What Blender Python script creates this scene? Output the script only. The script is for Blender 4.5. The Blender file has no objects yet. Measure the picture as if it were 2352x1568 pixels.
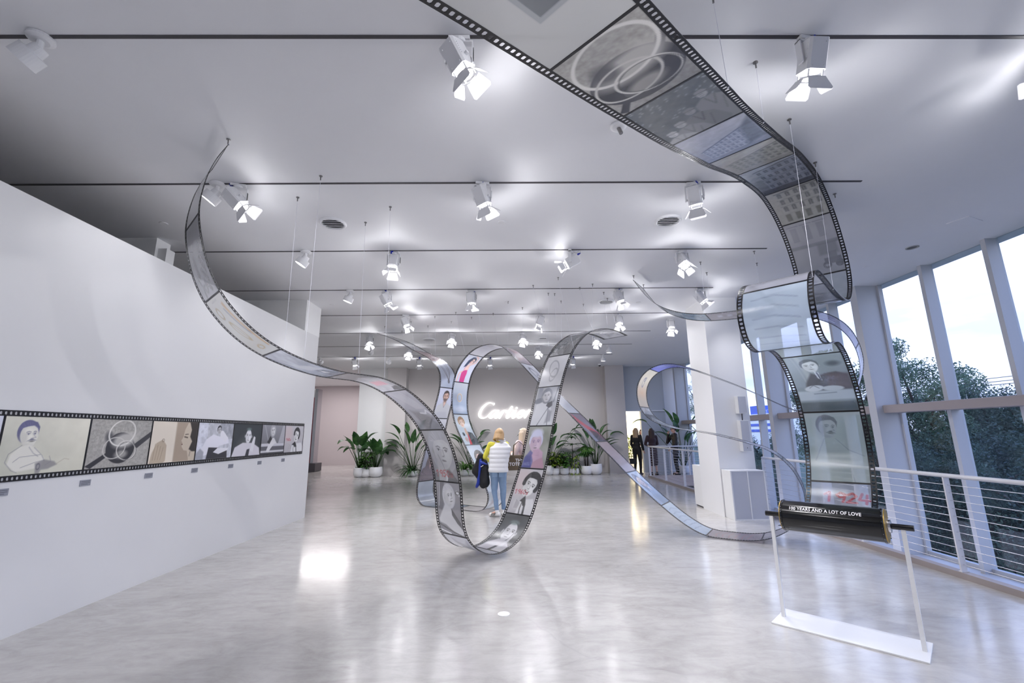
import bpy, bmesh, math, random
import numpy as np
from mathutils import Vector, Matrix, Quaternion
random.seed(7); rng = np.random.default_rng(7)
S = bpy.context.scene; COL = S.collection; PI = math.pi
# ---------------------------------------------------------------- camera model (a pixel of the 2352x1568 frame -> a point of the place)
CF, CP, CR, EYE, HC = 1015.0, .2050, .0119, 1.6, 4.34
FW = np.array([0, math.cos(CP), math.sin(CP)]); RR = np.array([1., 0, 0]); UU = np.cross(RR, FW)
CAM_R = math.cos(CR)*RR - math.sin(CR)*UU; CAM_U = math.sin(CR)*RR + math.cos(CR)*UU
O3 = np.array([0, 0, EYE])
def ray(u, v): return FW*CF + CAM_R*(u-1176) + CAM_U*(784-v)
def atZ(u, v, z): d = ray(u, v); return O3 + d*(z-EYE)/d[2]
def ceil_pt(u, v): return atZ(u, v, HC)
def floor_pt(u, v): return atZ(u, v, 0)
def atY(u, v, y): d = ray(u, v); return O3 + d*y/d[1]
def atX(u, v, x): d = ray(u, v); return O3 + d*x/d[0]
cam = bpy.data.cameras.new('camera'); camo = bpy.data.objects.new('camera', cam); COL.objects.link(camo)
cam.sensor_width = 36; cam.lens = 36*CF/2352; cam.clip_start = .02; cam.clip_end = 400
camo.matrix_world = Matrix(((CAM_R[0], CAM_U[0], -FW[0], 0), (CAM_R[1], CAM_U[1], -FW[1], 0), (CAM_R[2], CAM_U[2], -FW[2], EYE), (0, 0, 0, 1)))
S.camera = camo
# ---------------------------------------------------------------- helpers
def tag(o, label=None, cat=None, group=None, kind=None):
    if label: o['label'] = label
    if cat: o['category'] = cat
    if group: o['group'] = group
    if kind: o['kind'] = kind
    return o
def thing(name, loc=(0, 0, 0), label=None, cat=None, group=None, rz=0, kind=None):
    o = bpy.data.objects.new(name, None); COL.objects.link(o); o.location = loc; o.rotation_euler = (0, 0, rz)
    o.empty_display_size = .1
    return tag(o, label, cat, group, kind)
class MB:
    def __init__(s): s.v = []; s.f = []
    def add(s, vs, fs, M=None):
        n = len(s.v)
        if M is not None: vs = [tuple(M @ Vector(p)) for p in vs]
        s.v += [tuple(float(c) for c in p) for p in vs]; s.f += [tuple(i+n for i in f) for f in fs]; return s
    def box(s, x0, x1, y0, y1, z0, z1, M=None):
        return s.add([(x0,y0,z0),(x1,y0,z0),(x1,y1,z0),(x0,y1,z0),(x0,y0,z1),(x1,y0,z1),(x1,y1,z1),(x0,y1,z1)],
                     [(0,3,2,1),(4,5,6,7),(0,1,5,4),(1,2,6,5),(2,3,7,6),(3,0,4,7)], M)
    def cbox(s, c, d, M=None): return s.box(c[0]-d[0]/2, c[0]+d[0]/2, c[1]-d[1]/2, c[1]+d[1]/2, c[2]-d[2]/2, c[2]+d[2]/2, M)
    def quad(s, a, b, c, d, M=None): return s.add([a, b, c, d], [(0, 1, 2, 3)], M)
    def prism(s, pts, z0, z1, M=None):
        n = len(pts); return s.add([(p[0], p[1], z0) for p in pts]+[(p[0], p[1], z1) for p in pts],
            [tuple(range(n-1, -1, -1)), tuple(range(n, 2*n))]+[(i, (i+1) % n, n+(i+1) % n, n+i) for i in range(n)], M)
    def tube(s, pts, r, n=8, cap=True, M=None, flat=1.0):
        pts = [Vector(p) for p in pts]; k = len(pts); rs = r if isinstance(r, (list, tuple)) else [r]*k
        vs = []; up = Vector((0, 0, 1))
        t0 = (pts[1]-pts[0]).normalized(); a = t0.cross(up)
        if a.length < .05: a = t0.cross(Vector((1, 0, 0)))
        a.normalize()
        for i, p in enumerate(pts):
            t = (pts[min(i+1, k-1)]-pts[max(i-1, 0)]).normalized()
            a = (a - t*a.dot(t)).normalized(); b = t.cross(a)
            vs += [tuple(p + (a*math.cos(q*2*PI/n) + b*(math.sin(q*2*PI/n)*flat))*rs[i]) for q in range(n)]
        fs = [(i*n+q, i*n+(q+1) % n, (i+1)*n+(q+1) % n, (i+1)*n+q) for i in range(k-1) for q in range(n)]
        if cap: fs += [tuple(range(n-1, -1, -1)), tuple((k-1)*n+q for q in range(n))]
        return s.add(vs, fs, M)
    def lathe(s, prof, n=24, M=None, cap=True):
        vs = [(r*math.cos(2*PI*q/n), r*math.sin(2*PI*q/n), z) for r, z in prof for q in range(n)]; k = len(prof)
        fs = [(i*n+q, i*n+(q+1) % n, (i+1)*n+(q+1) % n, (i+1)*n+q) for i in range(k-1) for q in range(n)]
        if cap: fs += [tuple(range(n-1, -1, -1)), tuple((k-1)*n+q for q in range(n))]
        return s.add(vs, fs, M)
    def sph(s, c, r, n=12, M=None):
        r = r if isinstance(r, (tuple, list)) else (r, r, r)
        m = n//2; pr = [(math.sin(PI*i/m), -math.cos(PI*i/m)) for i in range(m+1)]
        vs = [(c[0]+r[0]*a*math.cos(2*PI*q/n), c[1]+r[1]*a*math.sin(2*PI*q/n), c[2]+r[2]*z) for a, z in pr for q in range(n)]
        fs = [(i*n+q, i*n+(q+1) % n, (i+1)*n+(q+1) % n, (i+1)*n+q) for i in range(m) for q in range(n)]
        return s.add(vs, fs, M)
    def build(s, name, mat, parent=None, smooth=False, bevel=0, world=False):
        me = bpy.data.meshes.new(name); me.from_pydata(s.v, [], s.f)
        return link(name, me, mat, parent, smooth, bevel, world)
def wmat(o):
    return (wmat(o.parent) @ o.matrix_parent_inverse if o.parent else Matrix.Identity(4)) @ o.matrix_basis
def link(name, me, mat, parent=None, smooth=False, bevel=0, world=False):
    me.validate(); me.update()
    if smooth: me.polygons.foreach_set('use_smooth', [True]*len(me.polygons))
    if mat: me.materials.append(mat)
    o = bpy.data.objects.new(name, me); COL.objects.link(o)
    if parent is not None:
        o.parent = parent
        if world:
            Mx = wmat(parent)
            o.matrix_parent_inverse = Mx.inverted()
    if bevel:
        b = o.modifiers.new('bevel', 'BEVEL'); b.width = bevel; b.segments = 2; b.limit_method = 'ANGLE'
    return o
def aim(d, up=(0, 0, 1)):            # matrix whose -Z looks along d
    return Vector(d).to_track_quat('-Z', 'Y').to_matrix().to_4x4()
def T(x, y, z): return Matrix.Translation((x, y, z))
def Rz(a): return Matrix.Rotation(a, 4, 'Z')
def Rx(a): return Matrix.Rotation(a, 4, 'X')
def Ry(a): return Matrix.Rotation(a, 4, 'Y')
def copy_tree(o, parent=None):
    c = o.copy(); COL.objects.link(c)
    if parent: c.parent = parent; c.matrix_parent_inverse = o.matrix_parent_inverse.copy()
    for ch in list(o.children): copy_tree(ch, c)
    return c
# ---------------------------------------------------------------- materials
def lin(c): return tuple((x/12.92 if x <= .04045 else ((x+.055)/1.055)**2.4) for x in c[:3])
def nm(name):
    m = bpy.data.materials.new(name); m.use_nodes = True; nt = m.node_tree; nt.nodes.clear()
    return m, nt, nt.nodes.new('ShaderNodeOutputMaterial')
def N(nt, t, **kw):
    n = nt.nodes.new(t)
    for k, v in kw.items():
        if k in n.inputs: n.inputs[k].default_value = v
        else: setattr(n, k, v)
    return n
def mat(name, col, rough=.5, metal=0, spec=.5, var=.0, vscale=3, bump=0, bscale=60, emit=None, es=0, coat=0, sheen=0, srgb=True):
    m, nt, out = nm(name); p = N(nt, 'ShaderNodeBsdfPrincipled'); c = lin(col) if srgb else col
    p.inputs['Base Color'].default_value = (*c, 1); p.inputs['Roughness'].default_value = rough; p.inputs['Metallic'].default_value = metal
    p.inputs['Specular IOR Level'].default_value = spec; p.inputs['Coat Weight'].default_value = coat; p.inputs['Sheen Weight'].default_value = sheen
    nt.links.new(p.outputs[0], out.inputs[0]); tc = N(nt, 'ShaderNodeTexCoord')
    ns = N(nt, 'ShaderNodeTexNoise'); ns.inputs['Scale'].default_value = vscale; ns.inputs['Detail'].default_value = 5
    nt.links.new(tc.outputs['Object'], ns.inputs['Vector'])
    v = max(var, .015)
    mr = N(nt, 'ShaderNodeMapRange'); mr.inputs[3].default_value = 1-v; mr.inputs[4].default_value = 1+v; nt.links.new(ns.outputs[0], mr.inputs[0])
    mx = N(nt, 'ShaderNodeVectorMath', operation='SCALE'); mx.inputs[0].default_value = c; nt.links.new(mr.outputs[0], mx.inputs['Scale'])
    nt.links.new(mx.outputs[0], p.inputs['Base Color'])
    if bump:
        n2 = N(nt, 'ShaderNodeTexNoise'); n2.inputs['Scale'].default_value = bscale; n2.inputs['Detail'].default_value = 4
        nt.links.new(tc.outputs['Object'], n2.inputs['Vector']); b = N(nt, 'ShaderNodeBump'); b.inputs['Strength'].default_value = bump; b.inputs['Distance'].default_value = .01
        nt.links.new(n2.outputs[0], b.inputs['Height']); nt.links.new(b.outputs[0], p.inputs['Normal'])
    if emit: p.inputs['Emission Color'].default_value = (*emit, 1); p.inputs['Emission Strength'].default_value = es
    return m
M = {}
M['wall'] = mat('painted_wall', (.93, .93, .93), .75, var=.012, bump=.03, bscale=220)
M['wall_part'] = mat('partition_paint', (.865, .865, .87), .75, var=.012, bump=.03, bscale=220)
M['ceiling'] = mat('painted_ceiling', (.93, .93, .94), .6, var=.01, bump=.03, bscale=200)
M['taupe'] = mat('taupe_wall', (.79, .77, .765), .75, var=.015, bump=.03, bscale=200)
M['bluegrey'] = mat('grey_blue_wall', (.72, .74, .77), .7, var=.015)
M['mauve'] = mat('pinkish_wall', (.74, .705, .715), .75, var=.015)
M['white'] = mat('white_satin', (.92, .92, .925), .35)
M['whitelam'] = mat('white_laminate', (.91, .91, .91), .45, var=.01)
M['grille'] = mat('grey_speaker_cloth', (.74, .75, .79), .8, var=.02, vscale=200)
M['alum'] = mat('painted_window_frame', (.74, .745, .76), .4)
M['alumdark'] = mat('taupe_window_frame', (.63, .59, .58), .45)
M['rail'] = mat('painted_rail', (.86, .86, .88), .35)
M['cable'] = mat('steel_cable', (.80, .80, .82), .3, .8)
M['wire'] = mat('hanging_wire_steel', (.90, .90, .93), .35, .3)
M['track'] = mat('dark_track', (.22, .21, .23), .5)
M['lampwhite'] = mat('lamp_white_paint', (.91, .91, .92), .35)
M['lampgrey'] = mat('lamp_grey_paint', (.66, .655, .65), .5)
M['black'] = mat('black_plastic', (.05, .05, .06), .4)
M['blue_plug'] = mat('blue_plastic', (.06, .16, .66), .4)
M['knob'] = mat('brushed_nickel', (.55, .54, .54), .4, .8)
M['filmblack'] = mat('black_film_base', (.085, .08, .095), .3, spec=.45)
M['gloss_black'] = mat('glossy_black_enamel', (.035, .035, .04), .12, spec=.6, coat=.15)
M['gold'] = mat('brass_yellow', (.72, .60, .32), .3, .7)
M['chrome'] = mat('polished_chrome', (.85, .85, .87), .12, 1)
M['lettering'] = mat('white_print', (.93, .92, .93), .5)
M['plaque'] = mat('grey_plaque', (.56, .57, .61), .5)
M['plaqueink'] = mat('plaque_ink', (.30, .31, .35), .6)
M['dark'] = mat('charcoal_carpet', (.18, .18, .20), .8, var=.1, vscale=90)
M['darkgrey'] = mat('dark_grey_box', (.33, .32, .34), .6)
M['red'] = mat('dark_red_lacquer', (.50, .07, .12), .3)
M['mirror'] = mat('mirror_strip', (.85, .86, .88), .08, 1)
M['soil'] = mat('potting_soil', (.16, .12, .09), .9, var=.3, vscale=60)
M['pot'] = mat('white_ceramic', (.92, .92, .93), .3, coat=.2)
M['stem'] = mat('plant_stem', (.20, .30, .16), .5, var=.15)
M['trunk'] = mat('palm_trunk', (.20, .16, .13), .7, var=.2)
M['warm'] = mat('cream_wall', (.95, .92, .85), .7)
def emit_mat(name, col, st):
    m, nt, out = nm(name); e = N(nt, 'ShaderNodeEmission'); e.inputs[0].default_value = (*col, 1); e.inputs[1].default_value = st
    nt.links.new(e.outputs[0], out.inputs[0]); return m
M['lens'] = emit_mat('lit_lamp_lens', (1, .97, .99), 22)
M['lens_dim'] = emit_mat('lit_downlight_lens', (1, .97, .98), 9)
M['sign'] = emit_mat('lit_sign_letters', (1, .99, 1), 1.5)
def two_sided_fresnel(nt, ior=1.5):
    ge = N(nt, 'ShaderNodeNewGeometry'); mr = N(nt, 'ShaderNodeMapRange'); mr.inputs[3].default_value = ior; mr.inputs[4].default_value = 1/ior
    nt.links.new(ge.outputs['Backfacing'], mr.inputs[0]); f = N(nt, 'ShaderNodeFresnel'); nt.links.new(mr.outputs[0], f.inputs[0]); return f
# clear window glass: a thin pane that lets light through and reflects a little
m, nt, out = nm('window_glass'); tr = N(nt, 'ShaderNodeBsdfTransparent'); gl = N(nt, 'ShaderNodeBsdfGlossy'); gl.inputs['Roughness'].default_value = .01
tr.inputs[0].default_value = (.93, .96, .98, 1); fr = two_sided_fresnel(nt, 1.35); mx = N(nt, 'ShaderNodeMixShader')
nt.links.new(fr.outputs[0], mx.inputs[0]); nt.links.new(tr.outputs[0], mx.inputs[1]); nt.links.new(gl.outputs[0], mx.inputs[2]); nt.links.new(mx.outputs[0], out.inputs[0]); M['glass'] = m
# printed clear film: print colour and print density come from the picture on the panel
def film_mat(name, rough, paper=False, refl=1.5):
    m, nt, out = nm(name); at = N(nt, 'ShaderNodeAttribute', attribute_name='pic'); df = N(nt, 'ShaderNodeBsdfDiffuse'); tl = N(nt, 'ShaderNodeBsdfTranslucent')
    nt.links.new(at.outputs['Color'], df.inputs[0]); nt.links.new(at.outputs['Color'], tl.inputs[0])
    m1 = N(nt, 'ShaderNodeMixShader'); m1.inputs[0].default_value = 0 if paper else .45
    nt.links.new(df.outputs[0], m1.inputs[1]); nt.links.new(tl.outputs[0], m1.inputs[2]); last = m1
    if not paper:
        tr = N(nt, 'ShaderNodeBsdfTransparent'); tr.inputs[0].default_value = (.95, .96, .97, 1); m2 = N(nt, 'ShaderNodeMixShader')
        nt.links.new(at.outputs['Alpha'], m2.inputs[0]); nt.links.new(tr.outputs[0], m2.inputs[1]); nt.links.new(m1.outputs[0], m2.inputs[2]); last = m2
    g = N(nt, 'ShaderNodeBsdfGlossy'); g.inputs['Roughness'].default_value = rough; fr = two_sided_fresnel(nt, refl)
    m3 = N(nt, 'ShaderNodeMixShader'); nt.links.new(fr.outputs[0], m3.inputs[0]); nt.links.new(last.outputs[0], m3.inputs[1]); nt.links.new(g.outputs[0], m3.inputs[2])
    nt.links.new(m3.outputs[0], out.inputs[0]); return m
M['film'] = film_mat('printed_clear_film', .18, refl=1.75)
M['print'] = film_mat('printed_wall_film', .45, True)
# polished concrete floor
m, nt, out = nm('polished_concrete'); p = N(nt, 'ShaderNodeBsdfPrincipled'); tc = N(nt, 'ShaderNodeTexCoord')
def noise(sc, det=6, ro=.55, dist=0, vec=None, scv=None):
    n = N(nt, 'ShaderNodeTexNoise'); n.inputs['Scale'].default_value = sc; n.inputs['Detail'].default_value = det; n.inputs['Roughness'].default_value = ro; n.inputs['Distortion'].default_value = dist
    if scv:
        mp = N(nt, 'ShaderNodeMapping'); mp.inputs['Scale'].default_value = scv; mp.inputs['Rotation'].default_value = (0, 0, .5); nt.links.new(tc.outputs['Object'], mp.inputs[0]); nt.links.new(mp.outputs[0], n.inputs[0])
    else: nt.links.new(tc.outputs['Object'], n.inputs[0])
    return n
def ramp(src, stops):
    r = N(nt, 'ShaderNodeValToRGB'); e = r.color_ramp.elements
    while len(e) < len(stops): e.new(.5)
    for el, (pos, c) in zip(e, stops): el.position = pos; el.color = (*lin(c), 1)
    nt.links.new(src.outputs[0], r.inputs[0]); return r
def mixc(a, b, f, mode='MIX'):
    x = N(nt, 'ShaderNodeMix', data_type='RGBA', blend_type=mode)
    if isinstance(f, float): x.inputs[0].default_value = f
    else: nt.links.new(f, x.inputs[0])
    nt.links.new(a, x.inputs[6]); nt.links.new(b, x.inputs[7]); return x.outputs[2]
r1 = ramp(noise(.55, 8, .62, .6), [(.30, (.58, .57, .56)), (.5, (.72, .71, .70)), (.72, (.82, .81, .80))])
r2 = ramp(noise(2.2, 8, .7, 1.2, scv=(1, 2.6, 1)), [(.32, (.56, .545, .53)), (.52, (.73, .72, .71)), (.8, (.86, .85, .845))])
r3 = ramp(noise(9, 6, .7, .3), [(.25, (.68, .66, .65)), (.6, (.80, .79, .785))])
c = mixc(r1.outputs[0], r2.outputs[0], .42); c = mixc(c, r3.outputs[0], .22)
vo = N(nt, 'ShaderNodeTexVoronoi', feature='DISTANCE_TO_EDGE'); vo.inputs['Scale'].default_value = .19
mpv = N(nt, 'ShaderNodeMapping'); nz = noise(1.3, 5); addv = N(nt, 'ShaderNodeVectorMath', operation='ADD'); scl = N(nt, 'ShaderNodeVectorMath', operation='SCALE'); scl.inputs['Scale'].default_value = .35
nt.links.new(nz.outputs['Color'], scl.inputs[0]); nt.links.new(tc.outputs['Object'], addv.inputs[0]); nt.links.new(scl.outputs[0], addv.inputs[1]); nt.links.new(addv.outputs[0], vo.inputs[0])
cr = N(nt, 'ShaderNodeMapRange'); cr.inputs[1].default_value = 0; cr.inputs[2].default_value = .003; cr.inputs[3].default_value = .93; cr.inputs[4].default_value = 1; nt.links.new(vo.outputs[0], cr.inputs[0])
mul = N(nt, 'ShaderNodeVectorMath', operation='SCALE'); nt.links.new(c, mul.inputs[0]); nt.links.new(cr.outputs[0], mul.inputs['Scale']); nt.links.new(mul.outputs[0], p.inputs['Base Color'])
rr_ = N(nt, 'ShaderNodeMapRange'); rr_.inputs[3].default_value = .07; rr_.inputs[4].default_value = .23; nr = noise(1.7, 7, .7); nt.links.new(nr.outputs[0], rr_.inputs[0]); nt.links.new(rr_.outputs[0], p.inputs['Roughness'])
p.inputs['Specular IOR Level'].default_value = .75; p.inputs['Coat Weight'].default_value = .12; p.inputs['Coat Roughness'].default_value = .2
b = N(nt, 'ShaderNodeBump'); b.inputs['Strength'].default_value = .05; b.inputs['Distance'].default_value = .01; nb = noise(5, 5, .6); nt.links.new(nb.outputs[0], b.inputs['Height']); nt.links.new(b.outputs[0], p.inputs['Normal'])
nt.links.new(p.outputs[0], out.inputs[0]); M['floor'] = m
def leaf_mat(name, c0, c1, tr=.25, rough=.4, scale=6):
    m, nt, out = nm(name); p = N(nt, 'ShaderNodeBsdfPrincipled'); tc = N(nt, 'ShaderNodeTexCoord'); n = N(nt, 'ShaderNodeTexNoise'); n.inputs['Scale'].default_value = scale
    nt.links.new(tc.outputs['Object'], n.inputs[0]); r = N(nt, 'ShaderNodeValToRGB'); r.color_ramp.elements[0].color = (*lin(c0), 1); r.color_ramp.elements[1].color = (*lin(c1), 1)
    r.color_ramp.elements[0].position = .35; r.color_ramp.elements[1].position = .68
    nt.links.new(n.outputs[0], r.inputs[0]); nt.links.new(r.outputs[0], p.inputs['Base Color']); p.inputs['Roughness'].default_value = rough
    tl = N(nt, 'ShaderNodeBsdfTranslucent'); nt.links.new(r.outputs[0], tl.inputs[0]); mx = N(nt, 'ShaderNodeMixShader'); mx.inputs[0].default_value = tr
    nt.links.new(p.outputs[0], mx.inputs[1]); nt.links.new(tl.outputs[0], mx.inputs[2]); nt.links.new(mx.outputs[0], out.inputs[0]); return m
M['leaf'] = leaf_mat('dark_glossy_leaf', (.14, .29, .16), (.30, .47, .25), .35)
M['leaf2'] = leaf_mat('mid_green_leaf', (.20, .38, .18), (.42, .58, .27), .35)
M['leaf3'] = leaf_mat('yellow_green_leaf', (.25, .40, .16), (.62, .68, .22), scale=9)
M['treeleaf'] = leaf_mat('tree_leaf', (.17, .23, .20), (.35, .43, .36), .35, .7, 1.2)
M['treeleaf2'] = leaf_mat('tree_leaf_light', (.24, .33, .26), (.46, .54, .42), .35, .7, 1.2)
M['bark'] = mat('tree_bark', (.28, .25, .22), .9, var=.2)
M['grass'] = mat('grass_ground', (.20, .27, .20), .9, var=.3, vscale=2)
# ================================================================ the room
def st(name, mb, m, **k): return tag(mb.build(name, m, **k), kind='structure')
XL, XF, XG = -4.2, 4.85, 7.17            # partition wall, floor edge, glass line
YB, YN, YZ = 18.7, -4.5, 25.0
# floor: main slab (its edge towards the glazed void at x = 4.85), walkway behind the void, back hall
f = MB(); f.box(-12, XF, YN, 16.6, -.3, 0); f.box(-12, 8.6, 16.6, YZ+.2, -.3, 0); st('floor', f, M['floor'])
c = MB(); c.box(-12, XG+.25, YN, YZ+.2, HC, HC+.25); st('ceiling', c, M['ceiling'])
st('floor_lower', MB().box(XF, XG+.3, YN, 16.6, -3.3, -3.1), M['floor'])
# left partition wall that stops short of the ceiling
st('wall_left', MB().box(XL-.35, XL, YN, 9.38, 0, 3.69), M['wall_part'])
b = MB(); b.box(-5.6, XL-.002, 8.72, 9.4, 3.692, HC); b.box(-6.6, -4.95, 5.75, 6.0, 3.2, HC); b.box(-4.95, -4.83, 5.8, 5.95, 3.2, 4.2); st('wall_left_bulkhead', b, M['wall'])
st('wall_far_left', MB().box(-12.2, -12, YN, YZ, 0, HC), M['wall'])
st('wall_behind', MB().box(-12, XG+.3, YN-.2, YN, -3.2, HC), M['wall'])
st('wall_back_left', MB().box(-12, -6.3, YZ, YZ+.2, 0, HC), M['mauve'])
st('wall_back_white', MB().box(-6.45, -5.16, 18.62, 18.9, 0, HC), M['wall'])
st('wall_recess_left', MB().box(-6.45, -6.25, 18.9, YZ, 0, HC), M['mauve'])
st('wall_pier_left', MB().box(-5.2, -4.41, 18.3, 19.0, 0, HC), M['taupe'])
st('wall_back', MB().box(-4.41, 3.85, YB, YB+.25, 0, HC), M['taupe'])
st('wall_pier_right', MB().box(3.85, 4.62, 18.3, 19.0, 0, HC), M['taupe'])
w = MB(); w.box(4.62, 6.36, YB, YB+.2, 2.46, HC); w.box(5.34, 6.36, YB, YB+.2, 0, 2.46); st('wall_back_right', w, M['bluegrey'])
st('wall_back_corner', MB().box(6.36, 7.5, 18.9, 19.1, 0, HC), M['wall'])
# door opening in the grey-blue wall, with a bright room behind
d = thing('door_1', (4.97, YB, 0), kind='structure')
MB().box(-.35, -.30, -.05, .24, 0, 2.46).build('jamb', M['black'], d)
x = MB(); x.box(-.30, -.26, -.06, .25, 0, 2.44); x.box(-.30, 1.42, -.06, -.0, 2.44, 2.475); x.build('door_casing', M['white'], d)
x = MB(); x.tube([(-.33, -.08, .9), (-.33, -.08, 1.18)], .012); x.cbox((-.33, -.06, .92), (.02, .04, .02)); x.cbox((-.33, -.06, 1.16), (.02, .04, .02)); x.build('door_handle', M['chrome'], d)
w = MB(); w.box(4.3, 7.1, 23.6, 23.8, 0, 3.4); w.box(4.3, 4.45, YB+.3, 23.6, 0, 3.4); w.box(6.95, 7.1, YB+.3, 23.6, 0, 3.4); w.box(4.3, 7.1, YB+.3, 23.8, 3.4, 3.5)
st('wall_next_room', w, M['warm'])
x = MB(); x.box(5.15, 5.95, 23.52, 23.6, 0, 2.15); x.build('trim_1', M['white']); bpy.data.objects['trim_1']['kind'] = 'structure'
# free-standing white pier with its low plinths
st('wall_column', MB().box(4.0, 4.70, 8.9, 9.85, 0, HC), M['white'])
t = thing('display_plinth', (4.02, 9.86, 0), 'low white plinth behind the white column, beside the railing', 'plinth', 'white plinths at the column')
MB().box(0, .55, 0, .45, .03, .87).build('cabinet_body', M['whitelam'], t, bevel=.004)
MB().box(.02, .53, .02, .43, 0, .03).build('toe_kick', M['darkgrey'], t)
t = thing('display_cabinet', (4.02, 8.54, 0), 'white cabinet with two grey cloth front panels before the white column', 'cabinet', 'white plinths at the column')
x = MB(); x.box(0, .64, .012, .35, 0, .875); x.build('cabinet_body', M['whitelam'], t, bevel=.003)
x = MB()
for a0, a1, z0, z1 in ((0, .022, 0, .875), (.618, .64, 0, .875), (.022, .618, 0, .02), (.022, .618, .858, .875), (.311, .329, .02, .858)): x.box(a0, a1, -.004, .012, z0, z1)
x.build('front_frame', M['white'], t)
for a0, a1 in ((.022, .311), (.329, .618)): MB().box(a0, a1, .002, .012, .02, .858).build('front_panel', M['grille'], t)
# column loudspeaker pair on the front of the pier
for nmz, z0, z1, lab in (('up', 1.93, 2.27, 'upper grey and white box of the slim wall speaker on the column'), ('lo', 1.205, 1.80, 'lower longer grey and white box of the slim wall speaker on the column')):
    p0 = atY(1674, 900, 8.84) if nmz == 'up' else atY(1683, 1000, 8.84); xx = 4.43
    t = thing('wall_speaker', (xx, 8.9, z0), lab, 'speaker', 'column speaker boxes')
    MB().box(0, .165, -.13, -.002, 0, z1-z0).build('speaker_case', M['whitelam'], t, bevel=.003)
    MB().box(.008, .157, -.138, -.13, .012, z1-z0-.012).build('speaker_grille', M['grille'], t)
    if nmz == 'lo': MB().sph((.08, -.14, .07), .008, 8).build('status_light', M['black'], t)
t = MB(); t.tube([(4.51, 8.83, 1.80), (4.515, 8.83, 1.93)], .012); tag(t.build('speaker_link_rod', M['darkgrey']), 'thin dark rod joining the two speaker boxes on the column', 'rod')
# curb under the railing and the sill of the glass wall
st('trim_2', MB().box(XF-.0, XF+.10, YN, 9.0, 0.0, .065).box(XF, XF+.1, 11.6, 16.6, 0, .065).box(XF, XF+.12, YN, 16.6, -.3, 0.0).box(XF+.1, XG+.2, 16.48, 16.6, -.3, .065), M['alumdark'])
st('trim_3', MB().box(6.62, XG+.1, YN, 18.6, -.62, -.53), M['alum'])
st('wall_right_lower', MB().box(XG, XG+.3, YN, 18.9, -3.3, -.6), M['wall'])
# glazed right wall: deep columns every three bays, slim mullions between, a transom beam
cols_y = [8.24+3.32*k for k in range(-4, 4)]
wi = 0; ti = 4
for cy in cols_y:
    x = MB(); x.box(6.70, XG, cy, cy+.17, -3.1, HC); x.box(XG-.06, XG+.02, cy-.04, cy+.21, -3.1, HC); o = x.build('trim_%d' % ti, M['alum']); o['kind'] = 'structure'; ti += 1
    y0 = cy+.21
    # transom beam between this column and the next, standing off the column
    x = MB(); x.box(6.82, XG-.02, cy+.17, cy+3.32, 1.885, 2.03); o = x.build('trim_%d' % ti, M['alumdark'], bevel=.012); o['kind'] = 'structure'; ti += 1
    for k in range(3):
        wi += 1; ya = cy+.17+k*1.05; yb = ya+1.05
        if yb > 18.95: continue
        wd = thing('window_%d' % wi, (XG, ya, -.53), kind='structure')
        x = MB()
        if k < 2: x.box(-.17, .03, 1.05-.035, 1.05+.035, 0, HC+.53)
        x.box(-.05, .03, 0, 1.05, 0, .07); x.build('mullion', M['alum'], wd)
        MB().box(-.012, .0, 0, 1.05, .07, 2.42).build('lower_pane', M['glass'], wd)
        MB().box(-.012, .0, 0, 1.05, 2.56, HC+.53).build('upper_pane', M['glass'], wd)
# lighting tracks recessed in the ceiling
TRK = [2.615+1.852*k for k in range(-1, 8)]
ends = [(-6, 7.1), (-6, 7.1), (-6, ceil_pt(1977, 417)[0]), (-6, ceil_pt(1760, 571)[0]), (-6, ceil_pt(1636, 661)[0]), (-6, 4.0), (-6, ceil_pt(1494, 759)[0]), (-7, ceil_pt(1452, 789)[0]), (-7, 3.6)]
TRK = [2.615+1.852*k for k in range(-1, 8)]
for k, y in enumerate(TRK):
    x0, x1 = ends[k]
    o = MB().box(x0, x1, -.013, .013, -.006, -.0002).build('lighting_track', M['track']); o.location = (0, y, HC); o.rotation_euler = (0, 0, .0139)
    names = ['hidden just above the frame', 'nearest one, crossing the top of the picture', 'second from the camera, ending by the big film loop', 'third from the camera', 'fourth from the camera', 'fifth from the camera', 'sixth from the camera', 'seventh from the camera', 'farthest, close to the back wall']
    tag(o, 'thin dark ceiling track, '+names[k], 'track', 'ceiling lighting tracks')
# round air diffusers
def diffuser(u, v, r, lab):
    p = ceil_pt(u, v); t = thing('ceiling_diffuser', (p[0], p[1], HC), lab, 'vent', 'round ceiling air diffusers')
    x = MB(); x.lathe([(r, 0), (r, -.012), (r*.93, -.028), (r*.80, -.020), (r*.78, -.002)], 40, cap=False); x.build('trim_ring', M['lampwhite'], t, smooth=True)
    MB().lathe([(r*.79, -.001), (r*.79, -.003)], 32).build('duct_opening', M['track'], t)
    x = MB()
    for i in range(6):
        yy = (-.68+i*.272)*r; h = math.sqrt(max(.01, (r*.79)**2-yy*yy)); x.box(-h, h, -.020, .020, -.003, .003, T(0, yy, -.018) @ Rx(.45))
    x.build('louvres', M['white'], t)
diffuser(765, 512, .17, 'round louvred air diffuser at left, beyond the second track')
diffuser(1534, 506, .17, 'round louvred air diffuser at right, beyond the second track')
diffuser(1392, 692, .17, 'round air diffuser between the fourth and fifth tracks')
diffuser(985, 779, .19, 'far round air diffuser above the left film tip')
p = ceil_pt(1247, 776); t = thing('slot_vent', (p[0], p[1], HC), 'small rectangular slot vent in the far ceiling', 'vent')
MB().box(-.12, .12, -.09, .09, -.012, 0).build('vent_frame', M['lampwhite'], t); MB().box(-.09, .09, -.03, .03, -.016, -.011).build('slot', M['track'], t)
p = ceil_pt(2095, 568); t = thing('recessed_downlight', (p[0], p[1], HC), 'unlit recessed downlight near the window wall', 'downlight')
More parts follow.
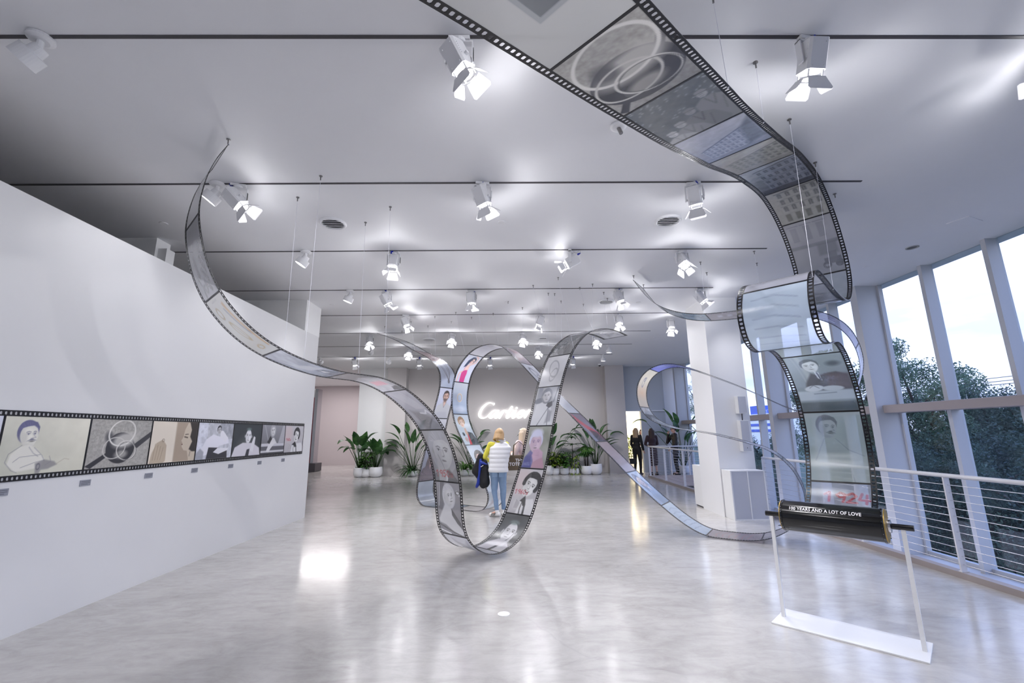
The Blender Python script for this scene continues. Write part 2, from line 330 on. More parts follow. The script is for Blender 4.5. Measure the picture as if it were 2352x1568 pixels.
MB().lathe([(.085, 0), (.085, -.008), (.065, -.010), (.06, -.002)], 28, cap=False).build('trim_ring', M['lampgrey'], t, smooth=True); MB().lathe([(.062, -.001), (.05, -.004)], 24).build('reflector', M['knob'], t)
for u, v, lab in ((376, 513, 'over the left wall near the big film curl'), (1152, 510, 'in the middle beyond the second track'), (1164, 693, 'left of centre past the fourth track'), (763, 699, 'beside the wall bulkhead'), (573+380-190, 699, ''), (1466, 694, 'near the right film tip'), (1503, 775, 'over the far right of the hall'), (1990, 612, 'beside the window wall'), (1203, 823, 'over the sign')):
    if not lab: continue
    p = ceil_pt(u, v); MBx = MB().lathe([(.05, 0), (.05, -.006), (.04, -.009)], 20).build('sprinkler_cover', M['lampwhite']); MBx.location = (p[0], p[1], HC)
    tag(MBx, 'small round white ceiling cover '+lab, 'sprinkler cover', 'small round ceiling covers')
p = ceil_pt(1374, 838); t = thing('security_camera', (p[0], p[1]-.3, HC), 'small dome security camera by the back right pier', 'security camera')
MB().lathe([(.07, 0), (.07, -.05), (.06, -.06)], 20).build('camera_base', M['lampwhite'], t); MB().sph((0, 0, -.06), (.05, .05, .045), 14).build('camera_dome', M['black'], t, smooth=True)
p = ceil_pt(2215, 510); t = MB().box(-.18, .18, -.12, .12, -.008, 0).build('access_panel', M['ceiling']); t.location = (p[0], p[1], HC); t.rotation_euler = (0, 0, .4); tag(t, 'flush access panel in the ceiling at right', 'access panel')
p = ceil_pt(1420, 288); t = thing('ceiling_spotlight_bracket', (p[0], p[1], HC), 'clear round ceiling rose with a small steel stub beside the big overhead film', 'ceiling fitting')
MB().lathe([(.07, 0), (.075, -.015), (.05, -.03)], 24).build('ceiling_rose', M['lampwhite'], t, smooth=True); MB().tube([(0, 0, -.02), (.02, -.01, -.09)], .018).build('stub', M['knob'], t)
p = floor_pt(1157, 1410); t = MB().lathe([(.055, 0), (.055, .004), (.045, .006), (.0, .006)], 24).build('floor_outlet', M['white']); t.location = (p[0], p[1], 0); tag(t, 'small round cover plate set in the concrete floor', 'floor outlet')
# lit sign on the back wall: the script letters as raised strokes
SG = {'C': [[(790,425,56),(812,395,46),(770,398,36),(690,368,40),(600,385,56),(500,450,72),(400,560,88),(335,680,92),(310,780,92),(345,855,72),(420,885,50),(500,870,40),(570,830,38),(630,770,40)]],
 'a': [[(960,635,56),(880,628,50),(800,632,50),(720,690,62),(660,780,80),(645,850,72),(690,882,56),(740,862,52),(800,790,50),(870,700,50),(930,640,60)],[(960,635,62),(900,740,74),(850,830,82),(852,878,62),(900,868,48),(960,800,44),(1020,725,44),(1085,645,44)]],
 'r': [[(1140,628,56),(1090,700,78),(1030,800,80),(985,876,78)],[(1090,700,40),(1160,634,50),(1215,645,62),(1212,690,62)]],
 't': [[(1408,508,84),(1350,600,88),(1280,720,90),(1235,830,88),(1240,876,64),(1300,858,48),(1370,790,44),(1430,705,44),(1490,635,40)],[(1255,640,34),(1340,615,42),(1440,604,32)]],
 'i': [[(1540,634,74),(1480,735,84),(1430,830,84),(1430,876,62),(1490,862,48),(1560,790,44),(1620,710,44)],[(1566,541,84),(1570,541,84)]],
 'e': [[(1650,752,36),(1740,742,42),(1812,700,56),(1828,645,58),(1780,617,48),(1700,640,58),(1630,720,76),(1595,805,84),(1620,868,60),(1690,866,50),(1770,805,44),(1840,735,44),(1905,650,40)]],
 'rr': [[(1985,612,68),(1940,700,84),(1880,800,84),(1842,858,80)],[(1930,700,42),(1995,636,50),(2070,640,64),(2072,688,62)]]}
sg = thing('wall_sign', (-.3, YB, 2.5), 'glowing white script sign reading Cartier on the back wall', 'sign')
def stroke_mesh(mb, pts, z0, z1, conv):
    P = np.array(pts, float); q = []
    for i in range(len(P)-1):
        n = 6
        p0 = P[max(i-1, 0)]; p1 = P[i]; p2 = P[i+1]; p3 = P[min(i+2, len(P)-1)]
        for k in range(n):
            t = k/n; q.append(.5*((2*p1)+(-p0+p2)*t+(2*p0-5*p1+4*p2-p3)*t*t+(-p0+3*p1-3*p2+p3)*t**3))
    q.append(P[-1]); q = np.array(q)
    for x, y, w in q[::2].tolist()+[q[-1].tolist()]:
        r = w/2; mb.prism([conv(x+r*math.cos(a*PI/6), y+r*math.sin(a*PI/6)) for a in range(11, -1, -1)], z0, z1, ROTY)
    for i in range(len(q)-1):
        d = q[i+1][:2]-q[i][:2]; l = np.hypot(*d)+1e-9; nx, ny = -d[1]/l, d[0]/l; a, b_ = q[i][2]/2, q[i+1][2]/2
        mb.prism([conv(q[i][0]+nx*a, q[i][1]+ny*a), conv(q[i][0]-nx*a, q[i][1]-ny*a), conv(q[i+1][0]-nx*b_, q[i+1][1]-ny*b_), conv(q[i+1][0]+nx*b_, q[i+1][1]+ny*b_)][::-1], z0, z1, ROTY)
ROTY = Matrix(((1, 0, 0, 0), (0, 0, -1, 0), (0, 1, 0, 0), (0, 0, 0, 1)))     # (x, height, depth) -> world
def sgconv(x, y):
    p = atY(1080+x/14.7, 900+y/14.7, YB-.05); return (p[0]+.3, p[2]-2.5)
for ch, strokes in SG.items():
    x = MB()
    for s_ in strokes: stroke_mesh(x, [(a, b_, w*.88) for a, b_, w in s_], .03, .07, sgconv)
    x.build('letter', M['sign'], sg)
p = thing('tmp'); bpy.data.objects.remove(p)
# left: tall mirrored panels with red edges on a grey block and a round black mat
t = thing('floor_mat', (-10.5, 20.9, 0), 'round black mat on the floor beyond the end of the left wall', 'mat'); MB().lathe([(1.55, 0), (1.55, .012)], 48).build('mat_disc', M['dark'], t)
t = thing('mirror_sculpture', (-9.6, 21, .012), 'tall mirrored slabs with dark red edges on a grey block beyond the left wall', 'sculpture')
MB().box(-.8, .62, -.3, .4, 0, .36).build('base_block', M['darkgrey'], t)
for i, xx in enumerate((-.55, -.14, .25)):
    MB().box(xx, xx+.045, -.2, .3, .36, 3.35).build('red_edge', M['red'], t); MB().box(xx+.046, xx+.20, -.16, .3, .36, 3.75).build('mirror_slab', M['mirror'], t)
    MB().box(xx+.0, xx+.045, -.2, .3, 3.36, 3.75).build('grey_edge', M['lampgrey'], t)
# railing along the floor edge (posts, rail, eleven cables) and around the back of the void
def railing(name, P, lab, posts):
    t = thing(name, (P[0][0], P[0][1], .0), lab, 'railing', 'white cable railings round the void')
    def loc(p, z=0): return (p[0]-P[0][0], p[1]-P[0][1], z)
    x = MB(); x.tube([loc(p, 1.075) for p in P], .024, 12); x.build('handrail', M['rail'], t, smooth=True)
    a, b_ = Vector((*P[0], 0)), Vector((*P[-1], 0)); d = (b_-a).normalized(); n = Vector((-d.y, d.x, 0))
    for s_ in posts:
        p = a+d*s_-Vector((*P[0], 0)); Mx = Matrix(((d.x, n.x, 0, p.x), (d.y, n.y, 0, p.y), (0, 0, 1, 0), (0, 0, 0, 1)))
        x = MB(); x.box(-.009, .009, -.032, .032, 0.06, 1.055, Mx); x.box(-.02, .02, -.04, .04, 0.055, .075, Mx); x.build('post', M['rail'], t)
    L_ = (b_-a).length
    for i in range(11):
        z = .14+i*.0835; x = MB(); x.tube([loc(P[0], z), loc(P[-1], z)], .0035, 6); x.build('cable', M['cable'], t)
railing('cable_railing', [(4.90, -1.0), (4.90, 9.0)], 'white railing with steel cables along the right floor edge before the windows', [.2, 1.85, 3.05, 4.6, 6.24, 7.62, 9.98])
railing('cable_railing', [(4.90, 11.6), (4.90, 16.5)], 'white cable railing receding behind the white column towards the far door', [.15, 1.6, 3.2, 4.85])
railing('cable_railing', [(4.95, 16.54), (7.05, 16.54)], 'far cross railing in front of the man in the leather jacket', [.1, .75, 1.4, 2.05])
# ================================================================ pictures, painted as colours on fine panels
class Pic:
    def __init__(s, nx, ny, asp, bg=(.8, .8, .8), a=.8):
        gx, gy = np.meshgrid(np.linspace(0, 1, nx+1), np.linspace(0, 1, ny+1)); s.asp = asp; s.x = gx.ravel()*asp; s.y = gy.ravel()
        s.c = np.tile(np.array(bg, float), (len(s.x), 1)); s.a = np.full(len(s.x), float(a)); s.px = max(asp/nx, 1/ny)*1.1
    def put(s, m, col, op=1, a=None):
        m = m*op; s.c = s.c*(1-m[:, None])+np.array(col, float)*m[:, None]
        if a is not None: s.a = s.a*(1-m)+a*m
        return s
    def el(s, cx, cy, rx, ry, col, rot=0, op=1, soft=None, a=None):
        c, n = math.cos(rot), math.sin(rot); dx = s.x-cx*s.asp; dy = s.y-cy; X = dx*c+dy*n; Y = -dx*n+dy*c
        d = (np.sqrt((X/rx)**2+(Y/ry)**2)-1)*min(rx, ry); return s.put(np.clip(.5-d/(soft or s.px), 0, 1), col, op, a)
    def ring(s, cx, cy, rx, ry, w, col, rot=0, op=1, soft=None):
        c, n = math.cos(rot), math.sin(rot); dx = s.x-cx*s.asp; dy = s.y-cy; X = dx*c+dy*n; Y = -dx*n+dy*c
        d = abs((np.sqrt((X/rx)**2+(Y/ry)**2)-1)*min(rx, ry))-w/2; return s.put(np.clip(.5-d/(soft or s.px), 0, 1), col, op)
    def segd(s, pts):
        d = np.full(len(s.x), 9.)
        for (x0, y0), (x1, y1) in zip(pts[:-1], pts[1:]):
            x0 *= s.asp; x1 *= s.asp; ex, ey = x1-x0, y1-y0; t = np.clip(((s.x-x0)*ex+(s.y-y0)*ey)/(ex*ex+ey*ey+1e-9), 0, 1); d = np.minimum(d, np.hypot(s.x-x0-t*ex, s.y-y0-t*ey))
        return d
    def line(s, pts, w, col, op=1, soft=None): return s.put(np.clip(.5-(s.segd(pts)-w/2)/(soft or s.px), 0, 1), col, op)
    def poly(s, pts, col, op=1, soft=None, a=None):
        ins = np.zeros(len(s.x), bool); n = len(pts)
        for i in range(n):
            x0, y0 = pts[i]; x1, y1 = pts[(i+1) % n]; x0 *= s.asp; x1 *= s.asp
            if y0 == y1: continue
            ins ^= ((y0 > s.y) != (y1 > s.y)) & (s.x < (x1-x0)*(s.y-y0)/(y1-y0)+x0)
        d = s.segd(list(pts)+[pts[0]]); d = np.where(ins, -d, d); return s.put(np.clip(.5-d/(soft or s.px), 0, 1), col, op, a)
    def rect(s, x0, y0, x1, y1, col, op=1, **k): return s.poly([(x0, y0), (x1, y0), (x1, y1), (x0, y1)], col, op, **k)
    def grad(s, c0, c1, ax='y', op=1):
        t = (s.y if ax == 'y' else s.x/s.asp)[:, None]; s.c = s.c*(1-op)+(np.array(c0)*(1-t)+np.array(c1)*t)*op; return s
    def noise(s, amp, fr=6, seed=0):
        r = np.random.default_rng(seed); v = 0
        for o in range(3):
            g = r.random((40, 40)); X = s.x*fr*2**o % 38; Y = s.y*fr*2**o % 38; i = X.astype(int); j = Y.astype(int); fx, fy = X-i, Y-j
            fx = fx*fx*(3-2*fx); fy = fy*fy*(3-2*fy); v = v+(g[j, i]*(1-fx)*(1-fy)+g[j, i+1]*fx*(1-fy)+g[j+1, i]*(1-fx)*fy+g[j+1, i+1]*fx*fy-.5)/1.8**o
        s.c = np.clip(s.c+v[:, None]*amp, 0, 1); return s
    def text(s, t, x, y, h, w, col, op=1, slant=.12):
        G = {'1': [[(.15, .75), (.5, 1), (.5, 0)]], '9': [[(.8, .6), (.45, .5), (.2, .75), (.5, 1), (.8, .85), (.8, .55), (.7, 0)]], '2': [[(.15, .8), (.5, 1), (.8, .75), (.15, 0), (.85, 0)]], '4': [[(.35, 1), (.15, .35), (.9, .35)], [(.7, .9), (.68, -.05)]],
             '5': [[(.8, 1), (.3, 1), (.25, .55), (.6, .6), (.8, .3), (.5, 0), (.15, .1)]], '0': [[(.5, 1), (.2, .7), (.2, .3), (.5, 0), (.8, .3), (.8, .7), (.5, 1)]], '6': [[(.7, 1), (.3, .6), (.2, .2), (.5, 0), (.8, .2), (.6, .5), (.25, .35)]], 's': [[(.7, .5), (.35, .5), (.35, .3), (.7, .2), (.6, 0), (.25, .03)]]}
        for i, ch in enumerate(t):
            for st_ in G[ch]: s.line([(x+(i*.85+a+slant*b)*h/s.asp, y+b*h) for a, b in st_], w, col, op)
        return s
def person_pic(P, cx, cy, h, skin=(.8, .8, .8), hair=(.2, .2, .22), cloth=(.3, .3, .33), tilt=0, style='short', mous=False, ink=(.15, .15, .17), lips=None, w=.74, prof=0, body=True, smile=False, beard=False, op=1):
    """head and shoulders; cx, cy = face centre, h = face height, tilt = lean, prof = turn of the face to one side"""
    c, n = math.cos(tilt), math.sin(tilt)
    def L(a, b): return ((cx*P.asp+h*(a*c-b*n))/P.asp, cy+h*(a*n+b*c))
    rx, ry = h*w/2, h/2; sh = tuple(k*.8 for k in skin)
    if style in ('long', 'bob'):
        P.el(*L(0, .02), rx*1.45, ry*(1.32 if style == 'bob' else 1.5), hair, tilt, op)
        if style == 'long': P.poly([L(-.55, .1), L(.55, .1), L(.62, -1.0), L(.2, -1.1), L(-.25, -1.1), L(-.66, -1.0)], hair, op, soft=.02)
    if body:
        P.poly([L(-.2, -.25), L(.2, -.25), L(.24, -.8), L(-.24, -.8)], sh, op)
        P.poly([L(-.25, -.62), L(.25, -.62), L(.95, -.95), L(1.15, -1.6), L(1.2, -2.6), L(-1.2, -2.6), L(-1.15, -1.6), L(-.95, -.95)], cloth, op, soft=.015)
        P.poly([L(-.16, -.6), L(.16, -.6), L(.0, -1.05)], tuple(min(1, k*1.12) for k in skin), op)
        P.line([L(-.22, -.62), L(0, -1.15), L(.22, -.62)], .03*h, ink, .45*op)
    P.el(*L(-.40+prof*.1, -.02), h*.06, h*.10, sh, tilt, op)
    P.el(*L(.40+prof*.1, -.02), h*.06, h*.10, sh, tilt, op) if abs(prof) < .5 else None
    if style in ('short', 'curly'): P.el(*L(-.03*prof, .13), rx*1.16, ry*1.0, hair, tilt, op)
    P.el(*L(.0+.03*prof, .0), rx*.98, ry*.93, skin, tilt, op); P.el(*L(prof*.06, -.2), rx*.72, ry*.62, skin, tilt, op)
    P.el(*L(-.22 if prof >= 0 else .22, -.05), rx*.5, ry*.7, sh, tilt, .28*op, soft=.12*h)
    # hair cap
    if style == 'short': P.line([L(-.40, .0), L(-.38, .22)], h*.07, hair, op)
    if style != 'none':
        P.poly([L(-.40, .02), L(-.42, .30), L(-.30, .52), L(0, .60), L(.30, .53), L(.42, .32), L(.40, .10), L(.34, .27), L(.18, .39), L(-.05, .36), L(-.26, .30), L(-.34, .16)], hair, op, soft=.03*h)
        if style == 'curly':
            r = random.Random(3)
            for i in range(26):
                a = PI*(1.12-1.24*i/25); P.el(*L(.42*math.cos(a), .12+.46*math.sin(a)), h*.10, h*.09, tuple(k*(.8+.3*(i % 3)) for k in hair), 0, op)
    P.el(*L(.12, -.12), rx*.40, ry*.34, tuple(min(1, k*1.07) for k in skin), tilt, .6*op, soft=.10*h); P.el(*L(0, .17), rx*.55, ry*.22, tuple(min(1, k*1.06) for k in skin), tilt, .6*op, soft=.08*h)
    P.el(*L(0, -.43), rx*.42, ry*.14, sh, tilt, .35*op, soft=.07*h)
    if style != 'none':
        rs = random.Random(int(cx*1000+h*77))
        for i in range(12):
            rv = .75+.6*rs.random(); a = PI*(.08+.84*i/11); e_ = (.38+.16*rs.random()); P.line([L(.30*math.cos(a), .26+.12*math.sin(a)), L(.42*math.cos(a+.15), .18+e_*math.sin(a)*.9)], h*.012, tuple(min(1, k*rv+.02) for k in hair), .5*op, soft=.02*h)
    ex = prof*.15
    for q0 in (-1, 1):
        q = q0*(.62 if q0*prof > .3 else 1)
        P.el(*L(q*.16+ex, .06), h*.085, h*.055, sh, tilt, .4*op, soft=.05*h); P.el(*L(q*.16+ex, .04), h*.062, h*.030, tuple(min(1, k*1.12) for k in skin), tilt, op); P.el(*L(q*.16+ex, .04), h*.030, h*.030, ink, tilt, op)
        P.line([L(q*.24+ex, .12), L(q*.15+ex, .15), L(q*.07+ex, .12)], h*.028, ink, .75*op); P.line([L(q*.22+ex, .055), L(q*.15+ex, .075), L(q*.09+ex, .05)], h*.016, ink, .8*op)
    if abs(prof) > .5: P.poly([L(ex, .05), L(ex*2.5, -.12), L(ex*2.2, -.16), L(ex, -.16)], skin, op, soft=.02*h)
    P.line([L(.01+ex, .06), L(.05+ex*1.7, -.12), L(-.02+ex, -.14)], h*.022, ink, .45*op); P.el(*L(.0+ex, -.15), h*.06, h*.02, ink, tilt, .25*op)
    lc = lips or tuple(k*.55 for k in skin)
    if smile: P.poly([L(-.16+ex, -.23), L(.16+ex, -.21), L(.10+ex, -.32), L(-.04+ex, -.35)], ink, .9*op); P.poly([L(-.13+ex, -.235), L(.13+ex, -.22), L(.06+ex, -.285), L(-.06+ex, -.29)], (.96, .96, .95), op)
    else: P.el(*L(ex, -.27), h*.10, h*.028, lc, tilt, op)
    if mous: P.poly([L(-.2+ex, -.26), L(-.04+ex, -.165), L(.04+ex, -.165), L(.2+ex, -.25), L(.08+ex, -.225), L(-.08+ex, -.225)], ink, .9*op, soft=.03*h)
    if beard: P.poly([L(-.36, -.08), L(-.3, -.36), L(0, -.52), L(.3, -.36), L(.36, -.08), L(.2, -.2), L(-.2, -.2)], hair, .6*op, soft=.08*h)
    return P
def facade(P, x0, y0, x1, y1, nx, nyr, wall, ink, arch=False, slope=0):
    P.poly([(x0, y0), (x1, y0), (x1, y1+slope), (x0, y1)], wall, soft=.01)
    for j in range(nyr):
        for i in range(nx):
            a = x0+(x1-x0)*(i+.25)/nx; b = x0+(x1-x0)*(i+.75)/nx; t = (i+.5)/nx; h0 = y0+(y1+slope*t-y0)*(j+.2)/nyr; h1 = y0+(y1+slope*t-y0)*(j+.75)/nyr
            P.rect(a, h0, b, h1, ink, .75)
            if arch: P.el((a+b)/2, h1, (b-a)/2*P.asp, (b-a)/2*P.asp, ink, 0, .75)
            P.line([((a+b)/2, h0), ((a+b)/2, h1)], .006, wall, .8)
        hy = y0+(y1-y0)*(j+.92)/nyr; P.line([(x0, hy), (x1, hy+slope*(j+.92)/nyr)], .010, ink, .6)
    P.line([(x0, y1), (x1, y1+slope)], .02, ink, .8)
g3 = lambda v, t=(0, 0, 0): (v+t[0], v+t[1], v+t[2])
def rings(P, bg=(.66, .65, .63), a=.85):
    P.c[:] = bg; P.noise(.10, 30, 3); P.el(.5, .40, .36, .33, (.20, .20, .22)); P.poly([(.0, .05), (.32, .34), (.36, .28), (.08, .0)], (.2, .2, .22)); P.poly([(.70, .45), (1, .75), (1, .62), (.78, .38)], (.25, .25, .27))
    P.el(.55, .56, .30, .16, (.78, .77, .75), .2, .9, .1); P.el(.52, .26, .16, .09, (.70, .69, .67), .1, .8, .06); P.el(.30, .62, .10, .12, (.30, .30, .32), .3, .8, .08)
    P.ring(.5, .72, .33, .27, .028, (.88, .87, .85), .3); P.ring(.40, .40, .27, .22, .02, (.80, .79, .77), .2); P.ring(.60, .34, .25, .20, .018, (.86, .85, .83), -.3); P.ring(.62, .33, .24, .19, .006, (.3, .3, .3), -.3)
def phone_woman(P, a=.85, txt='1960s'):
    P.grad((.72, .71, .73), (.80, .79, .81)); P.el(.2, .7, .3, .3, (.86, .78, .78), 0, .6, .2); P.poly([(.35, 0), (.40, .3), (.9, .35), (1, .2), (1, 0)], (.88, .88, .89), 1, .03)
    person_pic(P, .62, .62, .50, (.90, .90, .90), (.15, .15, .17), (.85, .85, .86), -.38, 'curly', smile=True, body=False)
    P.poly([(.38, .28), (.56, .40), (.62, .30), (.66, .20), (.55, .18), (.5, .26)], (.13, .13, .15), 1, .02); P.line([(.50, .28), (.47, .12), (.50, 0)], .022, (.2, .2, .22)); P.line([(.62, .22), (.66, 0)], .05, (.18, .18, .2))
    P.el(.28, .20, .09, .12, (.78, .77, .78), .3, .8, .05)
    for i in range(4): P.line([(.22+.04*i, .12), (.25+.045*i, .30-.02*i)], .012, (.45, .44, .46), .7)
    P.text(txt, .04, .43, .095, .012, (.72, .18, .24), .95)
def seated_moustache(P):
    P.grad((.79, .79, .73), (.90, .89, .84)); P.grad((.80, .80, .74), (.93, .91, .84), 'x', .5); P.noise(.03, 5, 2)
    person_pic(P, .27, .68, .42, (.90, .89, .85), (.42, .42, .55), (.88, .87, .82), .06, 'short', True, (.38, .38, .48), prof=1, body=False)
    P.poly([(.20, .48), (.30, .52), (.40, .42), (.50, .25), (.46, .10), (.2, .05), (.1, .18), (.12, .35)], (.91, .90, .86), 1, .03)
    for q in ([(.22, .5), (.10, .36), (.08, .22), (.16, .08), (.22, .04)], [(.3, .47), (.36, .36), (.42, .30)], [(.36, .46), (.46, .32), (.50, .22)], [(.16, .22), (.22, .30), (.44, .33)], [(.55, .3), (.58, .2), (.52, .14)], [(.25, .12), (.4, .2), (.5, .23)]): P.line(q, .008, (.45, .45, .50), .7)
    P.poly([(.40, .18), (.50, .24), (.62, .20), (.66, .14), (.56, .07), (.48, .06), (.46, .0), (.42, .0)], (.55, .54, .55), .8, .03); P.line([(.65, .15), (.74, .24), (.8, .22)], .01, (.7, .66, .58), .7); P.ring(.44, .12, .03, .05, .012, (.35, .35, .4), 0, .8)
def desk_man(P):
    P.grad((.50, .55, .57), (.62, .68, .70)); P.noise(.03, 4, 5); P.line([(.22, 1), (.32, .45)], .05, (.70, .74, .75), .7, .03); P.line([(.12, 1), (.24, .4)], .02, (.66, .7, .72), .6)
    P.el(.80, .78, .07, .05, (.36, .40, .43), 0, .9, .05)
    P.poly([(.18, .34), (.22, .45), (.36, .62), (.46, .58), (.60, .60), (.80, .62), (.98, .56), (1, .3), (.2, .3)], (.33, .34, .36), 1, .03); P.poly([(.62, .60), (1, .58), (1, .32), (.6, .35)], (.40, .37, .39), .8, .06)
    person_pic(P, .40, .76, .24, (.86, .90, .91), (.42, .46, .48), (.3, .3, .32), .12, 'short', ink=(.25, .28, .31), body=False)
    P.poly([(.42, .66), (.50, .62), (.52, .48), (.46, .52)], (.86, .90, .92)); P.line([(.47, .62), (.50, .50)], .018, (.3, .32, .36))
    P.rect(0, .16, 1, .31, (.72, .77, .80), soft=.03); P.el(.33, .35, .11, .05, (.78, .82, .84), .1); P.el(.66, .34, .12, .04, (.74, .78, .80), -.05); P.line([(.3, .26), (.7, .27)], .012, (.5, .54, .58)); P.line([(.25, .36), (.33, .4), (.42, .35)], .008, (.4, .42, .46))
    P.rect(0, 0, 1, .13, (.33, .38, .40), soft=.02)
def blond50(P):
    P.grad((.48, .47, .49), (.58, .57, .59)); P.poly([(.12, 1), (.05, .1), (.3, 0), (.95, 0), (1, .6), (.9, 1)], (.60, .60, .62), .6, .1)
    P.el(.58, .62, .36, .42, (.60, .60, .62), -.1, .9, .06); person_pic(P, .58, .56, .66, (.72, .72, .73), (.62, .62, .64), (.40, .40, .42), -.14, 'bob', ink=(.25, .25, .27), body=True, lips=(.45, .44, .46), w=.78)
    P.poly([(.18, 0), (.22, .35), (.34, .52), (.46, .40), (.52, .22), (.48, 0)], (.66, .66, .67), 1, .03); P.line([(.34, .5), (.46, .28), (.5, .2)], .012, (.4, .4, .42), .7)
    P.poly([(.60, 0), (.55, .2), (.70, .22), (.98, .0)], (.33, .33, .35), .9, .04); P.text('1950s', .05, .08, .12, .016, (.62, .12, .16), .9)
def car_woman(P):
    P.grad((.50, .49, .51), (.62, .61, .63)); P.poly([(.1, 1), (.02, .5), (.25, .45), (.35, 1)], (.40, .40, .42), .7, .03); P.line([(.14, 1), (.08, .55)], .02, (.8, .8, .82))
    person_pic(P, .52, .74, .36, (.84, .84, .85), (.80, .80, .82), (.3, .3, .3), .2, 'bob', ink=(.3, .3, .32), body=False, prof=1)
    P.poly([(.04, .30), (.35, .60), (.5, .56), (.62, .5), (.92, .2), (1, .1), (.9, 0), (.1, 0)], (.82, .82, .83), 1, .03); P.poly([(.60, .52), (.72, .44), (.96, .26), (.98, .16), (.8, .26), (.62, .40)], (.25, .25, .27), 1, .02)
    P.poly([(0, .24), (.3, .20), (.62, .06), (.9, .0), (0, 0)], (.50, .50, .53), 1, .03); P.line([(0, .20), (.5, .08), (.9, .0)], .03, (.22, .22, .24)); P.line([(0, .08), (.4, .02)], .03, (.9, .9, .92)); P.line([(.86, .84), (.98, .78)], .05, (.86, .86, .88)); P.ring(.9, .82, .06, .03, .01, (.3, .3, .3))
def bald_man(P, dark=(.22, .24, .26)):
    P.c[:] = dark; P.el(.5, .1, .5, .5, g3(.45), 0, .6, .4); P.poly([(0, 0), (.08, .28), (.34, .42), (.70, .40), (.95, .24), (1, 0)], (.84, .83, .86), 1, .03)
    person_pic(P, .52, .62, .46, (.90, .90, .92), (.45, .47, .49), (.8, .8, .8), -.06, 'none', ink=(.2, .2, .22), body=False, w=.68); P.el(.52, .84, .13, .05, (.45, .52, .52), 0, .8, .04)
    P.poly([(.62, .18), (.66, .42), (.72, .62), (.78, .58), (.77, .38), (.72, .1)], (.88, .88, .9), 1, .02); P.line([(.66, .42), (.72, .62)], .01, (.4, .4, .42)); P.poly([(.46, 0), (.5, .2), (.6, .22), (.58, 0)], (.25, .25, .28), 1, .02)
def colour_man(P):
    P.grad((.60, .60, .58), (.66, .67, .64)); P.noise(.08, 3, 8); P.poly([(0, 0), (.05, .25), (.25, .42), (.5, .3), (.45, 0)], (.35, .37, .62), 1, .03); P.poly([(.42, 0), (.45, .25), (.8, .3), (.95, .05), (.95, 0)], (.74, .58, .66), 1, .03)
    person_pic(P, .42, .60, .46, (.84, .74, .82), (.86, .87, .98), (.4, .4, .6), .06, 'short', ink=(.45, .38, .55), body=False, w=.78); P.el(.42, .84, .17, .10, (.88, .89, .99), 0, .95, .06)
    P.poly([(.35, .30), (.40, .44), (.62, .46), (.80, .38), (.82, .26), (.6, .2), (.45, .14)], (.80, .66, .76), 1, .03)
    for i in range(4): P.line([(.36+.01*i, .42-.035*i), (.64, .40-.035*i)], .008, (.6, .46, .58), .7)
def photographer(P):
    P.grad((.86, .86, .88), (.72, .73, .76)); P.poly([(.08, 1), (.06, .6), (.3, .62), (.26, 1)], (.58, .6, .65), .8, .03); P.line([(.95, 1), (.85, .6)], .03, (.5, .52, .56)); P.poly([(.0, 0), (.1, .55), (.45, .62), (.75, .5), (.9, .2), (.95, 0)], (.90, .91, .93), 1, .03)
    P.el(.18, .64, .16, .07, (.42, .44, .50), .2, .9, .02); person_pic(P, .50, .76, .32, (.88, .88, .9), (.55, .56, .6), (.9, .9, .92), .1, 'bob', ink=(.3, .3, .34), body=False)
    P.line([(.66, .45), (.30, .0)], .018, (.45, .46, .5)); P.line([(.66, .45), (.74, .0)], .018, (.45, .46, .5)); P.poly([(.55, .5), (.6, .58), (.8, .62), (.82, .5), (.7, .44)], (.28, .29, .33), 1, .02); P.poly([(.62, .05), (.7, .4), (.85, .35), (.86, .1)], (.55, .56, .6), .7, .05)
def men4(P):
    P.c[:] = (.40, .42, .43); P.noise(.08, 14, 4)
    r = random.Random(5)
    for i in range(60): P.el(r.random(), .45+.55*r.random(), .012, .006, (.75, .77, .78), r.random())
    for x, y, c in ((.82, .70, .58), (.56, .50, .52), (.34, .34, .62), (.15, .22, .76)):
        P.poly([(x-.20, 0), (x-.17, y-.16), (x-.06, y-.08), (x+.08, y-.07), (x+.22, y-.16), (x+.34, y-.42), (x+.30, 0)], g3(c), 1, .02); P.line([(x-.02, y-.1), (x+.04, y-.28), (x+.10, y-.1)], .012, g3(c-.18), .8); P.line([(x+.16, y-.2), (x+.1, y-.45)], .01, g3(c-.15), .7)
        P.el(x, y, .045, .06, g3(c+.14)); P.poly([(x-.075, y+.03), (x-.06, y+.075), (x+.03, y+.085), (x+.075, y+.045), (x+.06, y+.02)], g3(c+.04), 1, .01); P.line([(x-.08, y+.028), (x+.07, y+.022)], .01, g3(.3), .8); P.line([(x-.035, y), (x+.01, y)], .008, g3(.34), .7); P.line([(x-.03, y-.03), (x+.01, y-.032)], .006, g3(.34), .7)
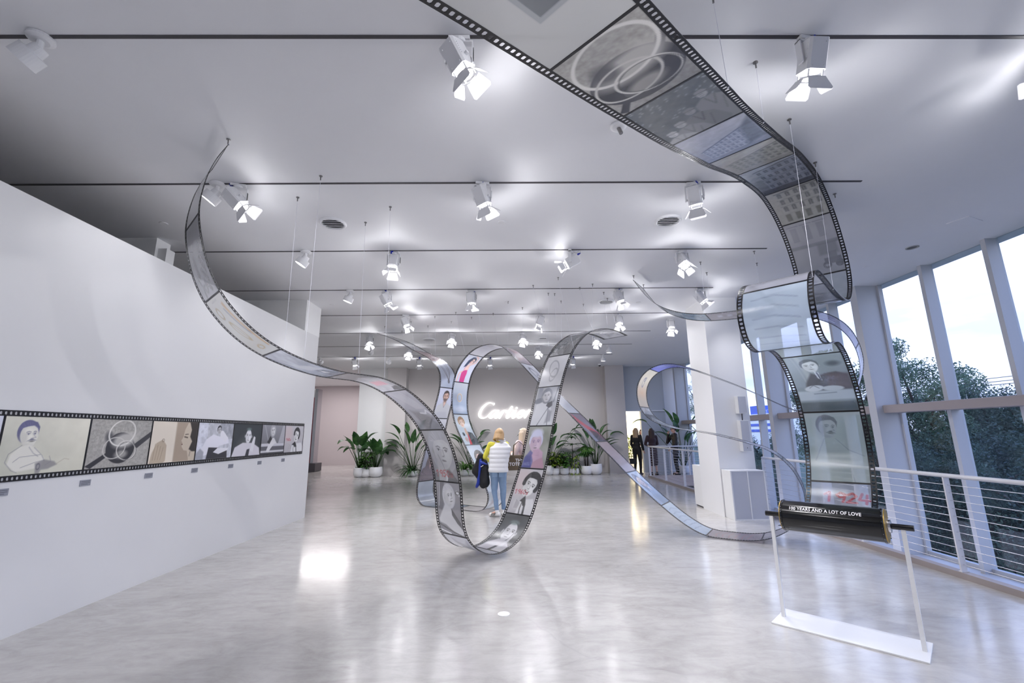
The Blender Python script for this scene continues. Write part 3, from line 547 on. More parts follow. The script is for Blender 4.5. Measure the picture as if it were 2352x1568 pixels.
def seated_writer(P):
    P.grad((.80, .81, .85), (.74, .75, .78)); P.rect(.02, .1, .25, 1, (.86, .87, .92), .8, soft=.03); P.rect(.6, .55, 1, 1, (.55, .56, .6), .6, soft=.03); P.noise(.12, 12, 4); P.poly([(.05, .1), (.25, .55), (.42, .68), (.60, .62), (.86, .60), (.9, .42), (.6, .35), (.6, .2), (.2, .1)], (.90, .90, .94), 1, .02)
    P.poly([(.62, .6), (.8, .45), (.86, .58), (.7, .78), (.6, .8)], (.9, .9, .93)); person_pic(P, .58, .80, .22, (.74, .74, .76), (.2, .2, .22), (.9, .9, .9), .15, 'short', body=False)
    P.poly([(.28, 0), (.32, .32), (.62, .30), (.86, .22), (.88, 0)], (.22, .22, .25), 1, .02); P.poly([(.46, .18), (.58, .30), (.9, .28), (.88, .22), (.62, .12)], (.90, .90, .93)); P.poly([(0, 0), (0, .15), (.1, .3), (.2, .2), (.2, 0)], (.6, .61, .65), .8, .04)
def profile_woman(P):
    P.c[:] = (.90, .86, .80); P.rect(.50, 0, 1, 1, (.62, .55, .48), soft=.05); P.grad((.90, .86, .80), (.88, .84, .79), 'x', .2)
    P.poly([(.76, .98), (.70, .80), (.68, .62), (.64, .52), (.67, .48), (.655, .42), (.67, .36), (.72, .28), (.80, .26), (.84, .10), (.86, 0), (1, 0), (1, .98)], (.80, .75, .68), 1, .012)
    P.poly([(.80, 1), (.86, .80), (.84, .62), (.90, .50), (.84, .30), (.92, .24), (1, .24), (1, 1)], (.20, .18, .17), 1, .03); P.line([(.72, .68), (.79, .69)], .018, (.25, .2, .18)); P.line([(.71, .62), (.78, .60)], .03, (.3, .25, .22), .9, .02); P.el(.668, .43, .02, .016, (.35, .22, .2)); P.line([(.88, .24), (.87, .12)], .012, (.2, .18, .17))
    P.poly([(.02, 0), (.05, .25), (.12, .48), (.24, .56), (.33, .42), (.34, .05), (.3, 0)], (.74, .68, .60), 1, .02)
    for i in range(4): P.line([(.08+.05*i, .08), (.10+.055*i, .46-.03*i)], .012, (.55, .48, .42), .8)
    P.ring(.25, .54, .035, .035, .012, (.5, .45, .4))
def phone_wall(P): phone_woman(P, 1, '1960s')
def blond_car(P):
    P.grad((.40, .40, .42), (.60, .60, .63)); P.rect(0, .26, 1, .36, (.80, .80, .83)); P.rect(0, .12, 1, .26, (.38, .38, .41)); P.rect(0, .05, 1, .12, (.82, .82, .84)); P.rect(0, 0, 1, .05, (.25, .25, .27))
    P.poly([(.9, 1), (.72, .36), (1, .36), (1, 1)], (.75, .75, .78), .8, .03); P.line([(.1, 1), (.3, .4)], .03, (.72, .72, .75)); P.poly([(.28, .3), (.36, .52), (.52, .56), (.66, .36)], (.86, .86, .87), 1, .02); P.poly([(.24, .40), (.36, .62), (.44, .52), (.34, .34)], (.2, .2, .22), 1, .02)
    person_pic(P, .46, .80, .34, (.86, .86, .87), (.70, .70, .72), (.2, .2, .2), .1, 'bob', body=False); P.poly([(.30, .30), (.22, .10), (.32, .05), (.42, .2), (.6, .4), (.5, .44)], (.88, .88, .89), 1, .02)
def plain(c0, c1=None, nz=.05, fr=3, extra=None, a=None):
    def f(P):
        P.grad(c0, c1 or c0); P.noise(nz, fr, int(sum(c0)*977) % 97)
        if extra: extra(P)
        if a is not None: P.a[:] = a
    return f
def por(bg, **k):
    def f(P):
        P.grad(bg, tuple(min(1, q*1.06) for q in bg)); person_pic(P, **k)
    return f
def sketch(col, ink, kind=0, a=None):
    def f(P):
        P.grad(col, tuple(min(1, q*1.05) for q in col)); P.noise(.06, 3, int(sum(col)*531) % 91)
        if kind == 0: P.ring(.5, .55, .15, .28, .03, ink, .3); P.ring(.55, .35, .1, .2, .02, ink, -.2)
        if kind == 1:
            for i in range(6): P.line([(.15, .85-.12*i), (.5, .88-.13*i), (.85, .80-.12*i)], .012, ink, .6)
        if kind == 2: P.poly([(.1, .1), (.4, .5), (.3, .9), (.7, .7), (.9, .9), (.8, .3)], ink, .5, .12); P.el(.6, .4, .2, .12, tuple(1-.5*(1-q) for q in col), .4, .8, .08)
        if kind == 3: P.line([(.2, .95), (.35, .5), (.55, .2), (.7, .55), (.8, .95)], .02, ink); P.line([(.3, .95), (.45, .45), (.55, .25), (.6, .5), (.65, .95)], .012, ink); P.el(.55, .2, .05, .06, ink)
        if kind == 4:
            P.rect(.1, .55, .9, .9, ink, .4, soft=.04); P.line([(.1, .3), (.9, .42)], .05, ink, .6); P.el(.3, .2, .1, .08, ink, 0, .6)
        if a is not None: P.a[:] = a
    return f
def gold_sketch(P):
    P.grad((.86, .86, .84), (.90, .89, .87)); P.poly([(.70, .88), (.80, .90), (.93, .45), (.93, .12), (.85, .12), (.84, .45)], (.86, .70, .50), .9, .02); P.poly([(.62, .82), (.68, .82), (.84, .40), (.80, .35)], (.62, .62, .64), .8, .02)
    P.ring(.30, .78, .06, .08, .02, (.70, .62, .45)); P.ring(.46, .46, .07, .17, .012, (.72, .64, .42), .25); P.line([(.42, .6), (.52, .32)], .01, (.7, .62, .4)); P.ring(.50, .14, .08, .04, .015, (.75, .65, .42)); P.line([(.3, .95), (.6, .96)], .015, (.6, .6, .6), .5)
def strips_grey(P):
    P.grad((.70, .70, .73), (.52, .52, .54)); P.noise(.06, 3, 6)
    for i in range(5): P.line([(.75-.05*i, .80-.15*i), (.95-.05*i, .55-.12*i)], .06, (.45, .45, .47), .7, .02)
    P.line([(.2, .95), (.35, .3)], .07, (.44, .44, .46), .7, .05); P.ring(.45, .12, .06, .05, .02, (.5, .5, .52)); P.line([(.2, .3), (.3, .15), (.25, .02)], .03, (.4, .4, .42), .8)
def hand_sketch(P):
    P.grad((.58, .62, .70), (.82, .83, .88)); P.noise(.22, 5, 12); P.poly([(.1, .9), (.3, .6), (.7, .5), (.9, .3), (.6, .2), (.3, .4)], (.84, .85, .90), .9, .05); P.poly([(.4, .35), (.5, .2), (.7, .15), (.9, .1), (.8, .3)], (.40, .45, .54), .8, .03); P.poly([(.5, .2), (.6, .32), (.66, .14)], (.93, .93, .96))
def pink_words(P):
    P.grad((.84, .84, .88), (.56, .57, .60)); P.noise(.15, 5, 9); P.poly([(0, .55), (.5, .7), (1, .5), (1, .85), (0, .9)], (.45, .46, .50), .7, .08)
    for i in range(5): P.line([(.25+.1*i, .22), (.3+.1*i, .38), (.34+.1*i, .22)], .025, (.95, .55, .64), .9)
    P.poly([(.6, .02), (.7, .12), (.95, .16), (1, 0)], (.3, .31, .34), .9, .03)
def ray_hand(P):
    P.grad((.48, .48, .52), (.74, .74, .79)); P.noise(.08, 3, 13)
    for i in range(5): P.line([(.1+.12*i, 1), (.55+.08*i, .5)], .03, (.86, .86, .9), .5, .05)
    P.poly([(.2, .45), (.5, .4), (.8, .3), (1, .1), (1, 0), (.3, 0)], (.36, .36, .39), .8, .1); P.line([(.55, .38), (.75, .36), (.85, .44), (.95, .34)], .03, (.86, .86, .9), .9, .02)
def car_front(P):
    P.grad((.60, .60, .62), (.74, .73, .74)); P.noise(.04, 4, 3)
    for x in (.1, .38, .66): P.rect(x, .62, x+.14, .90, (.56, .56, .58), .6); P.line([(x-.04, .93), (x+.18, .93)], .02, (.55, .55, .57), .7)
    P.rect(0, .48, 1, .54, (.48, .48, .5), .7, soft=.02); P.rect(.55, .30, .95, .5, (.45, .45, .47), .6, soft=.04); P.el(.66, .13, .055, .055, (.35, .35, .37)); P.el(.66, .13, .03, .03, (.6, .6, .62)); P.el(.92, .13, .055, .055, (.35, .35, .37)); P.rect(.62, .14, .97, .24, (.42, .42, .44), .9); P.rect(.72, .22, .90, .34, (.46, .46, .48), .8)
def arches(P): P.grad((.74, .73, .69), (.80, .79, .76)); facade(P, .15, .28, 1, .92, 5, 3, (.78, .77, .74), (.48, .48, .47), True, .04); [P.rect(.16+.21*i, .05, .27+.21*i, .24, (.52, .51, .47), .9) for i in range(4)]; P.noise(.05, 20, 2)
def facade_dark(P): P.grad((.42, .43, .47), (.70, .72, .76)); facade(P, .2, .1, 1.0, .85, 6, 4, (.62, .64, .69), (.30, .32, .37), False, .1); P.rect(0, 0, 1, .12, (.3, .31, .35), .7, soft=.03); P.noise(.10, 14, 6)
def facade_cream(P): P.grad((.60, .59, .57), (.78, .77, .74)); facade(P, .1, .15, 1, .62, 8, 4, (.66, .66, .63), (.40, .40, .39), False, .22); P.noise(.08, 18, 8)
def facade_blue(P): P.grad((.60, .63, .72), (.84, .85, .90)); facade(P, .12, .12, .8, .45, 9, 4, (.76, .79, .88), (.38, .42, .52), False, .25); P.poly([(.7, .1), (1, .2), (1, .9), (.8, .7)], (.42, .45, .52), .8, .05); P.noise(.08, 18, 8)
def white_square(P): P.grad((.80, .80, .79), (.86, .86, .85)); P.rect(.33, .36, 1.0, 1.0, (.70, .71, .72)); P.rect(.38, .40, 1.0, 1.0, (.44, .46, .48)); P.ring(.66, .66, .17, .15, .02, (.62, .64, .66), .3); P.ring(.66, .66, .13, .11, .01, (.36, .38, .40), .3)
def y1924(P): P.grad((.62, .62, .67), (.72, .74, .80)); P.a[:] = .55; P.ring(.45, .04, .2, .1, .008, (.4, .4, .46)); P.poly([(.1, .2), (.3, .8), (.7, .85), (.95, .3), (.9, 0), (.1, 0)], (.66, .65, .69), .6, .05); P.text('1924', .20, .70, .155, .028, (.80, .20, .25), 1, .02)
def moust_b(P): P.grad((.68, .72, .70), (.66, .72, .72)); P.a[:] = .74; person_pic(P, .38, .78, .30, (.66, .70, .71), (.40, .43, .46), (.8, .82, .82), -.12, 'short', True, (.30, .33, .36), prof=1, body=False); P.line([(.3, .62), (.22, .5), (.1, .3)], .008, (.5, .54, .56), .7); P.line([(.5, .62), (.7, .46), (.95, .38)], .008, (.5, .54, .56), .7); P.line([(.7, .2), (.76, .0)], .01, (.5, .54, .56), .6)
def mic_woman(P): P.grad((.84, .90, .96), (.86, .91, .96)); P.poly([(.45, 0), (.5, .35), (.6, .45), (.9, .4), (1, .2), (1, 0)], (.16, .24, .30), 1, .02); P.poly([(.35, 0), (.48, .28), (.52, .5), (.60, .4), (.52, 0)], (.78, .16, .26), 1, .02); P.poly([(.42, .35), (.44, .55), (.56, .58), (.6, .4), (.5, .3)], (.90, .76, .68)); person_pic(P, .42, .74, .30, (.92, .78, .68), (.62, .48, .34), (.1, .1, .1), .1, 'curly', lips=(.8, .3, .3), body=False, ink=(.3, .2, .18)); P.el(.26, .36, .05, .065, (.18, .27, .34)); P.el(.30, .18, .06, .08, (.86, .70, .64)); P.line([(.28, .3), (.32, .1)], .03, (.8, .8, .84))
def ring_gold(P): P.grad((.66, .74, .86), (.78, .80, .84)); P.ring(.48, .52, .10, .12, .03, (.82, .72, .60)); P.ring(.50, .52, .13, .13, .012, (.92, .88, .84)); P.el(.5, .15, .3, .1, (.9, .94, 1), 0, .7, .1)
def pink_dress(P): P.grad((.80, .82, .90), (.86, .88, .94)); P.poly([(.30, 0), (.28, .35), (.42, .40), (.60, .45), (.66, .3), (.62, 0)], (.82, .25, .55), 1, .02); P.line([(.35, .42), (.40, .55)], .02, (.82, .25, .55)); P.poly([(.35, .4), (.42, .6), (.62, .62), (.64, .42)], (.94, .80, .76)); P.line([(.60, .6), (.86, .72), (.84, .92), (.66, .96)], .055, (.93, .78, .75)); P.line([(.30, .35), (.16, .3), (.1, 0)], .05, (.92, .76, .74)); person_pic(P, .58, .76, .26, (.95, .82, .78), (.10, .14, .26), (.8, .2, .5), -.5, 'short', lips=(.85, .3, .45), body=False, ink=(.2, .15, .2)); P.poly([(.25, .5), (.3, .78), (.45, .92), (.62, .94), (.55, .86), (.45, .68), (.4, .55)], (.12, .20, .36), 1, .03)
def bearded(P): P.grad((.76, .78, .86), (.80, .82, .90)); person_pic(P, .52, .72, .32, (.80, .66, .60), (.26, .20, .19), (.78, .79, .82), .02, 'short', beard=True, ink=(.15, .1, .1)); P.poly([(.1, 0), (.2, .2), (.8, .22), (.95, 0)], (.74, .75, .80), .8, .04)
def dark_hair(P): P.grad((.70, .78, .86), (.76, .82, .90)); person_pic(P, .55, .55, .42, (.90, .78, .74), (.12, .11, .14), (.6, .68, .75), -.3, 'bob', lips=(.75, .35, .35), ink=(.12, .1, .12)); P.ring(.55, .35, .05, .05, .015, (.9, .88, .85))
def blue_head(P): P.grad((.58, .68, .84), (.70, .78, .90)); person_pic(P, .42, .70, .34, (.76, .72, .76), (.35, .42, .55), (.5, .6, .75), .5, 'long', ink=(.25, .3, .4)); P.poly([(.5, .5), (.9, .1), (1, 0), (.4, 0)], (.45, .56, .72), .7, .08)
def red_dark(P): P.grad((.55, .58, .70), (.50, .45, .55)); P.poly([(.1, 1), (.5, .6), (1, .3), (1, 0), (.6, .1), (.0, .7)], (.78, .30, .38), .9, .04); P.poly([(.4, .4), (.9, .3), (1, 0), (.3, 0)], (.22, .22, .30), .8, .08)
def beige_swirl(P): P.grad((.90, .84, .76), (.88, .86, .80)); P.el(.5, .35, .4, .12, (.96, .80, .66), 0, .7, .2); P.ring(.45, .62, .07, .12, .02, (.55, .57, .66), .2); P.ring(.5, .70, .05, .05, .02, (.5, .52, .6))
def silver_car(P): P.grad((.80, .86, .94), (.62, .64, .68)); P.poly([(0, .6), (.5, .75), (1, .6), (1, .9), (.4, .95), (0, .8)], (.3, .31, .34), .8, .05); P.poly([(0, .2), (1, .35), (1, .45), (0, .35)], (.45, .49, .56), .8, .04); P.noise(.15, 6, 2)
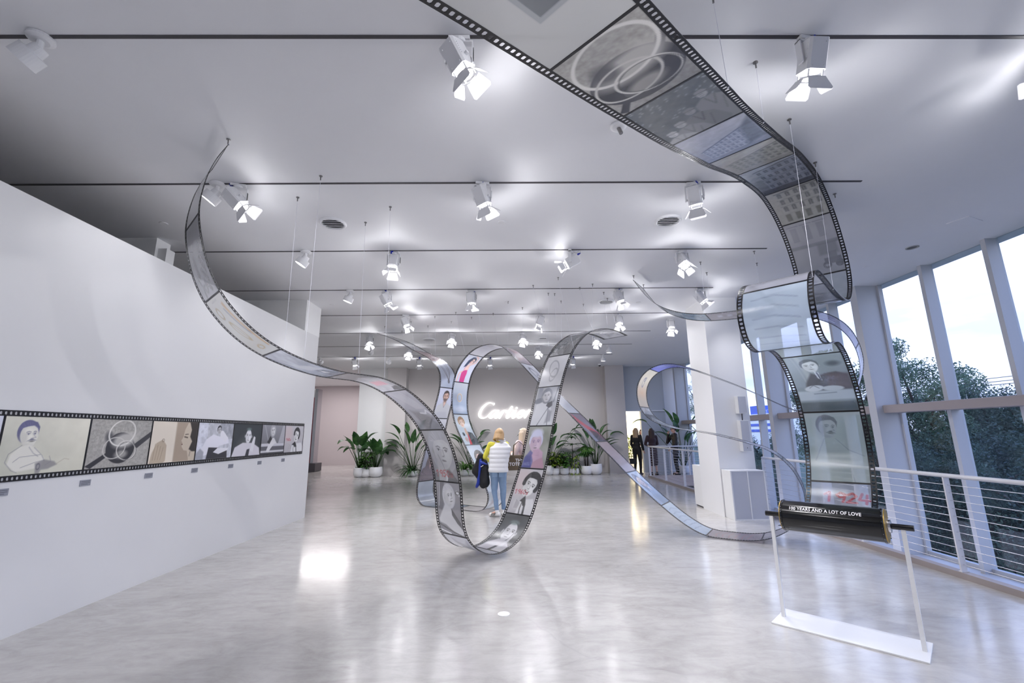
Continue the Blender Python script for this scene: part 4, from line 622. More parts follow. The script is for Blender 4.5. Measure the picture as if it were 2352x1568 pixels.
# ================================================================ film ribbons
RIB = {"A":{"A":[-2.03,4.3],"d":[0.6899047997060077,0.7239001086770284],"P":[[-0.872,4.281],[-0.896,4.226],[-0.919,4.171],[-0.941,4.115],[-0.959,4.058],[-0.975,4.0],[-0.989,3.942],[-0.999,3.883],[-1.008,3.823],[-1.014,3.764],[-1.019,3.704],[-1.021,3.644],[-1.02,3.584],[-1.015,3.524],[-1.007,3.465],[-0.996,3.406],[-0.983,3.347],[-0.968,3.289],[-0.952,3.232],[-0.934,3.174],[-0.914,3.118],[-0.891,3.063],[-0.865,3.008],[-0.837,2.955],[-0.807,2.904],[-0.773,2.854],[-0.737,2.806],[-0.699,2.76],[-0.658,2.716],[-0.616,2.673],[-0.572,2.632],[-0.527,2.594],[-0.479,2.557],[-0.43,2.523],[-0.379,2.491],[-0.327,2.462],[-0.273,2.435],[-0.219,2.41],[-0.163,2.387],[-0.107,2.367],[-0.05,2.348],[0.007,2.33],[0.065,2.314],[0.123,2.3],[0.182,2.287],[0.24,2.275],[0.299,2.265],[0.359,2.256],[0.418,2.25],[0.478,2.246],[0.538,2.243],[0.598,2.242],[0.658,2.24],[0.718,2.238],[0.778,2.233],[0.837,2.225],[0.896,2.213],[0.954,2.199],[1.011,2.181],[1.068,2.161],[1.123,2.138],[1.177,2.112],[1.23,2.084],[1.282,2.054],[1.333,2.022],[1.382,1.988],[1.431,1.953],[1.479,1.917],[1.525,1.879],[1.57,1.84],[1.614,1.798],[1.655,1.754],[1.693,1.709],[1.73,1.661],[1.764,1.612],[1.795,1.561],[1.824,1.508],[1.852,1.455],[1.877,1.401],[1.9,1.345],[1.921,1.289],[1.941,1.233],[1.958,1.175],[1.974,1.117],[1.987,1.059],[1.998,1.0],[2.008,0.941],[2.015,0.881],[2.021,0.822],[2.027,0.762],[2.033,0.702],[2.04,0.643],[2.047,0.583],[2.058,0.524],[2.071,0.466],[2.091,0.409],[2.117,0.355],[2.15,0.306],[2.19,0.261],[2.234,0.22],[2.282,0.184],[2.333,0.152],[2.386,0.125],[2.441,0.102],[2.499,0.084],[2.557,0.072],[2.617,0.065],[2.677,0.063],[2.737,0.066],[2.796,0.074],[2.855,0.086],[2.912,0.103],[2.968,0.124],[3.023,0.149],[3.075,0.178],[3.125,0.211],[3.172,0.248],[3.216,0.29],[3.255,0.335],[3.292,0.382],[3.326,0.431],[3.358,0.482],[3.389,0.533],[3.418,0.586],[3.447,0.638],[3.475,0.691],[3.503,0.744],[3.531,0.797],[3.559,0.85],[3.587,0.903],[3.615,0.956],[3.641,1.01],[3.667,1.065],[3.691,1.12],[3.713,1.175],[3.734,1.231],[3.755,1.288],[3.774,1.344],[3.793,1.401],[3.812,1.458],[3.831,1.515],[3.85,1.572],[3.869,1.629],[3.889,1.685],[3.908,1.742],[3.928,1.798],[3.949,1.855],[3.97,1.911],[3.991,1.967],[4.012,2.023],[4.032,2.08],[4.052,2.136],[4.072,2.193],[4.093,2.249],[4.115,2.305],[4.137,2.36],[4.161,2.415],[4.185,2.47],[4.211,2.524],[4.237,2.578],[4.265,2.631],[4.294,2.684],[4.324,2.736],[4.355,2.787],[4.387,2.838],[4.421,2.887],[4.457,2.935],[4.494,2.982],[4.534,3.027],[4.575,3.071],[4.618,3.113],[4.662,3.153],[4.707,3.192],[4.754,3.229],[4.803,3.265],[4.852,3.299],[4.903,3.331],[4.954,3.361],[5.007,3.39],[5.06,3.417],[5.115,3.443],[5.17,3.466],[5.226,3.487],[5.283,3.506],[5.341,3.522],[5.399,3.536],[5.458,3.548],[5.517,3.559],[5.576,3.568],[5.635,3.576],[5.695,3.582],[5.755,3.587],[5.814,3.591],[5.874,3.593],[5.934,3.594],[5.994,3.594],[6.054,3.592],[6.114,3.589],[6.174,3.585],[6.234,3.579],[6.293,3.573],[6.353,3.566],[6.412,3.559]]},"B":{"A":[1.88,2.86],"d":[0.7061059238334585,0.7081062239009753],"P":[[1.25,0.775],[1.31,0.772],[1.37,0.77],[1.43,0.767],[1.49,0.766],[1.55,0.764],[1.61,0.764],[1.67,0.764],[1.729,0.765],[1.789,0.768],[1.849,0.772],[1.909,0.776],[1.969,0.782],[2.028,0.79],[2.087,0.801],[2.145,0.816],[2.201,0.837],[2.254,0.866],[2.302,0.901],[2.345,0.943],[2.382,0.99],[2.414,1.041],[2.444,1.093],[2.471,1.146],[2.496,1.201],[2.516,1.257],[2.532,1.315],[2.543,1.374],[2.549,1.434],[2.549,1.494],[2.546,1.554],[2.539,1.613],[2.529,1.672],[2.516,1.731],[2.499,1.789],[2.478,1.845],[2.451,1.898],[2.42,1.95],[2.385,1.998],[2.347,2.045],[2.307,2.089],[2.264,2.13],[2.218,2.17],[2.171,2.207],[2.123,2.242],[2.072,2.274],[2.02,2.304],[1.966,2.329],[1.909,2.35],[1.852,2.367],[1.793,2.38],[1.734,2.388],[1.674,2.392],[1.614,2.392],[1.554,2.387],[1.495,2.379],[1.436,2.368],[1.377,2.356],[1.319,2.343],[1.26,2.332],[1.2,2.326],[1.14,2.326],[1.081,2.332],[1.022,2.344],[0.965,2.364],[0.915,2.396],[0.875,2.441],[0.847,2.493],[0.828,2.55],[0.822,2.61],[0.828,2.669],[0.846,2.726],[0.873,2.78],[0.907,2.829],[0.949,2.872],[0.996,2.909],[1.048,2.938],[1.104,2.96],[1.162,2.975],[1.221,2.983],[1.281,2.986],[1.341,2.986],[1.401,2.985],[1.461,2.983],[1.521,2.981],[1.581,2.978],[1.641,2.974],[1.701,2.971],[1.761,2.967],[1.82,2.963],[1.88,2.96],[1.94,2.958],[2.0,2.957],[2.06,2.957],[2.12,2.958],[2.18,2.96],[2.24,2.962],[2.3,2.966],[2.36,2.971],[2.419,2.976],[2.479,2.983],[2.538,2.991],[2.597,3.001],[2.656,3.013],[2.715,3.026],[2.773,3.042],[2.83,3.059],[2.886,3.08],[2.941,3.105],[2.994,3.133],[3.044,3.165],[3.093,3.2],[3.14,3.238],[3.184,3.278],[3.225,3.322],[3.262,3.369],[3.292,3.421],[3.312,3.477],[3.323,3.536],[3.322,3.596],[3.31,3.655],[3.288,3.71],[3.258,3.762],[3.223,3.811],[3.185,3.857],[3.145,3.902],[3.103,3.945],[3.059,3.985],[3.012,4.023],[2.964,4.058],[2.913,4.091],[2.861,4.121],[2.808,4.149],[2.754,4.175],[2.699,4.198],[2.643,4.219],[2.586,4.238],[2.528,4.254],[2.47,4.268],[2.411,4.281],[2.352,4.291],[2.293,4.3],[2.233,4.306],[2.174,4.309],[2.114,4.31],[2.054,4.308],[1.994,4.304],[1.934,4.299],[1.875,4.292],[1.815,4.284],[1.756,4.274],[1.697,4.265],[1.638,4.254],[1.579,4.244],[1.519,4.234],[1.46,4.223],[1.402,4.212],[1.343,4.2],[1.284,4.187],[1.226,4.173],[1.168,4.158],[1.11,4.143],[1.052,4.126],[0.995,4.11],[0.937,4.092],[0.88,4.075],[0.822,4.057],[0.765,4.04],[0.708,4.022],[0.651,4.004],[0.593,3.987],[0.536,3.97],[0.478,3.954],[0.42,3.938],[0.362,3.922],[0.304,3.907],[0.246,3.892],[0.188,3.877],[0.13,3.861],[0.072,3.846],[0.014,3.831],[-0.044,3.817],[-0.102,3.802],[-0.16,3.787],[-0.219,3.773],[-0.277,3.759],[-0.335,3.746],[-0.394,3.732],[-0.452,3.719],[-0.511,3.707],[-0.57,3.694],[-0.628,3.682],[-0.687,3.671],[-0.746,3.659],[-0.805,3.647],[-0.864,3.636],[-0.923,3.624],[-0.981,3.613],[-1.04,3.601],[-1.099,3.589],[-1.158,3.577],[-1.217,3.565],[-1.275,3.554],[-1.334,3.542],[-1.393,3.531],[-1.452,3.52],[-1.511,3.509],[-1.57,3.499],[-1.629,3.488],[-1.688,3.478],[-1.747,3.468],[-1.806,3.458],[-1.865,3.447],[-1.924,3.437],[-1.983,3.426],[-2.043,3.416],[-2.102,3.405],[-2.161,3.394],[-2.22,3.384],[-2.279,3.373],[-2.337,3.362],[-2.396,3.35],[-2.455,3.339],[-2.514,3.327],[-2.573,3.315],[-2.631,3.303],[-2.69,3.29],[-2.749,3.277],[-2.807,3.264],[-2.866,3.252],[-2.924,3.239],[-2.983,3.226],[-3.041,3.213],[-3.1,3.2]]},"C":{"A":[3.41,6.94],"d":[0.8335921862781622,-0.552380364401192],"P":[[-8.517,4.3,0.0],[-8.46,4.28,0.0],[-8.404,4.259,0.0],[-8.347,4.239,0.0],[-8.291,4.219,0.0],[-8.234,4.2,0.0],[-8.177,4.18,0.0],[-8.121,4.16,0.0],[-8.064,4.139,0.0],[-8.008,4.118,0.0],[-7.952,4.097,0.0],[-7.896,4.075,0.0],[-7.84,4.053,0.0],[-7.785,4.029,0.0],[-7.73,4.005,0.0],[-7.676,3.98,0.0],[-7.621,3.954,0.0],[-7.568,3.928,0.0],[-7.514,3.901,0.0],[-7.461,3.873,0.0],[-7.407,3.845,0.0],[-7.354,3.817,0.0],[-7.301,3.789,0.0],[-7.249,3.761,0.0],[-7.196,3.733,0.0],[-7.142,3.705,0.0],[-7.089,3.677,0.0],[-7.035,3.65,0.0],[-6.981,3.624,0.0],[-6.927,3.599,0.0],[-6.873,3.574,0.0],[-6.818,3.549,0.0],[-6.763,3.524,0.0],[-6.709,3.498,0.0],[-6.655,3.472,0.0],[-6.602,3.444,0.0],[-6.55,3.414,0.0],[-6.499,3.382,0.0],[-6.45,3.348,0.0],[-6.402,3.312,0.0],[-6.356,3.274,0.0],[-6.312,3.233,0.0],[-6.27,3.189,0.0],[-6.233,3.142,0.0],[-6.201,3.091,0.0],[-6.176,3.037,0.0],[-6.158,2.98,0.0],[-6.148,2.921,0.0],[-6.144,2.861,0.0],[-6.144,2.801,0.0],[-6.149,2.741,0.0],[-6.158,2.681,0.0],[-6.169,2.623,0.0],[-6.183,2.564,0.0],[-6.2,2.507,0.0],[-6.218,2.449,0.0],[-6.237,2.392,0.0],[-6.257,2.336,0.0],[-6.277,2.279,0.0],[-6.296,2.223,0.0],[-6.316,2.166,0.0],[-6.335,2.109,0.0],[-6.353,2.052,0.0],[-6.371,1.994,0.0],[-6.388,1.937,0.0],[-6.404,1.879,0.0],[-6.42,1.821,0.0],[-6.435,1.763,0.0],[-6.45,1.705,0.0],[-6.464,1.647,0.0],[-6.479,1.588,0.0],[-6.493,1.53,0.0],[-6.507,1.472,0.0],[-6.521,1.413,0.0],[-6.536,1.355,0.0],[-6.552,1.297,0.0],[-6.569,1.24,0.0],[-6.586,1.182,0.0],[-6.605,1.125,0.0],[-6.623,1.068,0.0],[-6.642,1.011,0.0],[-6.66,0.954,0.0],[-6.677,0.896,0.0],[-6.694,0.839,0.0],[-6.71,0.781,0.0],[-6.726,0.723,0.0],[-6.74,0.665,0.0],[-6.755,0.606,0.0],[-6.768,0.548,0.0],[-6.78,0.489,0.0],[-6.79,0.43,0.0],[-6.796,0.37,0.0],[-6.796,0.31,0.0],[-6.79,0.251,0.0],[-6.775,0.193,0.0],[-6.75,0.138,0.0],[-6.714,0.09,0.0],[-6.667,0.053,0.0],[-6.613,0.028,0.0],[-6.554,0.016,0.0],[-6.494,0.012,0.0],[-6.434,0.011,0.0],[-6.374,0.012,0.0],[-6.314,0.013,0.0],[-6.254,0.014,0.0],[-6.194,0.014,0.0],[-6.134,0.014,0.0],[-6.074,0.014,0.0],[-6.014,0.014,0.0],[-5.954,0.014,0.0],[-5.894,0.014,0.0],[-5.834,0.014,0.0],[-5.774,0.014,0.0],[-5.714,0.014,0.0],[-5.654,0.014,0.0],[-5.594,0.014,0.0],[-5.534,0.014,0.0],[-5.474,0.014,0.0],[-5.414,0.014,0.0],[-5.354,0.014,0.0],[-5.294,0.014,0.0],[-5.234,0.014,0.0],[-5.174,0.014,0.0],[-5.114,0.014,0.0],[-5.054,0.017,0.0],[-4.994,0.024,0.0],[-4.936,0.039,0.0],[-4.881,0.063,0.0],[-4.833,0.098,0.0],[-4.793,0.142,0.0],[-4.764,0.195,0.0],[-4.747,0.253,0.0],[-4.743,0.312,0.0],[-4.751,0.372,0.0],[-4.769,0.429,0.0],[-4.794,0.484,0.0],[-4.824,0.536,0.0],[-4.856,0.586,0.0],[-4.89,0.636,0.0],[-4.923,0.685,0.0],[-4.957,0.735,0.0],[-4.991,0.785,0.0],[-5.024,0.835,0.0],[-5.058,0.884,0.0],[-5.092,0.934,0.0],[-5.126,0.983,0.0],[-5.16,1.033,0.0],[-5.194,1.082,0.0],[-5.227,1.132,0.0],[-5.26,1.182,0.0],[-5.293,1.232,0.0],[-5.326,1.282,0.0],[-5.36,1.332,0.0],[-5.394,1.382,0.0],[-5.428,1.431,0.0],[-5.463,1.48,0.0],[-5.496,1.53,0.0],[-5.529,1.58,0.0],[-5.561,1.631,0.0],[-5.591,1.682,0.0],[-5.62,1.735,0.0],[-5.646,1.789,0.0],[-5.671,1.844,0.0],[-5.693,1.9,0.0],[-5.712,1.957,0.0],[-5.729,2.014,0.0],[-5.743,2.072,0.0],[-5.755,2.131,0.0],[-5.764,2.191,0.0],[-5.77,2.25,0.0],[-5.774,2.31,0.0],[-5.775,2.37,0.0],[-5.773,2.43,0.0],[-5.769,2.49,0.0],[-5.764,2.55,0.0],[-5.756,2.609,0.0],[-5.746,2.668,0.0],[-5.733,2.727,0.0],[-5.719,2.786,0.0],[-5.702,2.843,0.0],[-5.683,2.9,0.0],[-5.66,2.955,0.0],[-5.633,3.009,0.0],[-5.602,3.06,0.0],[-5.568,3.11,0.0],[-5.531,3.157,0.0],[-5.491,3.202,0.0],[-5.449,3.245,0.0],[-5.405,3.286,0.0],[-5.359,3.325,0.0],[-5.311,3.361,0.0],[-5.261,3.394,0.0],[-5.21,3.424,0.0],[-5.156,3.451,0.0],[-5.101,3.474,0.0],[-5.044,3.493,0.0],[-4.985,3.507,0.0],[-4.926,3.518,0.0],[-4.867,3.524,0.0],[-4.807,3.528,0.0],[-4.747,3.529,0.0],[-4.687,3.526,0.0],[-4.627,3.519,0.0],[-4.568,3.509,0.0],[-4.51,3.494,0.0],[-4.453,3.475,0.0],[-4.398,3.45,0.0],[-4.346,3.421,0.0],[-4.297,3.387,0.0],[-4.249,3.35,0.0],[-4.203,3.312,0.0],[-4.159,3.272,0.0],[-4.114,3.231,0.0],[-4.071,3.19,0.0],[-4.027,3.148,0.0],[-3.984,3.107,0.0],[-3.94,3.065,0.0],[-3.898,3.023,0.0],[-3.855,2.981,0.0],[-3.813,2.938,0.0],[-3.771,2.895,0.0],[-3.729,2.852,0.0],[-3.688,2.809,0.0],[-3.646,2.765,0.0],[-3.605,2.722,0.0],[-3.563,2.679,0.0],[-3.522,2.635,0.0],[-3.48,2.592,0.0],[-3.438,2.55,0.0],[-3.395,2.507,0.0],[-3.353,2.465,0.0],[-3.31,2.423,0.0],[-3.267,2.381,0.0],[-3.224,2.339,0.0],[-3.182,2.297,0.0],[-3.139,2.254,0.0],[-3.096,2.212,0.0],[-3.053,2.171,0.0],[-3.01,2.129,0.0],[-2.966,2.088,0.0],[-2.922,2.047,0.0],[-2.878,2.006,0.0],[-2.835,1.964,0.0],[-2.792,1.923,0.0],[-2.749,1.881,0.0],[-2.706,1.838,0.0],[-2.664,1.796,0.0],[-2.622,1.753,0.0],[-2.58,1.71,0.0],[-2.538,1.667,0.0],[-2.496,1.624,0.0],[-2.455,1.581,0.0],[-2.413,1.538,0.0],[-2.371,1.495,0.0],[-2.329,1.452,0.0],[-2.286,1.41,0.0],[-2.243,1.368,0.0],[-2.2,1.327,0.0],[-2.156,1.285,0.0],[-2.113,1.244,0.0],[-2.069,1.203,0.0],[-2.026,1.161,0.0],[-1.983,1.119,0.0],[-1.941,1.076,0.0],[-1.898,1.034,0.0],[-1.856,0.991,0.0],[-1.814,0.949,0.0],[-1.771,0.907,0.0],[-1.728,0.865,0.0],[-1.684,0.824,0.0],[-1.641,0.783,0.0],[-1.597,0.742,0.0],[-1.552,0.701,0.0],[-1.508,0.661,0.0],[-1.463,0.621,0.0],[-1.418,0.582,0.0],[-1.372,0.543,0.0],[-1.326,0.504,0.0],[-1.28,0.466,0.0],[-1.233,0.428,0.0],[-1.186,0.391,0.0],[-1.139,0.353,0.0],[-1.092,0.316,0.0],[-1.044,0.28,0.0],[-0.996,0.245,0.0],[-0.946,0.211,0.0],[-0.896,0.178,0.0],[-0.845,0.147,0.0],[-0.792,0.118,0.0],[-0.739,0.09,0.0],[-0.684,0.066,0.0],[-0.628,0.045,0.0],[-0.57,0.03,0.0],[-0.511,0.02,0.0],[-0.451,0.014,0.0],[-0.391,0.013,0.0],[-0.331,0.012,0.0],[-0.271,0.012,0.0],[-0.211,0.012,0.0],[-0.151,0.012,0.0],[-0.091,0.013,0.0],[-0.031,0.015,0.0],[0.029,0.02,0.0],[0.088,0.027,0.0],[0.148,0.038,0.0],[0.206,0.052,0.0],[0.263,0.069,0.0],[0.32,0.09,0.0],[0.375,0.114,0.0],[0.428,0.141,0.0],[0.48,0.172,0.0],[0.529,0.206,0.0],[0.576,0.243,0.0],[0.62,0.284,0.0],[0.66,0.328,0.0],[0.696,0.376,0.0],[0.727,0.428,0.0],[0.752,0.483,0.0],[0.771,0.539,0.0],[0.783,0.598,0.0],[0.789,0.658,0.0],[0.787,0.718,0.0],[0.779,0.777,0.0],[0.766,0.836,0.0],[0.748,0.893,0.0],[0.727,0.949,0.0],[0.703,1.004,0.0],[0.674,1.057,0.0],[0.64,1.106,0.0],[0.602,1.152,0.0],[0.56,1.196,0.0],[0.516,1.236,0.0],[0.469,1.273,0.0],[0.419,1.306,0.0],[0.366,1.334,0.0],[0.31,1.358,0.0],[0.254,1.378,0.0],[0.197,1.397,0.0],[0.14,1.415,0.0],[0.083,1.434,0.0],[0.025,1.451,0.0],[-0.032,1.469,0.0],[-0.09,1.486,0.0],[-0.148,1.502,0.0],[-0.206,1.518,0.0],[-0.264,1.532,0.0],[-0.322,1.547,0.0],[-0.381,1.56,0.0],[-0.439,1.572,0.0],[-0.498,1.583,0.0],[-0.557,1.593,0.0],[-0.617,1.603,0.0],[-0.676,1.611,0.0],[-0.735,1.62,0.0],[-0.795,1.629,0.0],[-0.854,1.638,0.0],[-0.913,1.65,0.0],[-0.971,1.664,0.0],[-1.029,1.682,0.0],[-1.085,1.702,0.0],[-1.141,1.724,0.0],[-1.195,1.749,0.0],[-1.248,1.778,0.0],[-1.297,1.812,0.0],[-1.342,1.852,0.0],[-1.382,1.897,0.0],[-1.415,1.947,0.0],[-1.442,2.0,0.0],[-1.463,2.056,0.0],[-1.478,2.115,0.0],[-1.487,2.174,0.0],[-1.491,2.234,0.0],[-1.489,2.294,0.0],[-1.48,2.353,0.0],[-1.464,2.411,0.0],[-1.44,2.466,0.0],[-1.409,2.517,0.0],[-1.372,2.564,0.0],[-1.328,2.605,0.0],[-1.28,2.641,0.0],[-1.228,2.671,0.0],[-1.173,2.695,0.0],[-1.116,2.714,0.0],[-1.058,2.727,0.0],[-0.998,2.734,0.0],[-0.938,2.734,0.0],[-0.878,2.728,0.0],[-0.819,2.717,0.0],[-0.762,2.701,0.0],[-0.705,2.682,0.0],[-0.649,2.661,0.0],[-0.593,2.638,0.0],[-0.538,2.613,0.0],[-0.484,2.588,0.0],[-0.429,2.563,0.0],[-0.375,2.537,0.0],[-0.321,2.511,0.0],[-0.267,2.484,0.0],[-0.214,2.458,0.0],[-0.16,2.431,0.0],[-0.106,2.404,0.0],[-0.053,2.377,0.0],[0.001,2.35,0.0],[0.054,2.322,0.0],[0.107,2.294,0.0],[0.159,2.265,0.0],[0.212,2.235,0.0],[0.263,2.205,0.0],[0.315,2.174,0.0],[0.366,2.143,0.0],[0.418,2.112,0.0],[0.469,2.08,0.0],[0.52,2.049,0.001],[0.571,2.018,0.002],[0.623,1.987,0.003],[0.675,1.957,0.003],[0.728,1.929,0.002],[0.782,1.903,-0.002],[0.837,1.881,-0.007],[0.894,1.862,-0.016],[0.951,1.847,-0.026],[1.008,1.835,-0.037],[1.066,1.825,-0.05],[1.124,1.817,-0.063],[1.182,1.811,-0.076],[1.241,1.808,-0.09],[1.299,1.809,-0.105],[1.356,1.819,-0.119],[1.409,1.842,-0.135],[1.454,1.879,-0.149],[1.487,1.927,-0.162],[1.513,1.98,-0.172],[1.535,2.036,-0.181],[1.556,2.091,-0.187],[1.577,2.147,-0.192],[1.599,2.203,-0.195],[1.621,2.259,-0.196],[1.641,2.316,-0.196],[1.657,2.373,-0.196],[1.669,2.432,-0.196],[1.677,2.492,-0.196],[1.68,2.552,-0.196],[1.678,2.611,-0.196],[1.673,2.671,-0.196],[1.665,2.731,-0.196],[1.652,2.789,-0.196],[1.636,2.847,-0.196],[1.616,2.904,-0.196],[1.591,2.958,-0.196],[1.561,3.01,-0.196],[1.526,3.059,-0.196],[1.486,3.103,-0.196],[1.442,3.144,-0.196],[1.394,3.181,-0.196],[1.344,3.214,-0.196],[1.292,3.243,-0.196],[1.238,3.269,-0.196],[1.182,3.291,-0.196],[1.125,3.309,-0.196],[1.067,3.325,-0.196],[1.008,3.339,-0.196],[0.95,3.352,-0.196],[0.891,3.363,-0.196],[0.832,3.374,-0.196],[0.772,3.383,-0.196],[0.713,3.391,-0.196],[0.653,3.399,-0.196],[0.594,3.405,-0.196],[0.534,3.411,-0.196],[0.474,3.416,-0.196],[0.414,3.421,-0.196],[0.355,3.424,-0.196],[0.295,3.428,-0.196],[0.235,3.431,-0.196],[0.175,3.434,-0.196],[0.115,3.436,-0.196],[0.055,3.438,-0.196],[-0.005,3.441,-0.196],[-0.065,3.444,-0.196],[-0.125,3.448,-0.196],[-0.185,3.453,-0.196],[-0.244,3.46,-0.196],[-0.304,3.468,-0.196],[-0.363,3.479,-0.196],[-0.422,3.491,-0.196],[-0.48,3.505,-0.196],[-0.538,3.522,-0.196],[-0.595,3.541,-0.196],[-0.651,3.562,-0.196],[-0.706,3.585,-0.196],[-0.76,3.611,-0.196],[-0.813,3.639,-0.196],[-0.865,3.669,-0.196],[-0.915,3.702,-0.196],[-0.963,3.738,-0.196],[-1.009,3.778,-0.196],[-1.051,3.82,-0.196],[-1.091,3.865,-0.196],[-1.128,3.912,-0.196],[-1.164,3.96,-0.196],[-1.197,4.01,-0.196],[-1.229,4.061,-0.196],[-1.261,4.112,-0.196],[-1.291,4.164,-0.196],[-1.321,4.216,-0.196],[-1.351,4.268,-0.196]]}}
BW = .049
class Ribbon:
    def __init__(s, R, W, g):
        s.A = np.array(R['A']); s.d = np.array(R['d']); s.g = np.array(g)/np.hypot(*g); s.W = W; Pn = np.array(R['P'], float)
        if Pn.shape[1] == 2: Pn = np.column_stack([Pn, np.zeros(len(Pn))])
        k = np.r_[0, np.cumsum(np.linalg.norm(np.diff(Pn[:, :2], axis=0), axis=1))]; m_ = np.gradient(Pn, k, axis=0); ss = np.linspace(0, k[-1], int(k[-1]/.012)); i = np.clip(np.searchsorted(k, ss)-1, 0, len(k)-2)
        h = (k[i+1]-k[i])[:, None]; t = (ss-k[i])[:, None]/h
        s.P = (2*t**3-3*t**2+1)*Pn[i]+(t**3-2*t**2+t)*h*m_[i]+(-2*t**3+3*t**2)*Pn[i+1]+(t**3-t**2)*h*m_[i+1]; s.s = ss; s.L = k[-1]; s.T = np.gradient(s.P, ss, axis=0)
    def pos(s, S_, u, w=0):
        S_ = np.asarray(S_, float); c = [np.interp(S_, s.s, s.P[:, i]) for i in range(3)]; t = [np.interp(S_, s.s, s.T[:, i]) for i in range(2)]; l = np.hypot(*t)+1e-9
        a = c[0]-t[1]/l*w; z = c[1]+t[0]/l*w; b = c[2]+u
        return np.stack([s.A[0]+a*s.d[0]+b*s.g[0], s.A[1]+a*s.d[1]+b*s.g[1], z], -1)
TH = .004
def ring_template():
    o = [(0, 0), (.5, 0), (1, 0), (1, .5), (1, 1), (.5, 1), (0, 1), (0, .5)]; hx, hy = .29, .27
    inn = [(.5-hx, .5-hy*.6), (.5-hx*.55, .5-hy), (.5+hx*.55, .5-hy), (.5+hx, .5-hy*.6), (.5+hx, .5+hy*.6), (.5+hx*.55, .5+hy), (.5-hx*.55, .5+hy), (.5-hx, .5+hy*.6)]
    # outer points matched one to one with the hole corners
    o = [(0, .3), (.2, 0), (.8, 0), (1, .3), (1, .7), (.8, 1), (.2, 1), (0, .7)]
    return o, inn
def edge_mesh(rb, s0, s1, u0, u1, pitch=.0375):
    n = max(1, int(round((s1-s0)/pitch))); o, inn = ring_template(); cor = [(0, 0), (1, 0), (1, 1), (0, 1)]; pts = o+inn+cor; K = len(pts)
    ab = np.array(pts); cells = np.arange(n); p = (s1-s0)/n
    Sg = (s0+(cells[:, None]+ab[None, :, 0])*p); U = np.broadcast_to(u0+ab[None, :, 1]*(u1-u0), Sg.shape)
    top = rb.pos(Sg, U, TH/2); bot = rb.pos(Sg, U, -TH/2); V = np.concatenate([top, bot], 1).reshape(-1, 3)
    F = []
    def both(q): F.append(q); F.append(tuple(i+K for i in reversed(q)))
    for i in range(8): both((i, (i+1) % 8, 8+(i+1) % 8, 8+i))
    both((16, 1, 0)); both((17, 3, 2)); both((18, 5, 4)); both((19, 7, 6))
    for i in range(8): F.append((8+i, 8+(i+1) % 8, 8+(i+1) % 8+K, 8+i+K))
    F += [(16, 1, 1+K, 16+K), (1, 2, 2+K, 1+K), (2, 17, 17+K, 2+K), (18, 5, 5+K, 18+K), (5, 6, 6+K, 5+K), (6, 19, 19+K, 6+K)]
    faces = [tuple(i+c*2*K for i in f) for c in range(n) for f in F]
    me = bpy.data.meshes.new('perforated_edge'); me.from_pydata(V.tolist(), [], faces); return me
def bar_mesh(rb, sa, sb, u0, u1):
    n = 3; ss = np.linspace(sa, sb, n+1); V = []
    for w in (TH/2, -TH/2):
        for u in (u0, u1): V += rb.pos(ss, np.full(n+1, u), w).tolist()
    m_ = n+1; F = []
    for i in range(n): F += [(i, i+1, m_+i+1, m_+i), (2*m_+i, 3*m_+i, 3*m_+i+1, 2*m_+i+1), (i, 2*m_+i, 2*m_+i+1, i+1), (m_+i, m_+i+1, 3*m_+i+1, 3*m_+i)]
    F += [(0, m_, 3*m_, 2*m_), (n, 2*m_+n, 3*m_+n, m_+n)]
    me = bpy.data.meshes.new('frame_divider'); me.from_pydata(V, [], F); return me
def panel(rb, s0, s1, pic, mode, res, alpha, parent, matl, label=None):
    """mode: 'x' picture across the film: (u -> x or -x, s -> y or -y)"""
    kind, fx, fy = mode; nu = int(res*(1 if kind == 'a' else 1)); Wp = rb.W-2*BW; Lp = s1-s0
    nu = max(8, int(Wp/res)); ns = max(8, int(Lp/res)); us = np.linspace(BW, rb.W-BW, nu+1); ss = np.linspace(s0, s1, ns+1)
    if kind == 'a':   # picture x along u, y along s
        P = Pic(nu, ns, Wp/Lp, a=alpha); pic(P); c = np.column_stack([lin_np(P.c), P.a]).reshape(ns+1, nu+1, 4)
        if fx: c = c[:, ::-1]
        if fy: c = c[::-1]
    else:             # picture x along s, y along u
        P = Pic(ns, nu, Lp/Wp, a=alpha); pic(P); c = np.column_stack([lin_np(P.c), P.a]).reshape(nu+1, ns+1, 4)
        if fx: c = c[:, ::-1]
        if fy: c = c[::-1]
        c = c.transpose(1, 0, 2)
    Sg, Ug = np.meshgrid(ss, us, indexing='ij'); V = rb.pos(Sg, Ug).reshape(-1, 3)
    i = np.arange(ns)[:, None]*(nu+1)+np.arange(nu)[None]; F = np.stack([i, i+1, i+nu+2, i+nu+1], -1).reshape(-1, 4)
    me = bpy.data.meshes.new('picture'); me.from_pydata(V.tolist(), [], F.tolist()); at = me.color_attributes.new('pic', 'FLOAT_COLOR', 'POINT'); at.data.foreach_set('color', np.ascontiguousarray(c, dtype=np.float32).ravel())
    o = link('picture', me, matl, parent, smooth=True, world=True)
    if label: o['label'] = label
    return o
def lin_np(c): c = np.clip(c, 0, 1); return np.where(c <= .04045, c/12.92, ((c+.055)/1.055)**2.4)
